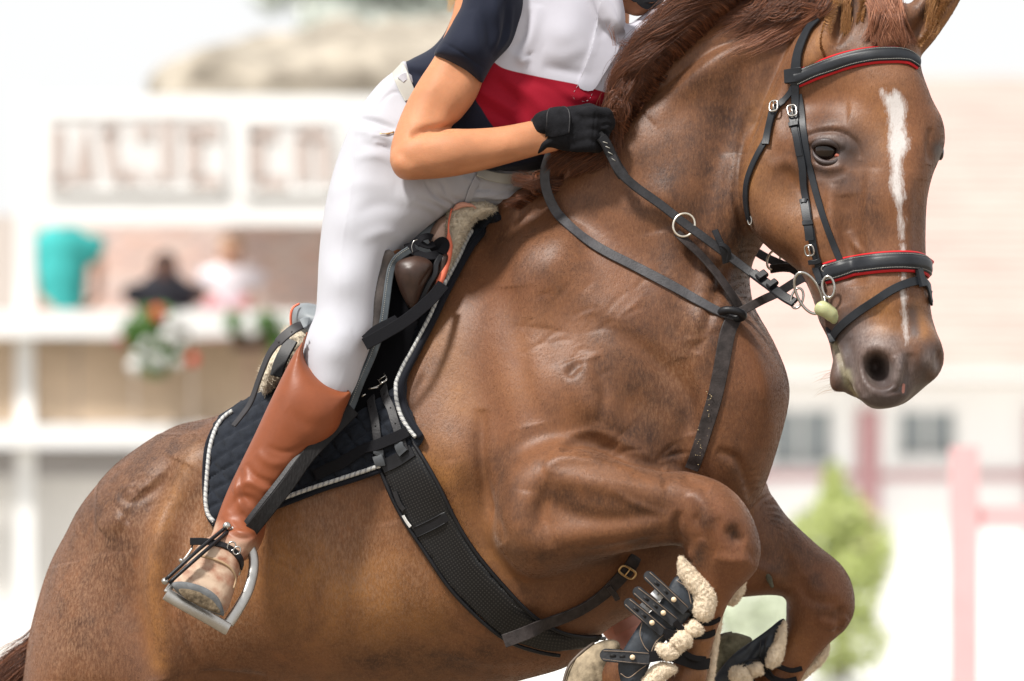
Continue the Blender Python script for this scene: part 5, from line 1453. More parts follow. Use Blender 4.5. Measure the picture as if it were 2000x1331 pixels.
# ---- saddle cloth with quilting and twisted cord piping
cloth_m = mat('quilted_cotton', (0.015, 0.018, 0.025), rough=0.9, sheen=0.05, spec=0.15, noise_scale=80, noise_amt=0.3, bump=0.4, bump_scale=700)
navy_bind = mat('binding', (0.009, 0.010, 0.015), rough=0.8, sheen=0.05, spec=0.15, bump=0.3, bump_scale=500)
PAD = [(980, 418), (962, 436), (938, 467), (915, 502), (897, 535), (878, 570), (866, 596), (853, 622), (828, 670), (812, 700), (798, 738), (794, 770), (801, 800), (814, 828), (828, 858), (800, 890), (745, 922), (690, 942), (630, 958), (560, 984), (500, 1008), (440, 1030), (412, 1022), (402, 985), (399, 930), (404, 870), (424, 826), (462, 800), (505, 768), (560, 735), (640, 680), (740, 590), (820, 520), (900, 455), (950, 418)]
def quilt(u, v, sd):
    a = (u * 0.50 + v * 0.87) / 25.0; b = (u * 0.80 - v * 0.60) / 34.0
    ga = np.abs((a % 1) - 0.5) * 2; gb = np.abs((b % 1) - 0.5) * 2
    h = 6.0 * (1 - np.maximum(ga ** 3, gb ** 4))
    return np.where(sd > 12, h - 3.0, 0)
saddle_cloth = thing('saddle_cloth', 'quilted black saddle cloth with twisted silver cord piping, under the saddle', 'saddle cloth')
pad = patch('cloth', HS, PAD, cloth_m, saddle_cloth, spacing=3.6, lift=6, thick=9, n=5, relief=quilt, iters=6)
pv = np.zeros(len(pad.data.vertices) * 3); pad.data.vertices.foreach_get('co', pv); pv = pv.reshape(-1, 3)
pf = []
for p_ in pad.data.polygons:
    vs = list(p_.vertices)
    pf.append(vs[:3])
    if len(vs) == 4: pf.append([vs[0], vs[2], vs[3]])
PS = Surf(pv, np.array(pf))
def cord(name, surf, pts, r, lift, pitch, mats, parent, n=8):
    A, B = path_on(surf, pts, n, lift)
    d = np.concatenate([[0], np.cumsum(np.linalg.norm(np.diff(A, axis=0), axis=1))]) * 1000
    m_ = max(12, int(d[-1] / pitch * 8))
    s_ = np.linspace(0, d[-1], m_)
    A2 = np.stack([np.interp(s_, d, A[:, k]) for k in range(3)], 1); B2 = np.stack([np.interp(s_, d, B[:, k]) for k in range(3)], 1)
    T = np.gradient(A2, axis=0); T /= np.linalg.norm(T, axis=1, keepdims=True); S = np.cross(T, B2); S /= np.linalg.norm(S, axis=1, keepdims=True); U = np.cross(S, T)
    for q in range(3):
        ph = s_ / pitch * 2 * math.pi / 1.0 + q * 2 * math.pi / 3
        H_ = A2 + (S * np.cos(ph)[:, None] + U * np.sin(ph)[:, None]) * r * 0.5 / 1000
        tube(name, H_, r * 0.56, mats[q], parent, 5)
silver_c = mat('silver_cord', (0.52, 0.52, 0.50), rough=0.45, sheen=0.3); silver_d = mat('grey_cord', (0.30, 0.30, 0.31), rough=0.6)
cord('piping', PS, [(924, 455), (912, 474), (895, 510), (863, 570), (841, 620), (814, 670), (795, 705), (779, 740), (774, 765), (780, 800), (795, 830), (814, 855)], 4.4, 6, 11, (silver_c, silver_c, silver_d), pad, 6)
cord('piping', PS, [(742, 909), (690, 928), (630, 946), (560, 972), (520, 988), (470, 1006)], 4.4, 4, 11, (silver_c, silver_c, silver_d), pad, 6)
cord('piping', PS, [(455, 806), (432, 824), (414, 862), (407, 920), (404, 970), (408, 1005), (420, 1020)], 4.4, 4, 11, (silver_c, silver_c, silver_d), pad, 6)
A, B = path_on(PS, [(972, 422), (950, 444), (927, 470), (906, 505), (888, 538), (870, 572), (846, 622), (821, 671), (804, 704), (788, 740), (784, 768), (791, 800), (806, 830), (822, 856)], 6, 4)
tube('binding', A, 7.0, navy_bind, pad, 8)
A, B = path_on(PS, [(745, 918), (690, 938), (630, 955), (560, 982), (500, 1004), (442, 1026), (412, 1018), (403, 985), (400, 930), (405, 868), (425, 828)], 6, 2)
tube('binding', A, 4.5, navy_bind, pad, 8)

# ---- sheepskin half pad: fleece roll over the withers and behind the cantle
fleece_m = mat('sheepskin', (0.60, 0.52, 0.40), rough=0.95, sheen=0.4, noise_scale=70, noise_amt=0.22, bump=0.8, bump_scale=240)
pink_m = mat('coral_lining', (0.78, 0.19, 0.11), rough=0.7, noise_scale=40, noise_amt=0.15)
def fleece(name, lo, hi, shapes, parent, h=0.0028, amp=3.2, seed=0.0, tufts=900, m=None, tuft_len=8, flen=95.0):
    G = Solid(lo, hi, h)
    for k_, a_ in shapes: getattr(G, k_)(*a_[0], **a_[1])
    V, Q = G.mesh(smooth=4)
    N = vnormals(V, Q)
    disp = np.array([noise.noise((x * flen + seed, y * flen, z * flen)) + 0.6 * noise.noise((x * 230 + seed, y * 230, z * 230)) for x, y, z in V.tolist()])
    V = V + N * (disp * amp / 1000)[:, None]
    o = mesh_obj(name, V, Q, m or fleece_m, parent)
    if tufts:
        fr = np.where(N[:, 1] < 0.35)[0]
        st, rr = [], []
        N2 = vnormals(V, Q)
        for i in np.random.choice(fr, min(tufts, len(fr)), replace=False):
            a = V[i] - N2[i] * 0.001; dr = N2[i] + np.random.normal(0, 0.45, 3); dr /= np.linalg.norm(dr)
            L = tuft_len / 1000 * random.uniform(0.5, 1.1)
            w = np.random.normal(0, 0.35, 3)
            st.append(np.array([a, a + dr * L * 0.4 + w * L * 0.15, a + dr * L * 0.75 + w * L * 0.45, a + (dr * 0.9 + w * 0.8) * L])); rr.append(random.uniform(0.00030, 0.0006))
        hair('wool', st, rr, m or fleece_m, o, kind='stuff')
    return o
half_pad = thing('half_pad', 'cream sheepskin half pad with coral lining, showing in front of the saddle pommel', 'saddle pad')
fleece('fleece', (-0.16, -0.20, 2.10 - 0.34), (0.0, 0.12, 2.00), [
    ('inflate', (([(880, 410), (895, 401), (930, 396), (958, 402), (970, 410), (948, 420), (926, 432), (910, 456), (894, 492), (880, 528), (872, 556), (864, 545), (870, 510), (874, 470), (872, 440)],
                  [(920, 410, 60, 36), (896, 460, 92, 28), (874, 540, 112, 14)]), dict(R=22, k=0.01)))], half_pad, tufts=2600)
A = catmull([P(882, 408, 98), P(876, 440, 122), (P(877, 480, 142)), P(872, 512, 158), P(862, 542, 168), P(850, 566, 172)], 6)
tube('lining', A, [1.8] * 9 + [3.5, 5, 6] + [7.5] * 15 + [6, 5, 4, 2], pink_m, half_pad, 8)
A = catmull([P(884, 412, 100), P(900, 401, 100), P(922, 402, 98), P(930, 408, 97)], 5)
tube('lining', A, [2, 3, 4.5, 6, 6, 6, 6, 5, 4, 4, 3, 2, 2, 2, 1.5, 1], mat('faded_lining', (0.60, 0.30, 0.22), rough=0.7), half_pad, 8)
fleece('fleece', (-0.52, -0.20, 1.50), (-0.38, 0.10, 1.78), [
    ('inflate', (([(560, 640), (548, 668), (530, 690), (512, 715), (506, 745), (514, 768), (530, 760), (560, 720), (600, 690), (610, 650)],
                  [(540, 710, 60, 40), (590, 660, 50, 40)]), dict(R=20, k=0.01)))], half_pad, tufts=1500)

# ---- saddle
saddle = thing('saddle', 'black leather jumping saddle with a rubbed brown knee roll, under the rider', 'saddle')
def fld(pts):
    C = np.array(pts, float)
    def f(u, v):
        w = 1 / (np.hypot(C[:, 0] - u, C[:, 1] - v) + 12) ** 2
        return float((w * C[:, 2]).sum() / w.sum())
    return f
G = Solid((-0.50, -0.20, 1.68), (-0.08, 0.22, 2.02), 0.004)
G.inflate([(568, 604), (576, 596), (600, 592), (640, 595), (700, 560), (770, 470), (830, 430), (865, 415), (885, 425), (882, 470), (860, 520), (800, 590), (720, 660), (640, 690), (590, 660), (570, 640)],
          [(590, 620, 20, 90), (700, 600, 20, 110), (860, 440, 30, 50)], R=40, k=0.01)
V, Q = G.mesh(smooth=5)
mesh_obj('seat', V, Q, grey_l, saddle)
A = catmull([P(569, 640, 90), P(568, 618, 95), P(572, 602, 95), P(584, 594, 80)], 5)
tube('cantle_edge', A, 2.5, pink_m, saddle, 6)
# pommel, silvery inside of the arch
G = Solid((-0.20, -0.14, 1.86), (-0.06, 0.10, 2.0), 0.003)
G.inflate([(848, 438), (862, 424), (880, 420), (886, 440), (880, 480), (864, 496), (838, 480), (836, 462)], [(865, 450, 70, 24)], R=16, k=0.01)
V, Q = G.mesh(smooth=4); mesh_obj('pommel', V, Q, mat('pommel_plate', (0.42, 0.27, 0.20), rough=0.25, spec=0.6, metal=0.3), saddle)
flap_d = fld([(760, 520, 165), (750, 600, 200), (735, 660, 215), (700, 750, 215), (670, 815, 215), (640, 850, 205), (800, 560, 190), (640, 700, 150), (600, 800, 190)])
fl = patch('flap', None, [(775, 503), (764, 518), (757, 545), (750, 590), (742, 640), (722, 695), (700, 745), (684, 785), (668, 822), (655, 838), (640, 850), (600, 850), (560, 780), (600, 680), (680, 560), (750, 490)], brown_l, saddle, spacing=9, lift=0, thick=7, depth=flap_d)
A = catmull([P(u, v, flap_d(u, v) + 6) for u, v in [(800, 488), (778, 503), (766, 520), (760, 545), (754, 590), (746, 640), (727, 695), (705, 745), (690, 785), (676, 818)]], 6)
o = mesh_obj('flap_border', *strap_mesh(A, np.tile([0.25, -1, 0], (len(A), 1)), 15, 5, 1.6), mat('flap_piping', (0.060, 0.072, 0.082), rough=0.45, noise_scale=30, noise_amt=0.3), saddle); autosmooth(o)
stitches(saddle, A, np.tile([0.25, -1.0, 0], (len(A), 1)), 3.5, 2.8, step=4)
# underside of the flap, dark, and the inner flap
und = fld([(800, 520, 150), (800, 640, 170), (740, 760, 175), (700, 860, 170), (830, 560, 150)])
patch('inner_flap', None, [(800, 495), (850, 500), (868, 520), (852, 560), (826, 610), (808, 650), (795, 700), (780, 745), (740, 790), (700, 850), (668, 900), (630, 900), (640, 830), (690, 740), (720, 650), (740, 560), (770, 500)], mat('black_felt', (0.004, 0.004, 0.005), rough=0.95, spec=0.05), saddle, spacing=9, lift=0, thick=5, depth=und)
G = Solid((-0.28, -0.24, 1.72), (-0.10, -0.08, 1.90), 0.003)
G.inflate([(775, 512), (792, 503), (815, 500), (838, 508), (846, 522), (838, 545), (825, 572), (814, 598), (800, 603), (786, 580), (775, 552), (770, 530)], [(800, 530, 172, 34), (815, 585, 176, 22)], R=32, k=0.01)
V, Q = G.mesh(smooth=5); V = sculpt(V, Q, [([(818, 560), (832, 540), (845, 520)], 3, -3), ([(800, 520), (812, 560), (808, 595)], 10, 3)])
mesh_obj('knee_roll', V, Q, roll_l, saddle)
A = catmull([P(862, 500, 165), P(853, 515, 175), P(850, 535, 180), P(838, 555, 182), P(826, 580, 182), P(816, 600, 182), P(803, 622, 185)], 6)
o = mesh_obj('inner_piping', *strap_mesh(A, np.tile([0.1, -1, 0], (len(A), 1)), 11, 6, 2), black_l, saddle); autosmooth(o)
G = Solid((-0.20, -0.24, 1.74), (-0.06, -0.08, 1.90), 0.003)
G.inflate([(858, 502), (876, 498), (872, 530), (858, 560), (836, 590), (822, 608), (816, 600), (832, 572), (848, 540)], [(850, 545, 155, 18)], R=12, k=0.01)
V, Q = G.mesh(smooth=3); mesh_obj('roll_block', V, Q, roll_l, saddle)
# saddle ties near the pommel
for pts, w in (([(798, 476, 150), (806, 490, 160), (830, 500, 165), (858, 498, 160)], 20), ([(862, 496, 160), (870, 480, 150), (862, 472, 142), (842, 490, 138)], 18), ([(812, 478, 150), (822, 466, 152), (836, 462, 150), (844, 466, 148)], 17), ([(818, 474, 155), (836, 482, 150), (848, 476, 146)], 14)):
    A = catmull([P(*q) for q in pts], 6)
    o = mesh_obj('saddle_tie', *strap_mesh(A, np.tile([0.1, -1, 0.35], (len(A), 1)), w, 3, 1, twist=lambda t: 0.5 * math.sin(t * 3)), web, saddle); autosmooth(o)
tube('ring_wire', catmull([P(806, 494, 170), P(804, 482, 170), P(808, 472, 168), P(816, 468, 165)], 5), 0.9, steel, saddle, 5)
# keeper loop of wide webbing
A = catmull([P(712, 673, 268), P(745, 655, 262), P(790, 628, 246), P(825, 600, 222), P(848, 578, 200), P(866, 556, 175)], 7)
keeper = mesh_obj('webbing_loop', *strap_mesh(A, np.tile([0.1, -1, 0.12], (len(A), 1)), 24, 3, 1), web, saddle); autosmooth(keeper)
A = catmull([P(712, 662, 266), P(735, 642, 250), P(775, 622, 225)], 6)
o = mesh_obj('webbing_loop', *strap_mesh(A, np.tile([0.3, -1, 0.6], (len(A), 1)), 14, 3, 1), web, saddle); autosmooth(o)
# stirrup leather end hanging behind the leg
A = catmull([P(618, 632, 120), P(596, 634, 150), P(575, 642, 165), P(548, 664, 168), P(526, 692, 165), P(508, 735, 160), P(490, 785, 160), P(472, 812, 162), P(456, 832, 165)], 6)
o = mesh_obj('leather_tail', *strap_mesh(A, np.array([[-0.5, -1, 0.45]] * 20 + [[-0.85, -0.5, 0.2]] * (len(A) - 20)), lambda t: 24 - 8 * t, 4, 1.2), mat('grey_black_leather', (0.026, 0.024, 0.026), rough=0.5, noise_scale=30, noise_amt=0.3), saddle); autosmooth(o)
for u_, v_ in ((570, 649), (545, 669)):
    mesh_obj('hole', *tube_mesh([P(u_, v_, 172), P(u_, v_, 168)], 2.0, 8), mat('dark_hole', (0.01, 0.008, 0.007)), o)
o = mesh_obj('rear_panel', *strap_mesh(catmull([P(570, 665, 120), P(556, 690, 130), P(546, 712, 135), P(540, 735, 140)], 5), np.tile([-0.3, -1, 0.2], (16, 1)), 26, 6, 2), black_l, saddle); autosmooth(o)
A = catmull([P(590, 634, 165), P(600, 630, 165), P(604, 640, 160)], 4); o = mesh_obj('leather_keeper', *strap_mesh(A, np.tile([-0.3, -1, 0.3], (len(A), 1)), 22, 7, 2), grey_l, saddle); autosmooth(o)

# ---- girth
perf = mat('perforated_leather', (0.009, 0.009, 0.010), rough=0.36, spec=0.3, noise_scale=15, noise_amt=0.2)
t = perf.node_tree; b = t.nodes['Principled BSDF']
at1 = t.nodes.new('ShaderNodeAttribute'); at1.attribute_name = 'gu'; at2 = t.nodes.new('ShaderNodeAttribute'); at2.attribute_name = 'gv'
def M_(op, a, b_=None):
    m = t.nodes.new('ShaderNodeMath'); m.operation = op
    for i, x in enumerate((a, b_)):
        if x is None: continue
        if isinstance(x, (int, float)): m.inputs[i].default_value = x
        else: t.links.new(x, m.inputs[i])
    return m.outputs[0]
ca = M_('COSINE', M_('MULTIPLY', at1.outputs['Fac'], math.pi * 2)); cb = M_('COSINE', M_('MULTIPLY', at2.outputs['Fac'], math.pi * 2))
dots = M_('GREATER_THAN', M_('ADD', ca, cb), 1.0)
x = t.nodes.new('ShaderNodeMix'); x.data_type = 'RGBA'; t.links.new(dots, x.inputs['Factor']); t.links.new(b.inputs['Base Color'].links[0].from_socket, x.inputs['A']); x.inputs['B'].default_value = (0.034, 0.032, 0.030, 1); t.links.new(x.outputs['Result'], b.inputs['Base Color'])
bpn = t.nodes.new('ShaderNodeBump'); bpn.inputs['Strength'].default_value = 0.6; bpn.inputs['Distance'].default_value = 0.001; bpn.invert = True; t.links.new(dots, bpn.inputs['Height']); t.links.new(bpn.outputs[0], b.inputs['Normal'])
girth = thing('girth', 'black perforated leather girth running down behind the horse\'s elbow', 'girth')
GL = [(741, 905), (758, 945), (778, 990), (805, 1038), (840, 1090), (878, 1145), (925, 1192), (975, 1235), (1035, 1262), (1090, 1271)]
GR = [(808, 862), (838, 905), (868, 958), (893, 1012), (920, 1062), (952, 1108), (990, 1150), (1038, 1196), (1100, 1232), (1172, 1238)]
gl_, gr_ = catmull(GL, 6), catmull(GR, 6)
GP = list(gl_) + [np.array((1140, 1262)), np.array((1165, 1250))] + list(gr_[::-1])
def g_u(u, v, sd): return line_dist(gl_, u, v) / 5.8
def g_v(u, v, sd):
    out = np.zeros(len(u)); best = np.full(len(u), 1e9); mid_ = (gl_ + gr_[:len(gl_)]) / 2; acc = 0
    for a, b_ in zip(mid_[:-1], mid_[1:]):
        dd, tt = seg_dist(u, v, a, b_); m = dd < best; L = np.hypot(*(b_ - a)); best = np.where(m, dd, best); out = np.where(m, acc + tt * L, out); acc += L
    return out / 5.8
gb = patch('girth_band', HS, GP, perf, girth, spacing=7, lift=5, thick=10, dense=False, iters=5, attrs={'gu': g_u, 'gv': g_v})
for L in (GL, GR):
    A, B = path_on(HS, L, 6, 13); tube('piping', A, 4.0, black_l, girth, 8)
gv_ = np.zeros(len(gb.data.vertices) * 3); gb.data.vertices.foreach_get('co', gv_)
gfa = []
for p_ in gb.data.polygons:
    vs = list(p_.vertices); gfa.append(vs[:3])
    if len(vs) == 4: gfa.append([vs[0], vs[2], vs[3]])
GS2 = Surf(gv_.reshape(-1, 3), np.array(gfa))
lay('cross_band', GS2, [(812, 1040), (850, 1022), (888, 1000)], 20, 3, black_l, girth, 1.5)
for off in (-9, 9): 
    A, B = path_on(GS2, [(812 + off * .4, 1040 + off), (850 + off * .4, 1022 + off), (888 + off * .4, 1000 + off)], 6, 3); tube('band_ridge', A, 1.6, black_l, girth, 6)
lay('end_cap', GS2, [(748, 912), (775, 900), (806, 880)], 26, 4, black_l, girth, 2)
lay('maker_tag', GS2, [(790, 1006), (796, 1016), (804, 1028)], 7, 2, mat('white_tag', (0.7, 0.7, 0.68)), girth, 5)
lay('keeper_loop', GS2, [(772, 960), (782, 985), (790, 996)], 9, 4, black_w, girth, 4)
# billet straps and buckles
for pts, w in (([(722, 742), (728, 790), (738, 850), (745, 905)], 17), ([(748, 750), (762, 795), (778, 840), (792, 882)], 17)):
    o, A, B = lay('billet', PS, pts, w, 4, black_w, girth, 6)
    L_h = offset_line(A, B, 0, 2.3)
    for k_ in range(4, len(L_h), 5): mesh_obj('hole', *tube_mesh([L_h[k_], L_h[k_] + B[k_] * 0.0006], 1.6, 8), mat('strap_hole', (0.004, 0.004, 0.004)) if k_ == 4 and w == 17 and 'strap_hole' not in bpy.data.materials else bpy.data.materials['strap_hole'], o)
for pts in ([(738, 884), (745, 908)], [(782, 862), (790, 884)]):
    pts3 = [pts[0], ((pts[0][0] + pts[1][0]) / 2, (pts[0][1] + pts[1][1]) / 2), pts[1]]
    lay('billet_end', PS, pts3, 20, 5, mat('worn_grey_leather', (0.055, 0.06, 0.066), rough=0.5, noise_scale=30, noise_amt=0.3), girth, 10)
for c, a0 in (((735, 756), 0.45), ((752, 746), 0.5)):
    loc, n_ = PS.hit_edge(*c); buckle(girth, loc + n_ * 0.014, n_, (math.cos(a0), 0, math.sin(a0)), 22, 16, steel, 1.8)
for a_, b_ in (((706, 775), (714, 770)), ((719, 760), (738, 757)), ((741, 752), (752, 744))):
    tube('buckle_bar', [P(*a_, 205), P(*b_, 205)], 1.8, steel, girth, 6)
lay('webbing_strap', PS, [(618, 926), (650, 910), (700, 888), (745, 870), (796, 848)], 22, 3, web, saddle, 12)

# ---- stirrup leather and stirrup
st_l = thing('stirrup_leather', 'black stirrup leather strap running from the saddle down to the silver stirrup', 'strap')
A = catmull([P(478, 1052, 300), P(520, 1000, 310), P(560, 950, 300), P(600, 893, 285), P(640, 850, 260), P(690, 800, 225)], 7)
grain = mat('creased_black_leather', (0.007, 0.006, 0.006), rough=0.6, spec=0.22, noise_scale=40, noise_amt=0.5, bump=0.9, bump_scale=120, stretch=(2.2, 1, 0.7))
o = mesh_obj('front_strap', *strap_mesh(A, np.tile([0.1, -1, 0.05], (len(A), 1)), 27, 4, 1.4), grain, st_l); autosmooth(o)
A = catmull([P(464, 1043, 292), P(505, 990, 302), P(548, 935, 296), P(590, 880, 278), P(640, 835, 240)], 7)
o = mesh_obj('back_strap', *strap_mesh(A, np.tile([-0.55, -1, 0.1], (len(A), 1)), 11, 4, 1.2), black_w, st_l); autosmooth(o)
iron = thing('stirrup', 'silver safety stirrup with a black rubber band down one side, under the boot', 'stirrup')
A = catmull([P(442, 1040, 305), P(456, 1052, 302), P(474, 1062, 300), P(488, 1070, 300), P(495, 1090, 302), P(494, 1120, 312), P(484, 1155, 330), P(465, 1190, 350), P(446, 1218, 362)], 7)
def sw_(t): return 12 + 6 * t
o = mesh_obj('side_bar', *strap_mesh(A, np.array([[0.45, -1, 0.25]] * len(A)), lambda t: 17 + 4 * t, 11, 3.5), steel_dull, iron); autosmooth(o, 50)
A = catmull([P(452, 1032, 306), P(462, 1036, 306), P(474, 1050, 304), P(488, 1062, 302), P(490, 1072, 301)], 6)
tube('eye_bar', A, 4.2, steel_dull, iron, 8)
A = catmull([P(448, 1046, 306), P(452, 1036, 306), P(462, 1032, 306), P(468, 1038, 305)], 5)
tube('eye_hook', A, 4.0, steel_dull, iron, 8)
A = np.array([P(324, 1160, 405), P(360, 1181, 400), P(400, 1203, 388), P(444, 1229, 366)])
o = mesh_obj('tread_bar', *strap_mesh(catmull(A, 5), np.tile([-0.15, -1, 0.3], (16, 1)), 24, 14, 3), steel_dull, iron); autosmooth(o, 50)
o = mesh_obj('tread_back', *strap_mesh(catmull([P(345, 1152, 330), P(385, 1174, 325), P(430, 1200, 318)], 5), np.tile([-0.15, -1, 0.3], (11, 1)), 14, 12, 3), steel_dull, iron); autosmooth(o, 50)
o = mesh_obj('tread_rubber', *strap_mesh(catmull([P(340, 1178, 380), P(380, 1199, 374), P(422, 1222, 360)], 5), np.tile([-0.15, -1, 0.3], (11, 1)), 10, 12, 3), black_w, iron)
o = mesh_obj('side_bar', *strap_mesh(catmull([P(325, 1158, 404), P(332, 1148, 402), P(338, 1140, 398)], 4), np.tile([0.3, -1, 0.2], (9, 1)), 12, 9, 3), steel_dull, iron)
tube('stud', [P(322, 1136, 408), P(322, 1135, 414)], 6.5, steel, iron, 14)
tube('stud', [P(443, 1028, 308), P(443, 1028, 316)], 8, steel, iron, 14)
for du, dv in ((-3, -3), (4, 3)):
    A = catmull([P(441 + du, 1036 + dv, 312), P(385 + du * 1.2, 1083 + dv, 392), P(326 + du, 1136 + dv, 411)], 8)
    tube('rubber_band', A, 3.6, black_l, iron, 8)

# ---- martingale
mart = thing('martingale', 'dusty black running martingale with neck strap, chest strap and two rings', 'martingale')
dusty_l = mat('dusty_dark_leather', (0.036, 0.029, 0.028), rough=0.55, spec=0.25, noise_scale=45, noise_amt=0.55, bump=0.3, bump_scale=260)
neck_l = mat('grey_neck_leather', (0.050, 0.048, 0.052), rough=0.5, spec=0.3, noise_scale=45, noise_amt=0.35, bump=0.3, bump_scale=260)
o, A, B = lay('neck_strap', HS, [(1075, 300, 150), (1064, 335, 150), (1068, 375, 152), (1090, 420), (1130, 460), (1180, 492), (1240, 522), (1300, 552), (1350, 582), (1400, 610), (1436, 622)], 19, 5, neck_l, mart, 4)
o, A, B = lay('chest_strap', HS, [(1432, 622), (1420, 650), (1410, 710), (1398, 770), (1384, 820), (1370, 865), (1358, 900), (1351, 916)], lambda t: 31 - 5 * t, 5, dusty_l, mart, 3)
o, A, B = lay('girth_strap', HS, [(984, 1253, 262), (1030, 1236, 262), (1080, 1212), (1130, 1190), (1175, 1160), (1215, 1122), (1238, 1093), (1262, 1045, 170)], lambda t: 26, 5, dusty_l, mart, 6)
loc, n_ = HS.hit_edge(1222, 1112); buckle(mart, loc + n_ * 0.014, n_, (-0.5, 0, -0.8), 36, 18, brass, 2.2)
lay('keeper', HS, [(1185, 1140), (1196, 1152), (1204, 1164)], 10, 8, dusty_l, mart, 9)
loc, n_ = HS.hit_edge(1428, 615)
c0 = np.array(P(1430, 614, -loc.y * 1000 + 16))
o = tube('rubber_stop', ring_pts(c0, np.array([1, 0, -0.15]), np.array([0.05, -0.75, 0.45]), 21, 15, 28), 8, black_l, mart, 12, closed=True)
RD = 238   # depth of the rings
for q in ([(1322, 455, RD), (1338, 470, RD + 4), (1370, 500, RD), (1400, 535, RD), (1425, 570, RD), (1442, 600, RD - 8), (1440, 616, RD - 8)],):
    A = catmull([P(*x) for x in q], 7); o = mesh_obj('ring_strap', *strap_mesh(A, np.array([[0.5, -1, 0.2]] * len(A)), lambda t: 17 + 6 * math.sin(t * 2.2), 4, 1.2, twist=lambda t: 0.4 * math.sin(t * math.pi)), dusty_l, mart); autosmooth(o)
A = catmull([P(*x) for x in [(1432, 618, RD - 6), (1452, 606, RD - 4), (1490, 586, RD - 20), (1520, 572, RD - 60), (1552, 552, RD - 110), (1575, 540, RD - 150)]], 7)
o = mesh_obj('ring_strap', *strap_mesh(A, np.tile([0.1, -1, 0.15], (len(A), 1)), 17, 4, 1.2), dusty_l, mart); autosmooth(o)
nickel = mat('old_nickel', (0.70, 0.64, 0.54), rough=0.3, metal=1.0, noise_scale=50, noise_amt=0.1)
tube('ring', ring_pts(P(1336, 440, RD + 4), (0.96, 0.1, -0.2), (0.25, 0.15, 0.95), 21, 23, 36), 2.6, nickel, mart, 8, closed=True)
tube('ring', ring_pts(P(1511, 508, 20), (0.85, 0.3, -0.4), (0.35, 0.1, 0.9), 13, 20, 30), 2.4, nickel, mart, 8, closed=True)
mud_s = mat('dried_mud', (0.40, 0.31, 0.18), rough=0.95)
rnd = random.Random(4)
ms = []
for cu, cv, du, dv, n_ in ((1384, 800, 7, 60, 16), (1366, 870, 7, 30, 14)):
    for _ in range(n_):
        u_, v_ = rnd.gauss(cu, du * .5), rnd.gauss(cv, dv * .5)
        if cu > 1400: d_ = RD - 8 if cu < 1440 else RD - 26
        else:
            l_, nn_ = HS.hit_edge(u_, v_); d_ = -l_.y * 1000 + 8.5
        r_ = rnd.uniform(0.5, 1.2)
        ms.append(tube_mesh([P(u_ - r_, v_, d_ + 1), P(u_, v_ + r_ * .3, d_ + 2.4), P(u_ + r_, v_, d_ + 1)], [r_ * .5, r_, r_ * .4], 5))
mesh_obj('mud_specks', *join(ms), mud_s, mart, kind='stuff')

# ---- reins
reins = thing('reins', 'black leather reins running from the glove to the bit ring', 'reins')
q = [(1168, 262, 238), (1182, 280, 238), (1194, 305, 238), (1210, 335, 238), (1240, 364, 238), (1290, 400, 240), (1336, 436, 242), (1380, 468, 244), (1420, 498, 246), (1460, 528, 252), (1500, 558, 280), (1540, 584, 328)]
A = catmull([P(*x) for x in q], 7)
o = mesh_obj('rein', *strap_mesh(A, np.tile([0.12, -1, 0.25], (len(A), 1)), lambda t: 19 - 3 * t, 4.2, 1.2), black_w, reins); autosmooth(o)
rein_o = o
A = catmull([P(*x) for x in [(1174, 268, 242), (1184, 282, 240), (1196, 307, 236), (1211, 335, 232), (1216, 342, 231)]], 7)
o = mesh_obj('rubber_grip', *strap_mesh(A, np.tile([0.12, -1, 0.25], (len(A), 1)), 21, 7, 2), black_l, rein_o); autosmooth(o)
for k_ in range(6):
    p_ = A[6 + k_ * 3]; tube('scuff', [p_ + np.array([-0.005, -0.0045, 0.002]), p_ + np.array([0.004, -0.0045, -0.001 - 0.001 * k_])], 0.7, thread_g, rein_o, 4)
A = catmull([P(1208, 330, 232), P(1218, 345, 231)], 3)
o = mesh_obj('grip_collar', *strap_mesh(A, np.tile([0.12, -1, 0.25], (len(A), 1)), 22, 8, 2), black_w, rein_o); autosmooth(o)
# billet at the bit end, loops, hook stud
A = catmull([P(1470, 533, 262), P(1500, 556, 286), P(1528, 578, 318), P(1552, 592, 338)], 6)
o = mesh_obj('rein_billet', *strap_mesh(A, np.tile([0.12, -1, 0.25], (len(A), 1)), 19, 7, 2), black_l, rein_o); autosmooth(o)
for (a_, b_) in (((1484, 534), (1492, 542)), ((1505, 552), (1512, 558))):
    o2 = mesh_obj('loop', *strap_mesh([np.array(P(*a_, 276 + (a_[0] - 1484) * 1.0)), np.array(P(*b_, 284 + (b_[0] - 1492) * 1.0))], np.tile([0.12, -1, 0.25], (2, 1)), 22, 10, 2.5), black_l, rein_o); autosmooth(o2)
# rein stop: a small slotted strap
A = catmull([P(1396, 450, 250), P(1404, 468, 256), P(1412, 486, 256), P(1418, 514, 248)], 5)
o = mesh_obj('rein_stop', *strap_mesh(A, np.tile([0.3, -1, 0], (len(A), 1)), 13, 4, 1.5), black_l, reins); autosmooth(o)
A = catmull([P(1404, 478, 258), P(1414, 480, 259), P(1424, 492, 254), P(1422, 512, 248)], 5)
o = mesh_obj('rein_stop_loop', *strap_mesh(A, np.tile([0.3, -1, 0], (len(A), 1)), 9, 4, 1.5), black_l, reins); autosmooth(o)
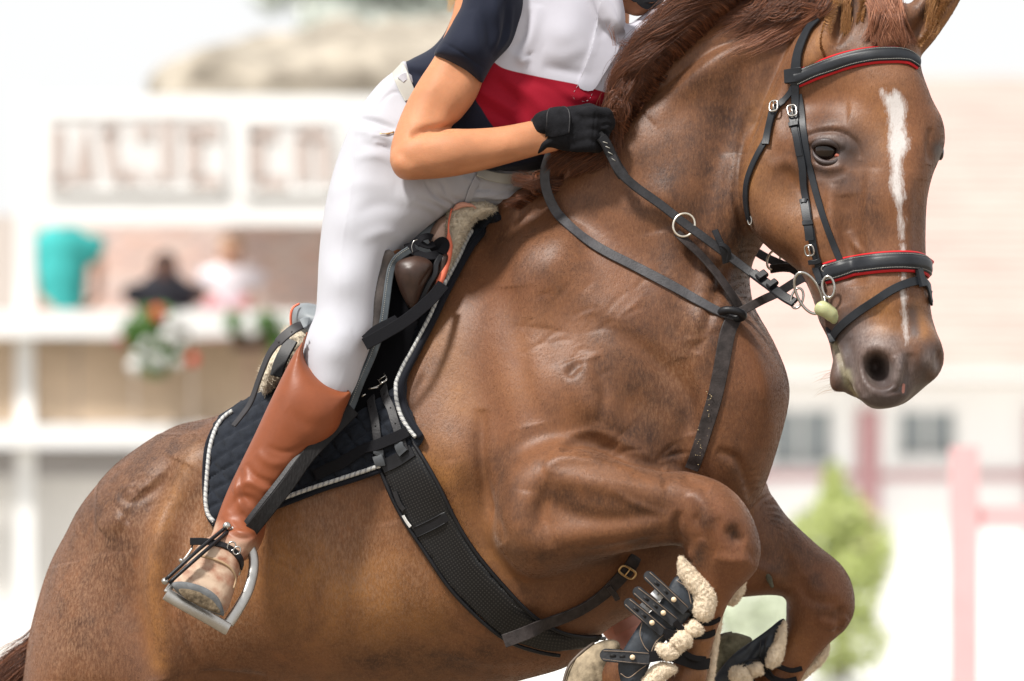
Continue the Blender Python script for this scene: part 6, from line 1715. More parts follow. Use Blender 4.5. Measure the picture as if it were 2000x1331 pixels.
# far rein
A = catmull([P(1100, 240, -120), P(1250, 330, -120), P(1400, 440, -100), P(1480, 494, -20), P(1515, 512, 15), P(1552, 528, 45), P(1600, 560, 80)], 6)
o = mesh_obj('rein', *strap_mesh(A, np.tile([0.1, -1, 0.3], (len(A), 1)), 18, 4, 1.2), black_w, reins); autosmooth(o)
A = catmull([P(1505, 526, 18), P(1530, 523, 30), P(1560, 526, 45)], 5)
o = mesh_obj('rein_billet', *strap_mesh(A, np.tile([0.1, -1, 0.1], (len(A), 1)), 17, 6, 1.5), dusty_l, reins); autosmooth(o)

# ---- bit
bit = thing('bit', 'hanging snaffle bit with steel rings and a pale green rubber mouthpiece', 'bit')
RB = 346
tube('large_ring', ring_pts(P(1579, 573, RB), (0.97, -0.1, -0.12), (-0.28, -0.1, 0.95), 25, 41, 48), 2.9, steel, bit, 10, closed=True)
tube('small_ring', ring_pts(P(1618, 561, 362), (0.95, -0.25, 0.1), (-0.1, 0, 1), 12, 20, 36), 2.8, steel, bit, 10, closed=True)
tube('rein_ring', ring_pts(P(1557, 583, 335), (0.9, 0, -0.2), (0.25, 0, 1), 12, 19, 30), 2.3, steel, bit, 8, closed=True)
tube('cheek_bar', catmull([P(1598, 556, 320), P(1607, 570, 335), P(1611, 585, 345), P(1612, 598, 350)], 6), 3.0, steel, bit, 8)
apple = mat('apple_rubber', (0.44, 0.45, 0.24), rough=0.4, sss=0.1, noise_scale=40, noise_amt=0.15)
A = catmull([P(1600, 599, 342), P(1604, 602, 346), P(1613, 606, 349), P(1625, 615, 346), P(1636, 624, 338), P(1648, 636, 318)], 5)
tube('mouthpiece', A, [6, 11, 13, 14.5, 15] + [15] * 6 + [14.5] * 5 + [13.5] * 5 + [12] * 5, apple, bit, 14)

# ---- bridle
bridle = thing('bridle', 'black padded bridle with red edging and steel buckles on the horse\'s head', 'bridle')
bl = mat('bridle_leather', (0.014, 0.016, 0.020), rough=0.42, spec=0.3, noise_scale=30, noise_amt=0.3, bump=0.1, bump_scale=500)
def padded(pts, w, parent, name, lift=3, ends=True):
    A, B = path_on(HS, pts, 8, lift)
    o = mesh_obj('red_padding', *strap_mesh(A, B, w, 6, 2.4), red_l, parent); autosmooth(o)
    A2 = A + B * 0.0045
    prof = [(-1, -0.4), (-1, 0.25), (-0.9, 0.5), (-0.72, 0.42), (-0.6, 0.8), (-0.3, 1.0), (0.3, 1.0), (0.6, 0.8), (0.72, 0.42), (0.9, 0.5), (1, 0.25), (1, -0.4)]
    o2 = mesh_obj(name, *strap_mesh(A2, B, w * 0.78, 5.0, profile=prof), bl, parent); autosmooth(o2, 60)
    stitches(parent, A2, B, w * 0.78 * 0.41, 2.4); stitches(parent, A2, B, -w * 0.78 * 0.41, 2.4)
    return A, B
padded([(1556, 154), (1590, 142), (1630, 126), (1670, 115), (1710, 109), (1745, 108), (1766, 111), (1780, 117), (1789, 125)], 36, bridle, 'browband', 3)
o, A, B = lay('browband_loop', HS, [(1538, 152), (1552, 148), (1568, 144)], 27, 9, bl, bridle, 7)
o, A, B = lay('crownpiece', HS, [(1602, 38), (1585, 55), (1572, 78), (1562, 105), (1557, 135), (1553, 165)], lambda t: 16 + 5 * min(1, t * 2), 5, bl, bridle, 6)
cheek, A, B = lay('cheekpiece', HS, [(1556, 160), (1553, 190), (1553, 225), (1558, 270), (1566, 320), (1575, 380), (1581, 430), (1588, 470), (1596, 505), (1608, 545)], lambda t: 15 - 1.5 * t, 5, bl, bridle, 6)
lay('noseband_strap', HS, [(1560, 185), (1568, 240), (1577, 300), (1590, 360), (1608, 420), (1626, 470), (1640, 508)], 13, 4, bl, bridle, 3)
lay('cheek_tail', HS, [(1546, 225), (1556, 265), (1562, 305)], 13, 4, bl, bridle, 8)
lay('cheek_tail', HS, [(1572, 395), (1580, 440), (1584, 470)], 17, 5, bl, bridle, 9)
for q in ([(1541, 250), (1551, 248), (1562, 246)], [(1563, 400), (1572, 398), (1582, 396)], [(1570, 440), (1580, 438), (1590, 436)], [(1586, 512), (1596, 510), (1606, 507)]):
    lay('keeper', HS, q, 9, 7, bl, bridle, 10)
th, A, B = lay('throatlatch', HS, [(1554, 160), (1545, 180), (1530, 200), (1518, 212), (1508, 240), (1500, 270), (1484, 300), (1470, 330), (1461, 360), (1460, 395), (1466, 430)], lambda t: 11 if t < .2 else 13, 4.5, bl, bridle, 5)
lay('throatlatch_tail', HS, [(1512, 222), (1506, 250), (1497, 285)], 15, 4, bl, bridle, 8)
for c, w, h in (((1517, 214), 17, 22), ((1548, 224), 17, 24), ((1586, 488), 18, 20)):
    loc, n_ = HS.hit_edge(*c); buckle(bridle, loc + n_ * 0.015, n_, (0.15, 0, -1), w, h, steel, 1.9)
loc, n_ = HS.hit_edge(1468, 430); tube('buckle', ring_pts(loc + n_ * 0.004, (0.7, -0.3, 0), (0, 0, 1), 5, 8, 16), 1.6, steel, bridle, 6, closed=True)
padded([(1612, 536), (1640, 527), (1680, 519), (1720, 514), (1755, 512), (1785, 513), (1802, 518), (1810, 526)], 42, bridle, 'noseband', 5)
loc, n_ = HS.hit_edge(1617, 524); tube('noseband_ring', ring_pts(loc + n_ * 0.012, (1, 0, 0.2), (0, 0, 1), 7, 6, 18), 1.5, steel, bridle, 6, closed=True)
lay('flash_strap', HS, [(1628, 664), (1634, 650), (1650, 632), (1680, 608), (1710, 588), (1745, 566), (1775, 553), (1798, 550), (1810, 560), (1815, 575), (1813, 592)], lambda t: 16, 4.5, bl, bridle, 5)
lay('flash_strap', HS, [(1800, 552), (1806, 566), (1812, 592)], 9, 4.5, bl, bridle, 8)
lay('flash_loop', HS, [(1786, 528), (1791, 545), (1796, 562)], 18, 8, bl, bridle, 10)
lay('chin_strap', HS, [(1626, 668, 345), (1622, 655, 340), (1618, 640, 325)], 12, 4, bl, bridle, 2)
tube('far_cheekpiece', catmull([P(1806, 375, 180), P(1802, 410, 190), P(1799, 440, 200), P(1798, 455, 200)], 5), 3.2, bl, bridle, 6)
lay('bit_loop', HS, [(1596, 520), (1604, 540), (1610, 558)], 13, 6, bl, bridle, 14)
# ================================================================== tendon boots and hooves
boot_l = mat('tendon_boot_leather', (0.030, 0.036, 0.045), rough=0.45, spec=0.35, noise_scale=28, noise_amt=0.45, bump=0.3, bump_scale=180)
strap_l = mat('tendon_strap_leather', (0.024, 0.025, 0.028), rough=0.5, spec=0.3, noise_scale=50, noise_amt=0.5, bump=0.3, bump_scale=260)
elastic = mat('black_elastic', (0.014, 0.013, 0.014), rough=0.85, spec=0.1, bump=0.5, bump_scale=500)
wool_m = mat('boot_fleece', (0.72, 0.60, 0.45), rough=0.95, sheen=0.3, noise_scale=70, noise_amt=0.18, bump=0.7, bump_scale=260)
pearl = mat('pearl_stud', (0.80, 0.62, 0.42), rough=0.25, spec=0.5)
slot_m = mat('slot_dark', (0.006, 0.005, 0.005)); slot_l = mat('slot_tan', (0.30, 0.22, 0.16))
def free_strap(name, pts, w, th, m, parent, nrm=(0.1, -1, 0.1), bev=1.2, n=6, w_fn=None):
    A = catmull([P(*q) for q in pts], n)
    o = mesh_obj(name, *strap_mesh(A, np.tile(nrm, (len(A), 1)), w_fn or w, th, bev), m, parent); autosmooth(o)
    return o, A
def tongue(parent, tip, end, w, d0, d1, studs, slots):
    t_ = np.array(tip, float); e = np.array(end, float)
    rl = w / 2.0 / max(1.0, float(np.hypot(*(np.array(end) - np.array(tip)))))
    wf = lambda t: w * (max(0.08, 1 - (1 - t / rl) ** 2) ** 0.5 if t < rl else 1.0)
    mid = (t_ + e) / 2
    o, A = free_strap('strap', [(t_[0], t_[1], d0), (mid[0], mid[1] , (d0 + d1) / 2 + 4), (e[0], e[1], d1)], w, 4.5, strap_l, parent, w_fn=wf, n=22)
    T = np.array(e - t_) / np.hypot(*(e - t_))
    for f_ in studs:
        q = t_ + (e - t_) * f_
        dq = d0 + (d1 - d0) * f_ + 8
        V, F = tube_mesh([P(q[0], q[1], dq - 3), P(q[0], q[1], dq - 1), P(q[0], q[1], dq + 2), P(q[0], q[1], dq + 4.5), P(q[0], q[1], dq + 5.5)], [3.0, 4.6, 5.2, 3.6, 1.0], 14)
        mesh_obj('stud', V, F, pearl, o)
    for f_ in slots:
        q = t_ + (e - t_) * f_; dq = d0 + (d1 - d0) * f_ + 6.6
        A2 = np.array([P(*(q - T * 6), dq - .4), P(*(q + T * 6), dq - .4)])
        mesh_obj('slot', *strap_mesh(A2, np.tile([0.1, -1, .1], (2, 1)), 5, 1, 0.3), slot_m, o)
    # edge stitching line
    for s_ in (-1, 1):
        nrm = np.array([-T[1], T[0]]) * s_ * (w / 2 - 2.4)
        A2 = catmull([P(*(t_ + T * 6 + nrm * .8), d0 + 4), P(*(mid + nrm), (d0 + d1) / 2 + 7.2), P(*(e + nrm - T * 2), d1 + 3)], 5)
        tube('stitch_line', A2, 0.55, slot_l, o, 4)
    return o
tb = thing('tendon_boot', 'dark leather tendon boot with cream fleece lining on the near foreleg, straps with pearl studs', 'tendon boot', (0, 0, 0), 'tendon boots')
SHELL = [(1318, 1128), (1334, 1130), (1352, 1150), (1359, 1180), (1350, 1200), (1332, 1222), (1308, 1244), (1284, 1270), (1272, 1290), (1264, 1312), (1248, 1350), (1222, 1352), (1212, 1330), (1207, 1300), (1214, 1276), (1232, 1246), (1256, 1210), (1284, 1182), (1300, 1158)]
shd = fld([(1330, 1140, 345), (1300, 1200, 352), (1250, 1280, 352), (1220, 1320, 348), (1345, 1190, 350)])
sh = patch('shell', None, SHELL, boot_l, tb, spacing=5, lift=0, thick=7, depth=shd, bulge=12)
for L in ([(1254, 1216), (1250, 1240), (1258, 1262), (1268, 1274)], [(1300, 1236), (1280, 1256), (1270, 1280)], [(1212, 1316), (1228, 1324), (1250, 1308), (1262, 1300)], [(1322, 1134), (1342, 1150), (1350, 1180)]):
    A = catmull([P(u, v, shd(u, v) + 19) for u, v in L], 6); tube('stitch_line', A, 0.8, slot_l, sh, 4)
# back shell seen to the left, hollow of the tendon guard
tongue(tb, (1260, 1119), (1340, 1194), 21, 372, 372, (0.70,), (0.28, 0.5))
tongue(tb, (1238, 1150), (1318, 1216), 21, 376, 372, (0.72,), (0.30, 0.52))
tongue(tb, (1221, 1172), (1296, 1236), 21, 378, 372, (0.70,), (0.28, 0.48))
tongue(tb, (1172, 1279), (1268, 1287), 25, 366, 374, (0.66,), (0.26, 0.46))
for q in ((1285, 1161), (1263, 1184)):
    o = mesh_obj('white_tab', *strap_mesh(np.array([P(q[0] - 8, q[1] - 8, 366), P(q[0] + 9, q[1] + 8, 366)]), np.tile([0.1, -1, .1], (2, 1)), 19, 2, .5), mat('white_tab', (0.70, 0.71, 0.73)) if 'white_tab' not in bpy.data.materials else bpy.data.materials['white_tab'], tb)
    mesh_obj('rivet', *tube_mesh([P(*q, 367), P(*q, 370)], 2, 8), steel, o)
for pts, w in (([(1338, 1190, 372), (1352, 1206, 368), (1372, 1217, 364), (1390, 1216, 356), (1404, 1208, 335)], 10), ([(1296, 1232, 374), (1320, 1240, 370), (1355, 1243, 362), (1380, 1241, 352), (1394, 1234, 330)], 13), ([(1268, 1284, 374), (1300, 1280, 370), (1330, 1288, 362), (1360, 1298, 350), (1382, 1296, 325)], 21), ([(1318, 1214, 374), (1330, 1228, 370), (1345, 1240, 364)], 12), ([(1298, 1240, 374), (1320, 1262, 368), (1350, 1284, 358), (1378, 1288, 330)], 11)):
    lay('elastic_strap', HS, [p[:2] if p[0] > 1350 else (p[0], p[1], p[2]) for p in pts], w, 3, elastic, tb, 3)
def wool(parent, poly, d, T, R, tufts=700, seed=0.0, cell=0.0022, n=5):
    us = [p[0] for p in poly]; vs = [p[1] for p in poly]
    lo = np.minimum(np.array(P(min(us) - 14, max(vs) + 14, d)), np.array(P(min(us) - 14, max(vs) + 14, d + 1))); hi = np.array(P(max(us) + 14, min(vs) - 14, d))
    lo[1] = -(d + T + 14) / 1000; hi[1] = -(d - T - 14) / 1000
    fleece('fleece', lo, hi, [('inflate', ((poly, [(sum(us) / len(us), sum(vs) / len(vs), d, T)]), dict(R=R, k=0.004, n=n)))], parent, h=cell, amp=2.0, seed=seed, tufts=int(tufts * 5), m=wool_m, tuft_len=4.0, flen=170)
def disc(cu, cv, ru, rv, k=11):
    rq = random.Random(int(cu * 3 + cv))
    return [(cu + ru * 1.12 * q * math.cos(a), cv + rv * 1.12 * q * math.sin(a)) for a, q in ((a, rq.uniform(0.74, 1.2)) for a in np.linspace(0, 2 * math.pi, k, endpoint=False))]
wool(tb, [(1329, 1086), (1342, 1097), (1366, 1122), (1387, 1144), (1399, 1168), (1395, 1197), (1383, 1214), (1364, 1211), (1353, 1195), (1355, 1168), (1340, 1148), (1326, 1124), (1324, 1102)], 356, 20, 17, 1500)
wool(tb, disc(1356, 1229, 20, 15), 362, 16, 13, 500, 1.0)
wool(tb, disc(1331, 1250, 22, 22), 364, 17, 16, 700, 2.0)
wool(tb, disc(1302, 1272, 19, 17), 366, 15, 14, 500, 3.0)
wool(tb, [(1262, 1316), (1276, 1300), (1296, 1294), (1318, 1300), (1322, 1312), (1300, 1328), (1280, 1350), (1250, 1360), (1248, 1340)], 356, 17, 16, 900, 4.0)
wool(tb, [(1452, 1128), (1456, 1150), (1446, 1170), (1432, 1184), (1416, 1184), (1408, 1230), (1400, 1290), (1392, 1331), (1380, 1340), (1384, 1280), (1396, 1200), (1420, 1150)], 262, 16, 15, 1300, 5.0)
# off fore boot
tb2 = thing('tendon_boot', 'dark folded tendon boot with cream fleece on the far foreleg', 'tendon boot', (0, 0, 0), 'tendon boots')
SH2 = [(1532, 1210), (1522, 1212), (1500, 1230), (1472, 1250), (1440, 1272), (1414, 1298), (1394, 1326), (1388, 1350), (1440, 1352), (1464, 1324), (1488, 1300), (1504, 1276), (1520, 1250), (1531, 1226)]
sd2 = fld([(1525, 1215, 25), (1460, 1280, 22), (1400, 1330, 10), (1500, 1280, 35)])
def folds(u, v, s): return 3.0 * np.sin((u * 0.6 + v * 0.9) / 6.0 + np.sin(u / 13.0) * 1.5)
sh2 = patch('shell', None, SH2, boot_l, tb2, spacing=4, lift=0, thick=7, depth=sd2, bulge=10, relief=folds)
for L in ([(1440, 1300), (1462, 1290), (1486, 1288)], [(1486, 1250), (1484, 1276), (1490, 1300)], [(1498, 1244), (1494, 1270), (1500, 1290)]):
    A = catmull([P(u, v, sd2(u, v) + 18) for u, v in L], 6); tube('fold_edge', A, 1.8, strap_l, sh2, 6)
wool(tb2, [(1534, 1212), (1536, 1245), (1533, 1270), (1528, 1290), (1516, 1303), (1500, 1306), (1494, 1296), (1500, 1274), (1512, 1254), (1520, 1232)], 46, 17, 15, 1000, 6.0)
wool(tb2, disc(1477, 1308, 15, 14), 44, 14, 12, 400, 7.0)
wool(tb2, disc(1446, 1322, 20, 19), 42, 15, 14, 600, 8.0)
wool(tb2, [(1618, 1252), (1619, 1272), (1612, 1290), (1594, 1308), (1572, 1326), (1552, 1345), (1530, 1352), (1556, 1318), (1586, 1290), (1606, 1266)], -50, 15, 13, 900, 9.0)
for pts, w in (([(1508, 1296, 38), (1526, 1304, 36), (1546, 1310, 30), (1566, 1306, 14)], 10), ([(1486, 1300, 42), (1504, 1322, 36), (1530, 1332, 30), (1556, 1328, 16)], 13), ([(1452, 1300, 48), (1466, 1318, 46), (1476, 1345, 40)], 7), ([(1484, 1284, 50), (1500, 1306, 46), (1512, 1324, 36)], 4)):
    free_strap('elastic_strap', pts, w, 3, elastic, tb2)
# hooves
hoof_m = mat('muddy_hoof', (0.27, 0.215, 0.145), rough=0.9, noise_scale=26, noise_amt=0.7, bump=0.9, bump_scale=90)
hoof_g = mat('mossy_hoof', (0.17, 0.155, 0.10), rough=0.9, noise_scale=30, noise_amt=0.6, bump=0.9, bump_scale=90)
G = Solid((0.04, -0.36, 0.90), (0.26, -0.16, 1.16), 0.004)
G.inflate([(1100, 1400), (1102, 1340), (1112, 1306), (1130, 1282), (1152, 1264), (1176, 1252), (1200, 1250), (1212, 1262), (1204, 1290), (1190, 1320), (1180, 1380), (1150, 1410)], [(1150, 1300, 266, 42), (1200, 1260, 270, 40)], R=40, k=0.01)
V, Q = G.mesh(smooth=4); V = sculpt(V, Q, [([(1150, 1262), (1165, 1300), (1170, 1340)], 8, -5), ([(1130, 1290), (1140, 1330)], 8, 4)])
hf = mesh_obj('hoof', V, Q, hoof_m, horse)
tube('shoe', catmull([P(1160, 1256, 268), P(1132, 1278, 278), P(1110, 1304, 284), P(1099, 1340, 286)], 5), 3.0, mat('rusty_shoe', (0.16, 0.13, 0.11), rough=0.6, metal=0.6), hf, 6)
G = Solid((0.34, -0.06, 0.90), (0.50, 0.16, 1.16), 0.004)
G.inflate([(1384, 1400), (1380, 1340), (1384, 1296), (1392, 1256), (1408, 1242), (1430, 1236), (1452, 1240), (1470, 1250), (1464, 1280), (1450, 1320), (1440, 1400)], [(1420, 1290, -40, 38)], R=38, k=0.01)
V, Q = G.mesh(smooth=4); V = sculpt(V, Q, [([(1440, 1240), (1420, 1280), (1410, 1320)], 8, -4)])
hf = mesh_obj('hoof', V, Q, hoof_g, horse)
tube('shoe', catmull([P(1430, 1236, -40), P(1408, 1241, -38), P(1392, 1254, -36)], 5), 2.6, bpy.data.materials['rusty_shoe'], hf, 6)
G = Solid((0.44, -0.14, 1.04), (0.56, 0.0, 1.30), 0.003)
loc_, n__ = HS.hit_edge(1503, 1130)
dch = -loc_.y * 1000
G.chain([(1497, 1117, dch, 4), (1502, 1130, dch + 1, 6), (1508, 1146, dch, 4)], 0.004)
V, Q = G.mesh(smooth=2); mesh_obj('chestnut_callus', V, Q, mat('horny_grey', (0.09, 0.085, 0.06), rough=0.8, noise_scale=120, noise_amt=0.4), horse)
# ================================================================== eyes, mane, forelock, tail, whiskers
eye_m = mat('eye_dark', (0.012, 0.006, 0.004), rough=0.06, spec=0.5)
G = Solid((0.55, -0.36, 2.00), (0.66, -0.22, 2.15), 0.002)
G.ball(1613, 294, 289, 26, 24, 24, 0.002)
V, Q = G.mesh(smooth=3); eye = mesh_obj('eye', V, Q, eye_m, horse)
G = Solid((0.75, -0.32, 2.00), (0.86, -0.18, 2.15), 0.0025)
G.ball(1836, 298, 235, 8, 20, 16, 0.002)
V, Q = G.mesh(smooth=3); mesh_obj('eye', V, Q, eye_m, horse)
lid_m = mat('eyelid_skin', (0.060, 0.045, 0.043), rough=0.45, spec=0.4, noise_scale=120, noise_amt=0.3, bump=0.3, bump_scale=300)
def lid(pts, r, m=lid_m, nm='eyelid'):
    A = catmull([P(*q) for q in pts], 6); n = len(A); rr = [max(0.8, r * math.sin(math.pi * min(max(i / (n - 1), 0.08), 0.92)) ** 0.5) for i in range(n)]
    tube(nm, A, rr, m, eye, 10)
lid([(1588, 292, 288), (1591, 283, 300), (1603, 277, 311), (1620, 277, 316), (1634, 284, 314), (1643, 297, 306)], 7)
lid([(1588, 290, 290), (1591, 304, 300), (1602, 314, 308), (1616, 318, 312), (1632, 315, 312), (1643, 300, 306)], 4.5)
lid([(1584, 284, 290), (1594, 272, 300), (1612, 267, 306), (1632, 271, 308), (1644, 284, 306)], 4.0)
lid([(1631, 306, 308), (1634, 303, 309), (1638, 305, 309), (1640, 306, 308)], 3.4, mat('eye_corner', (0.50, 0.16, 0.11), rough=0.35), 'eye_corner')

mane_m = bpy.data.materials.new('mane_hair'); mane_m.use_nodes = True
t = mane_m.node_tree; b = t.nodes['Principled BSDF']
hi = t.nodes.new('ShaderNodeHairInfo'); cr = t.nodes.new('ShaderNodeValToRGB')
cr.color_ramp.elements[0].color = (0.045, 0.015, 0.008, 1); cr.color_ramp.elements[1].color = (0.27, 0.095, 0.038, 1)
e = cr.color_ramp.elements.new(0.6); e.color = (0.125, 0.042, 0.018, 1)
t.links.new(hi.outputs['Random'], cr.inputs['Fac']); t.links.new(cr.outputs[0], b.inputs['Base Color'])
b.inputs['Roughness'].default_value = 0.42; b.inputs['Specular IOR Level'].default_value = 0.5; b.inputs['Anisotropic'].default_value = 0.6
light_m = mane_m.copy(); light_m.name = 'forelock_hair'
r_ = [n for n in light_m.node_tree.nodes if n.type == 'VALTORGB'][0].color_ramp
r_.elements[0].color = (0.13, 0.045, 0.022, 1); r_.elements[1].color = (0.26, 0.095, 0.045, 1); r_.elements[2].color = (0.46, 0.21, 0.12, 1)

def lock(path, spread, count, rad, curl=0.0, spread_end=None, lift=0.0, jag=0.15, seed=None):
    """one lock of hair following a guide path (u, v, d): strands fan out and wave around it"""
    g = catmull(path, 5); n = len(g)
    out, rr = [], []
    se = spread if spread_end is None else spread_end
    for _ in range(count):
        a0 = random.gauss(0, 1) ; a1 = random.gauss(0, 1)
        ph = random.uniform(0, 6.28); L = random.uniform(1 - jag, 1.0)
        k = max(4, int(n * L))
        t_ = np.linspace(0, 1, k)
        w = spread + (se - spread) * t_
        T = np.gradient(g[:k], axis=0); nrm = np.stack([-T[:, 1], T[:, 0]], 1); nrm /= np.linalg.norm(nrm, axis=1, keepdims=True) + 1e-9
        fq = random.uniform(3, 8)
        offs = a0 * w * 0.5 + curl * np.sin(t_ * fq + ph) * t_
        pts = [P(g[i, 0] + nrm[i, 0] * offs[i], g[i, 1] + nrm[i, 1] * offs[i], g[i, 2] + a1 * w[i] * 0.4 + lift * math.sin(math.pi * t_[i])) for i in range(k)]
        out.append(np.array(pts)); rr.append(rad * random.uniform(0.7, 1.2))
    return out, rr
M, R_ = [], []
def add(*a, **k):
    s_, r_ = lock(*a, **k); M.extend(s_); R_.extend(r_)
def cd(u, v, default=100):
    loc, n_ = HS.hit(u, v)
    return -loc.y * 1000 if loc is not None else default
random.seed(11)
# long mane thrown off the crest towards the rider
crest = catmull([(1206, 262), (1226, 222), (1248, 186), (1272, 154), (1298, 124), (1330, 92), (1366, 58), (1404, 28), (1446, 4), (1490, -14)], 8)
tips = catmull([(1196, 262), (1192, 236), (1197, 205), (1200, 175), (1206, 150), (1222, 120), (1242, 92), (1270, 62), (1300, 28), (1340, -20)], 8)
nC = len(crest)
for i in range(0, nC):
    for rep in range(3):
        ci = min(nC - 1, max(0, i + random.uniform(-.5, .5))); a = crest[int(ci)]; j = int(np.clip(i + random.gauss(-4, 5), 0, nC - 1)); b_ = tips[j]
        d0 = cd(a[0] + 6, a[1] + 8) - 2
        mu, mv = (a[0] + b_[0]) / 2 + random.uniform(-14, 6), (a[1] + b_[1]) / 2 - random.uniform(14, 46)
        dn = random.uniform(10, 50)
        end = (b_[0] + random.uniform(-10, 10), b_[1] + random.uniform(0, 60))
        add([(a[0] + random.uniform(-3, 10), a[1] + random.uniform(-3, 10), d0), (a[0] - 16, a[1] - 20, d0 + dn * .6), (mu, mv, d0 + dn), (b_[0] + random.uniform(-4, 12), b_[1] - 8, d0 + dn * .6), (end[0], end[1] + 18, d0 + random.uniform(-20, 30)), (end[0] + random.uniform(-6, 8), end[1] + 60, d0)],
            random.uniform(4, 9), 42, 0.00042, curl=4, spread_end=random.uniform(8, 22), jag=0.5)
# dark inner mass falling behind the hand and neck
for _ in range(60):
    u0 = random.uniform(1208, 1310); v0 = 258 - (u0 - 1208) * 1.25 + random.uniform(-10, 14)
    add([(u0, v0, cd(u0 + 8, v0 + 10)), (u0 - 22, v0 - 8, 120), (u0 - 34 - random.uniform(0, 14), v0 + 30, 122), (1212 + random.uniform(-14, 14), 250 + random.uniform(-30, 30), 118), (1206 + random.uniform(-10, 10), 300 + random.uniform(-20, 10), 100)], 9, 26, 0.0006, curl=2, jag=0.3)
# loose curls against the shirt
for q in ([(1290, 120, 150), (1262, 116, 165), (1235, 85, 170), (1208, 84, 172), (1200, 62, 172)], [(1250, 100, 150), (1222, 92, 172), (1210, 88, 174), (1206, 108, 174), (1200, 124, 172), (1206, 142, 170)],
          [(1245, 118, 150), (1216, 110, 172), (1205, 112, 174), (1198, 126, 174), (1208, 138, 172)], [(1330, 30, 140), (1312, 6, 150), (1304, 6, 150), (1296, 12, 150)], [(1210, 178, 160), (1196, 174, 170), (1188, 162, 170), (1186, 150, 168)],
          [(1200, 90, 168), (1196, 66, 172), (1192, 52, 170), (1196, 44, 168)], [(1240, 80, 160), (1222, 82, 170), (1204, 70, 172)], [(1275, 60, 150), (1262, 45, 150), (1258, 60, 150), (1240, 70, 150)], [(1215, 215, 160), (1200, 190, 165), (1188, 178, 166)]):
    add(q, 5, 9, 0.00038, curl=4, spread_end=9, jag=0.5)
for _ in range(90):
    u0, v0 = random.uniform(1205, 1420), 0; v0 = 250 - (u0 - 1205) * 1.25 + random.uniform(-14, 6)
    ang = random.uniform(2.4, 4.2); L = random.uniform(25, 70)
    add([(u0, v0, 120), (u0 + L * .5 * math.cos(ang), v0 - L * .5 * math.sin(-ang) * .6 - 6, 150), (u0 + L * math.cos(ang) + random.uniform(-8, 8), v0 + L * math.sin(ang) * .5 + random.uniform(-10, 10), 155)], 2, 3, 0.00045, curl=4)
# short roots along the crest fold
for _ in range(120):
    tt = random.random(); k = int(tt * (nC - 1)); a = crest[k]
    add([(a[0] + random.uniform(0, 16), a[1] + random.uniform(0, 14), cd(a[0] + 8, a[1] + 8) + 2), (a[0] - 4, a[1] - 6, cd(a[0] + 14, a[1] + 14) + 16), (a[0] - 26, a[1] - 20, cd(a[0] + 14, a[1] + 14) + 22)], 9, 14, 0.0005, curl=1)
hair('mane', M, R_, mane_m, horse)
# mane near the poll, swept across the neck
M, R_ = [], []
for _ in range(150):
    u0, v0 = random.uniform(1480, 1630), random.uniform(-40, 14)
    e = (u0 - random.uniform(60, 170), v0 + random.uniform(40, 110) * (0.3 + 0.7 * random.random()))
    if e[1] > 150 - (e[0] - 1380) * 0.2: e = (e[0], 110)
    f = lambda u, v, k=6: (u, v, (cd(u, v, 150) + k))
    add([f(u0, v0, 10), f(u0 - 20, v0 + 22, 20), f((u0 * .6 + e[0] * .4) - 10, (v0 * .4 + e[1] * .6), 14), f(e[0], e[1], 5)], 11, 22, 0.0005, curl=3, spread_end=9, jag=0.4)
# tufts at the withers, lifted by the wind
for _ in range(46):
    u0, v0 = random.uniform(1060, 1110), random.uniform(335, 372); s_ = random.random()
    add([(u0, v0, 120), (u0 - 22, v0 + 4, 130), (1040 + 10 * s_, 352 + 14 * s_, 132), (1008 + random.uniform(-8, 30), 346 + random.uniform(-8, 16), 128), (996 + random.uniform(-6, 34), 338 + random.uniform(-10, 16), 126)], 6, 20, 0.0005, curl=2, spread_end=7, jag=0.5)
for _ in range(40):
    u0, v0 = random.uniform(1010, 1062), 0; v0 = 410 - (u0 - 1000) * 0.72
    add([(u0 + 8, v0 + 4, cd(u0 + 10, v0 + 12) - 4), (u0 - 10, v0 - 2, 118), (u0 - 30 - random.uniform(0, 10), v0 - 2 + random.uniform(-8, 8), 118)], 5, 16, 0.0005, curl=1, jag=0.4)
for _ in range(60):
    u0, v0 = random.uniform(1085, 1190), random.uniform(296, 322)
    add([(u0 + 20, v0 - 10, 150), (u0, v0, 158), (u0 - 20, v0 + 14, 152), (u0 - 34, v0 + 34, 140)], 8, 20, 0.0006, curl=2)
hair('withers_mane', M, R_, mane_m, horse)
M, R_ = [], []
f = lambda u, v, k=6: (u, v, (cd(u, v, 200) + k))
for _ in range(70):
    u0 = random.uniform(1692, 1760); e = random.choice([(1722, 96), (1700, 92), (1770, 95), (1790, 92), (1740, 90), (1690, 80), (1760, 88)])
    v0 = random.uniform(-30, 10)
    add([f(u0, v0, 12), f(u0 * .7 + e[0] * .3, v0 * .6 + e[1] * .4, 16), f(u0 * .2 + e[0] * .8 + random.uniform(-8, 8), e[1] * .8, 9), f(e[0] + random.uniform(-12, 12), e[1] + random.uniform(-8, 8), 4)], 8, 20, 0.0005, curl=2, spread_end=5)
for _ in range(60):
    u0, v0 = random.uniform(1500, 1620), random.uniform(-10, 60) 
    add([f(u0, v0, 8), f(u0 - 30, v0 + 18, 10), f(u0 - 70, v0 + 38, 6), f(u0 - random.uniform(90, 130), v0 + random.uniform(45, 75), 3)], 8, 14, 0.00045, curl=2, jag=.5)
hair('forelock', M, R_, light_m, horse)
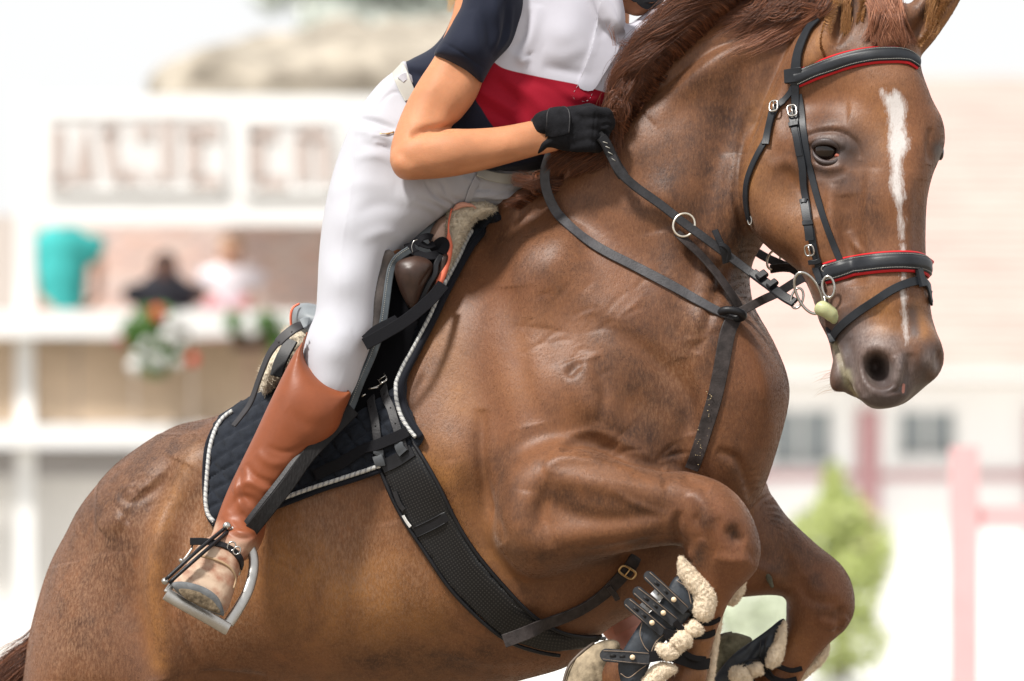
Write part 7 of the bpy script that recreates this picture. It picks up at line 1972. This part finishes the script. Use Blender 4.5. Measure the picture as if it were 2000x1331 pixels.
# fringe inside and around the ears
M, R_ = [], []
for _ in range(420):
    s_ = random.random()
    if _ < 160: add([(1668 + random.uniform(-14, 14), random.uniform(-20, 70), 244), (1656 + random.uniform(-10, 8), random.uniform(0, 80), 262), (1650 + random.uniform(-12, 14), random.uniform(30, 100), 272)], 3, 3, 0.0004)
    if _ < 120: add([(1836 + random.uniform(-14, 10), random.uniform(-30, 40), 214), (1824 + random.uniform(-10, 8), random.uniform(-10, 60), 240), (1812 + random.uniform(-12, 10), random.uniform(10, 80), 246)], 3, 3, 0.0004)
    edge = catmull([(1603, 108), (1596, 78), (1606, 30), (1622, -15)], 8); k = int(s_ * (len(edge) - 1)); a = edge[k]
    add([f(a[0] + 6, a[1], 2), (a[0] + 12, a[1] + 4, 268), (a[0] + 24 + random.uniform(-4, 8), a[1] + random.uniform(-2, 14), 276)], 3, 3, 0.0004)
    edge = catmull([(1690, 40), (1697, 0), (1690, -40)], 8); k = int(s_ * (len(edge) - 1)); a = edge[k]
    add([f(a[0] - 4, a[1], 2), (a[0] - 12, a[1] + 4, 268), (a[0] - 22 + random.uniform(-4, 6), a[1] + random.uniform(-2, 16), 274)], 3, 2, 0.0004)
    edge = catmull([(1806, 96), (1836, 56), (1860, 12), (1880, -20)], 8); k = int(s_ * (len(edge) - 1)); a = edge[k]
    add([f(a[0] - 8, a[1] - 4, 2), (a[0] - 10, a[1] - 10, 240), (a[0] - 22 + random.uniform(-4, 14), a[1] - 16 + random.uniform(-6, 6), 246)], 4, 3, 0.0004)
gold_m = light_m.copy(); gold_m.name = 'ear_fringe'
r_ = [n for n in gold_m.node_tree.nodes if n.type == 'VALTORGB'][0].color_ramp
r_.elements[0].color = (0.20, 0.08, 0.025, 1); r_.elements[1].color = (0.34, 0.15, 0.045, 1); r_.elements[2].color = (0.5, 0.26, 0.09, 1)
hair('ear_fringe', M, R_, gold_m, horse, kind='stuff')
# tail
M, R_ = [], []
for _ in range(110):
    s_ = random.random()
    add([(120 - 10 * s_, 1200 + 30 * s_, -250), (70 - 6 * s_, 1262 + 26 * s_, -275), (34 - 14 * s_, 1296 + 30 * s_, -280), (-6 - 26 * s_, 1350 + 30 * s_, -285), (-40, 1480, -290)], 14, 40, 0.0005, curl=5, spread_end=34, jag=0.3)
hair('tail', M, R_, mane_m, horse)
# whiskers
M, R_ = [], []
for _ in range(26):
    u0, v0 = random.uniform(1625, 1660), random.uniform(720, 765)
    M.append(catmull([P(u0, v0, 320), P(u0 - 20, v0 + 3, 325), P(u0 - random.uniform(30, 60), v0 + random.uniform(6, 24), 325)], 4)); R_.append(0.00022)
hair('whiskers', M, R_, gold_m, horse, kind='stuff')

# short coat hair over the seen side: lies along the body and softens every outline
def coat_fur(count, length, rad, nm):
    fr = np.where((HN[:, 1] < 0.25) & (HU > -40) & (HU < 1900) & (HW < 1345) & (a_dark < 0.75))[0]
    und = (poly_sd(np.array(PAD, float), HU[fr], HW[fr]) > 2) | (poly_sd(np.array(GP, float), HU[fr], HW[fr]) > 2)
    fr = fr[~und]
    ids = np.random.choice(fr, count)
    Pn, Nn = HV[ids], HN[ids]
    u, v = HU[ids], HW[ids]
    # lie direction in the picture: back and down over the body, down the head and the limbs
    g = np.stack([np.full(count, -0.75), np.zeros(count), np.full(count, -0.65)], 1)
    hd = (u > 1460) & (v < 820); g[hd] = (0.15, -0.1, -1.0)
    nk = (u > 1180) & (u <= 1460) & (v < 640); g[nk] = (-0.35, 0, -0.95)
    lg = (v > 860) & (u > 1000); g[lg] = (0.75, 0, -0.65)
    cn = (v > 1130) & (u > 1300); g[cn] = (-0.2, 0, -1)
    g += np.random.normal(0, 0.22, g.shape)
    g -= Nn * (g * Nn).sum(1)[:, None]
    g /= np.linalg.norm(g, axis=1, keepdims=True)
    L = (length * np.random.uniform(0.6, 1.2, count) / 1000)[:, None]
    jit = np.cross(Nn, g) * np.random.uniform(-0.0025, 0.0025, count)[:, None] + g * np.random.uniform(-0.0025, 0.0025, count)[:, None]
    p0 = Pn + jit - Nn * 0.0005
    p1 = p0 + g * L * 0.5 + Nn * L * 0.10
    p2 = p0 + g * L + Nn * L * 0.12
    pos = np.stack([p0, p1, p2], 1).reshape(-1, 3).astype(np.float32)
    hc = bpy.data.hair_curves.new(nm)
    hc.add_curves([3] * count)
    hc.attributes['position'].data.foreach_set('vector', pos.ravel())
    ra = hc.attributes.new('radius', 'FLOAT', 'POINT') if 'radius' not in hc.attributes else hc.attributes['radius']
    ra.data.foreach_set('value', np.tile(np.array([rad, rad * 0.8, rad * 0.2], np.float32), count))
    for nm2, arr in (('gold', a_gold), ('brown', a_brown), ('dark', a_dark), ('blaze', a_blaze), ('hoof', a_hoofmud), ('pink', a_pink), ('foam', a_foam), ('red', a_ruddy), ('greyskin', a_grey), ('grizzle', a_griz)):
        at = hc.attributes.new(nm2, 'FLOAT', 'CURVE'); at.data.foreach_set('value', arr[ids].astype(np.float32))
    hc.materials.append(fur_m)
    o = bpy.data.objects.new(nm, hc); link(o, horse); o['kind'] = 'stuff'
fur_m = coat.copy(); fur_m.name = 'coat_hair'
fb_ = fur_m.node_tree.nodes['Principled BSDF']
for l in list(fb_.inputs['Normal'].links): fur_m.node_tree.links.remove(l)
coat_fur(520000, 5.0, 0.00015, 'coat_hair')
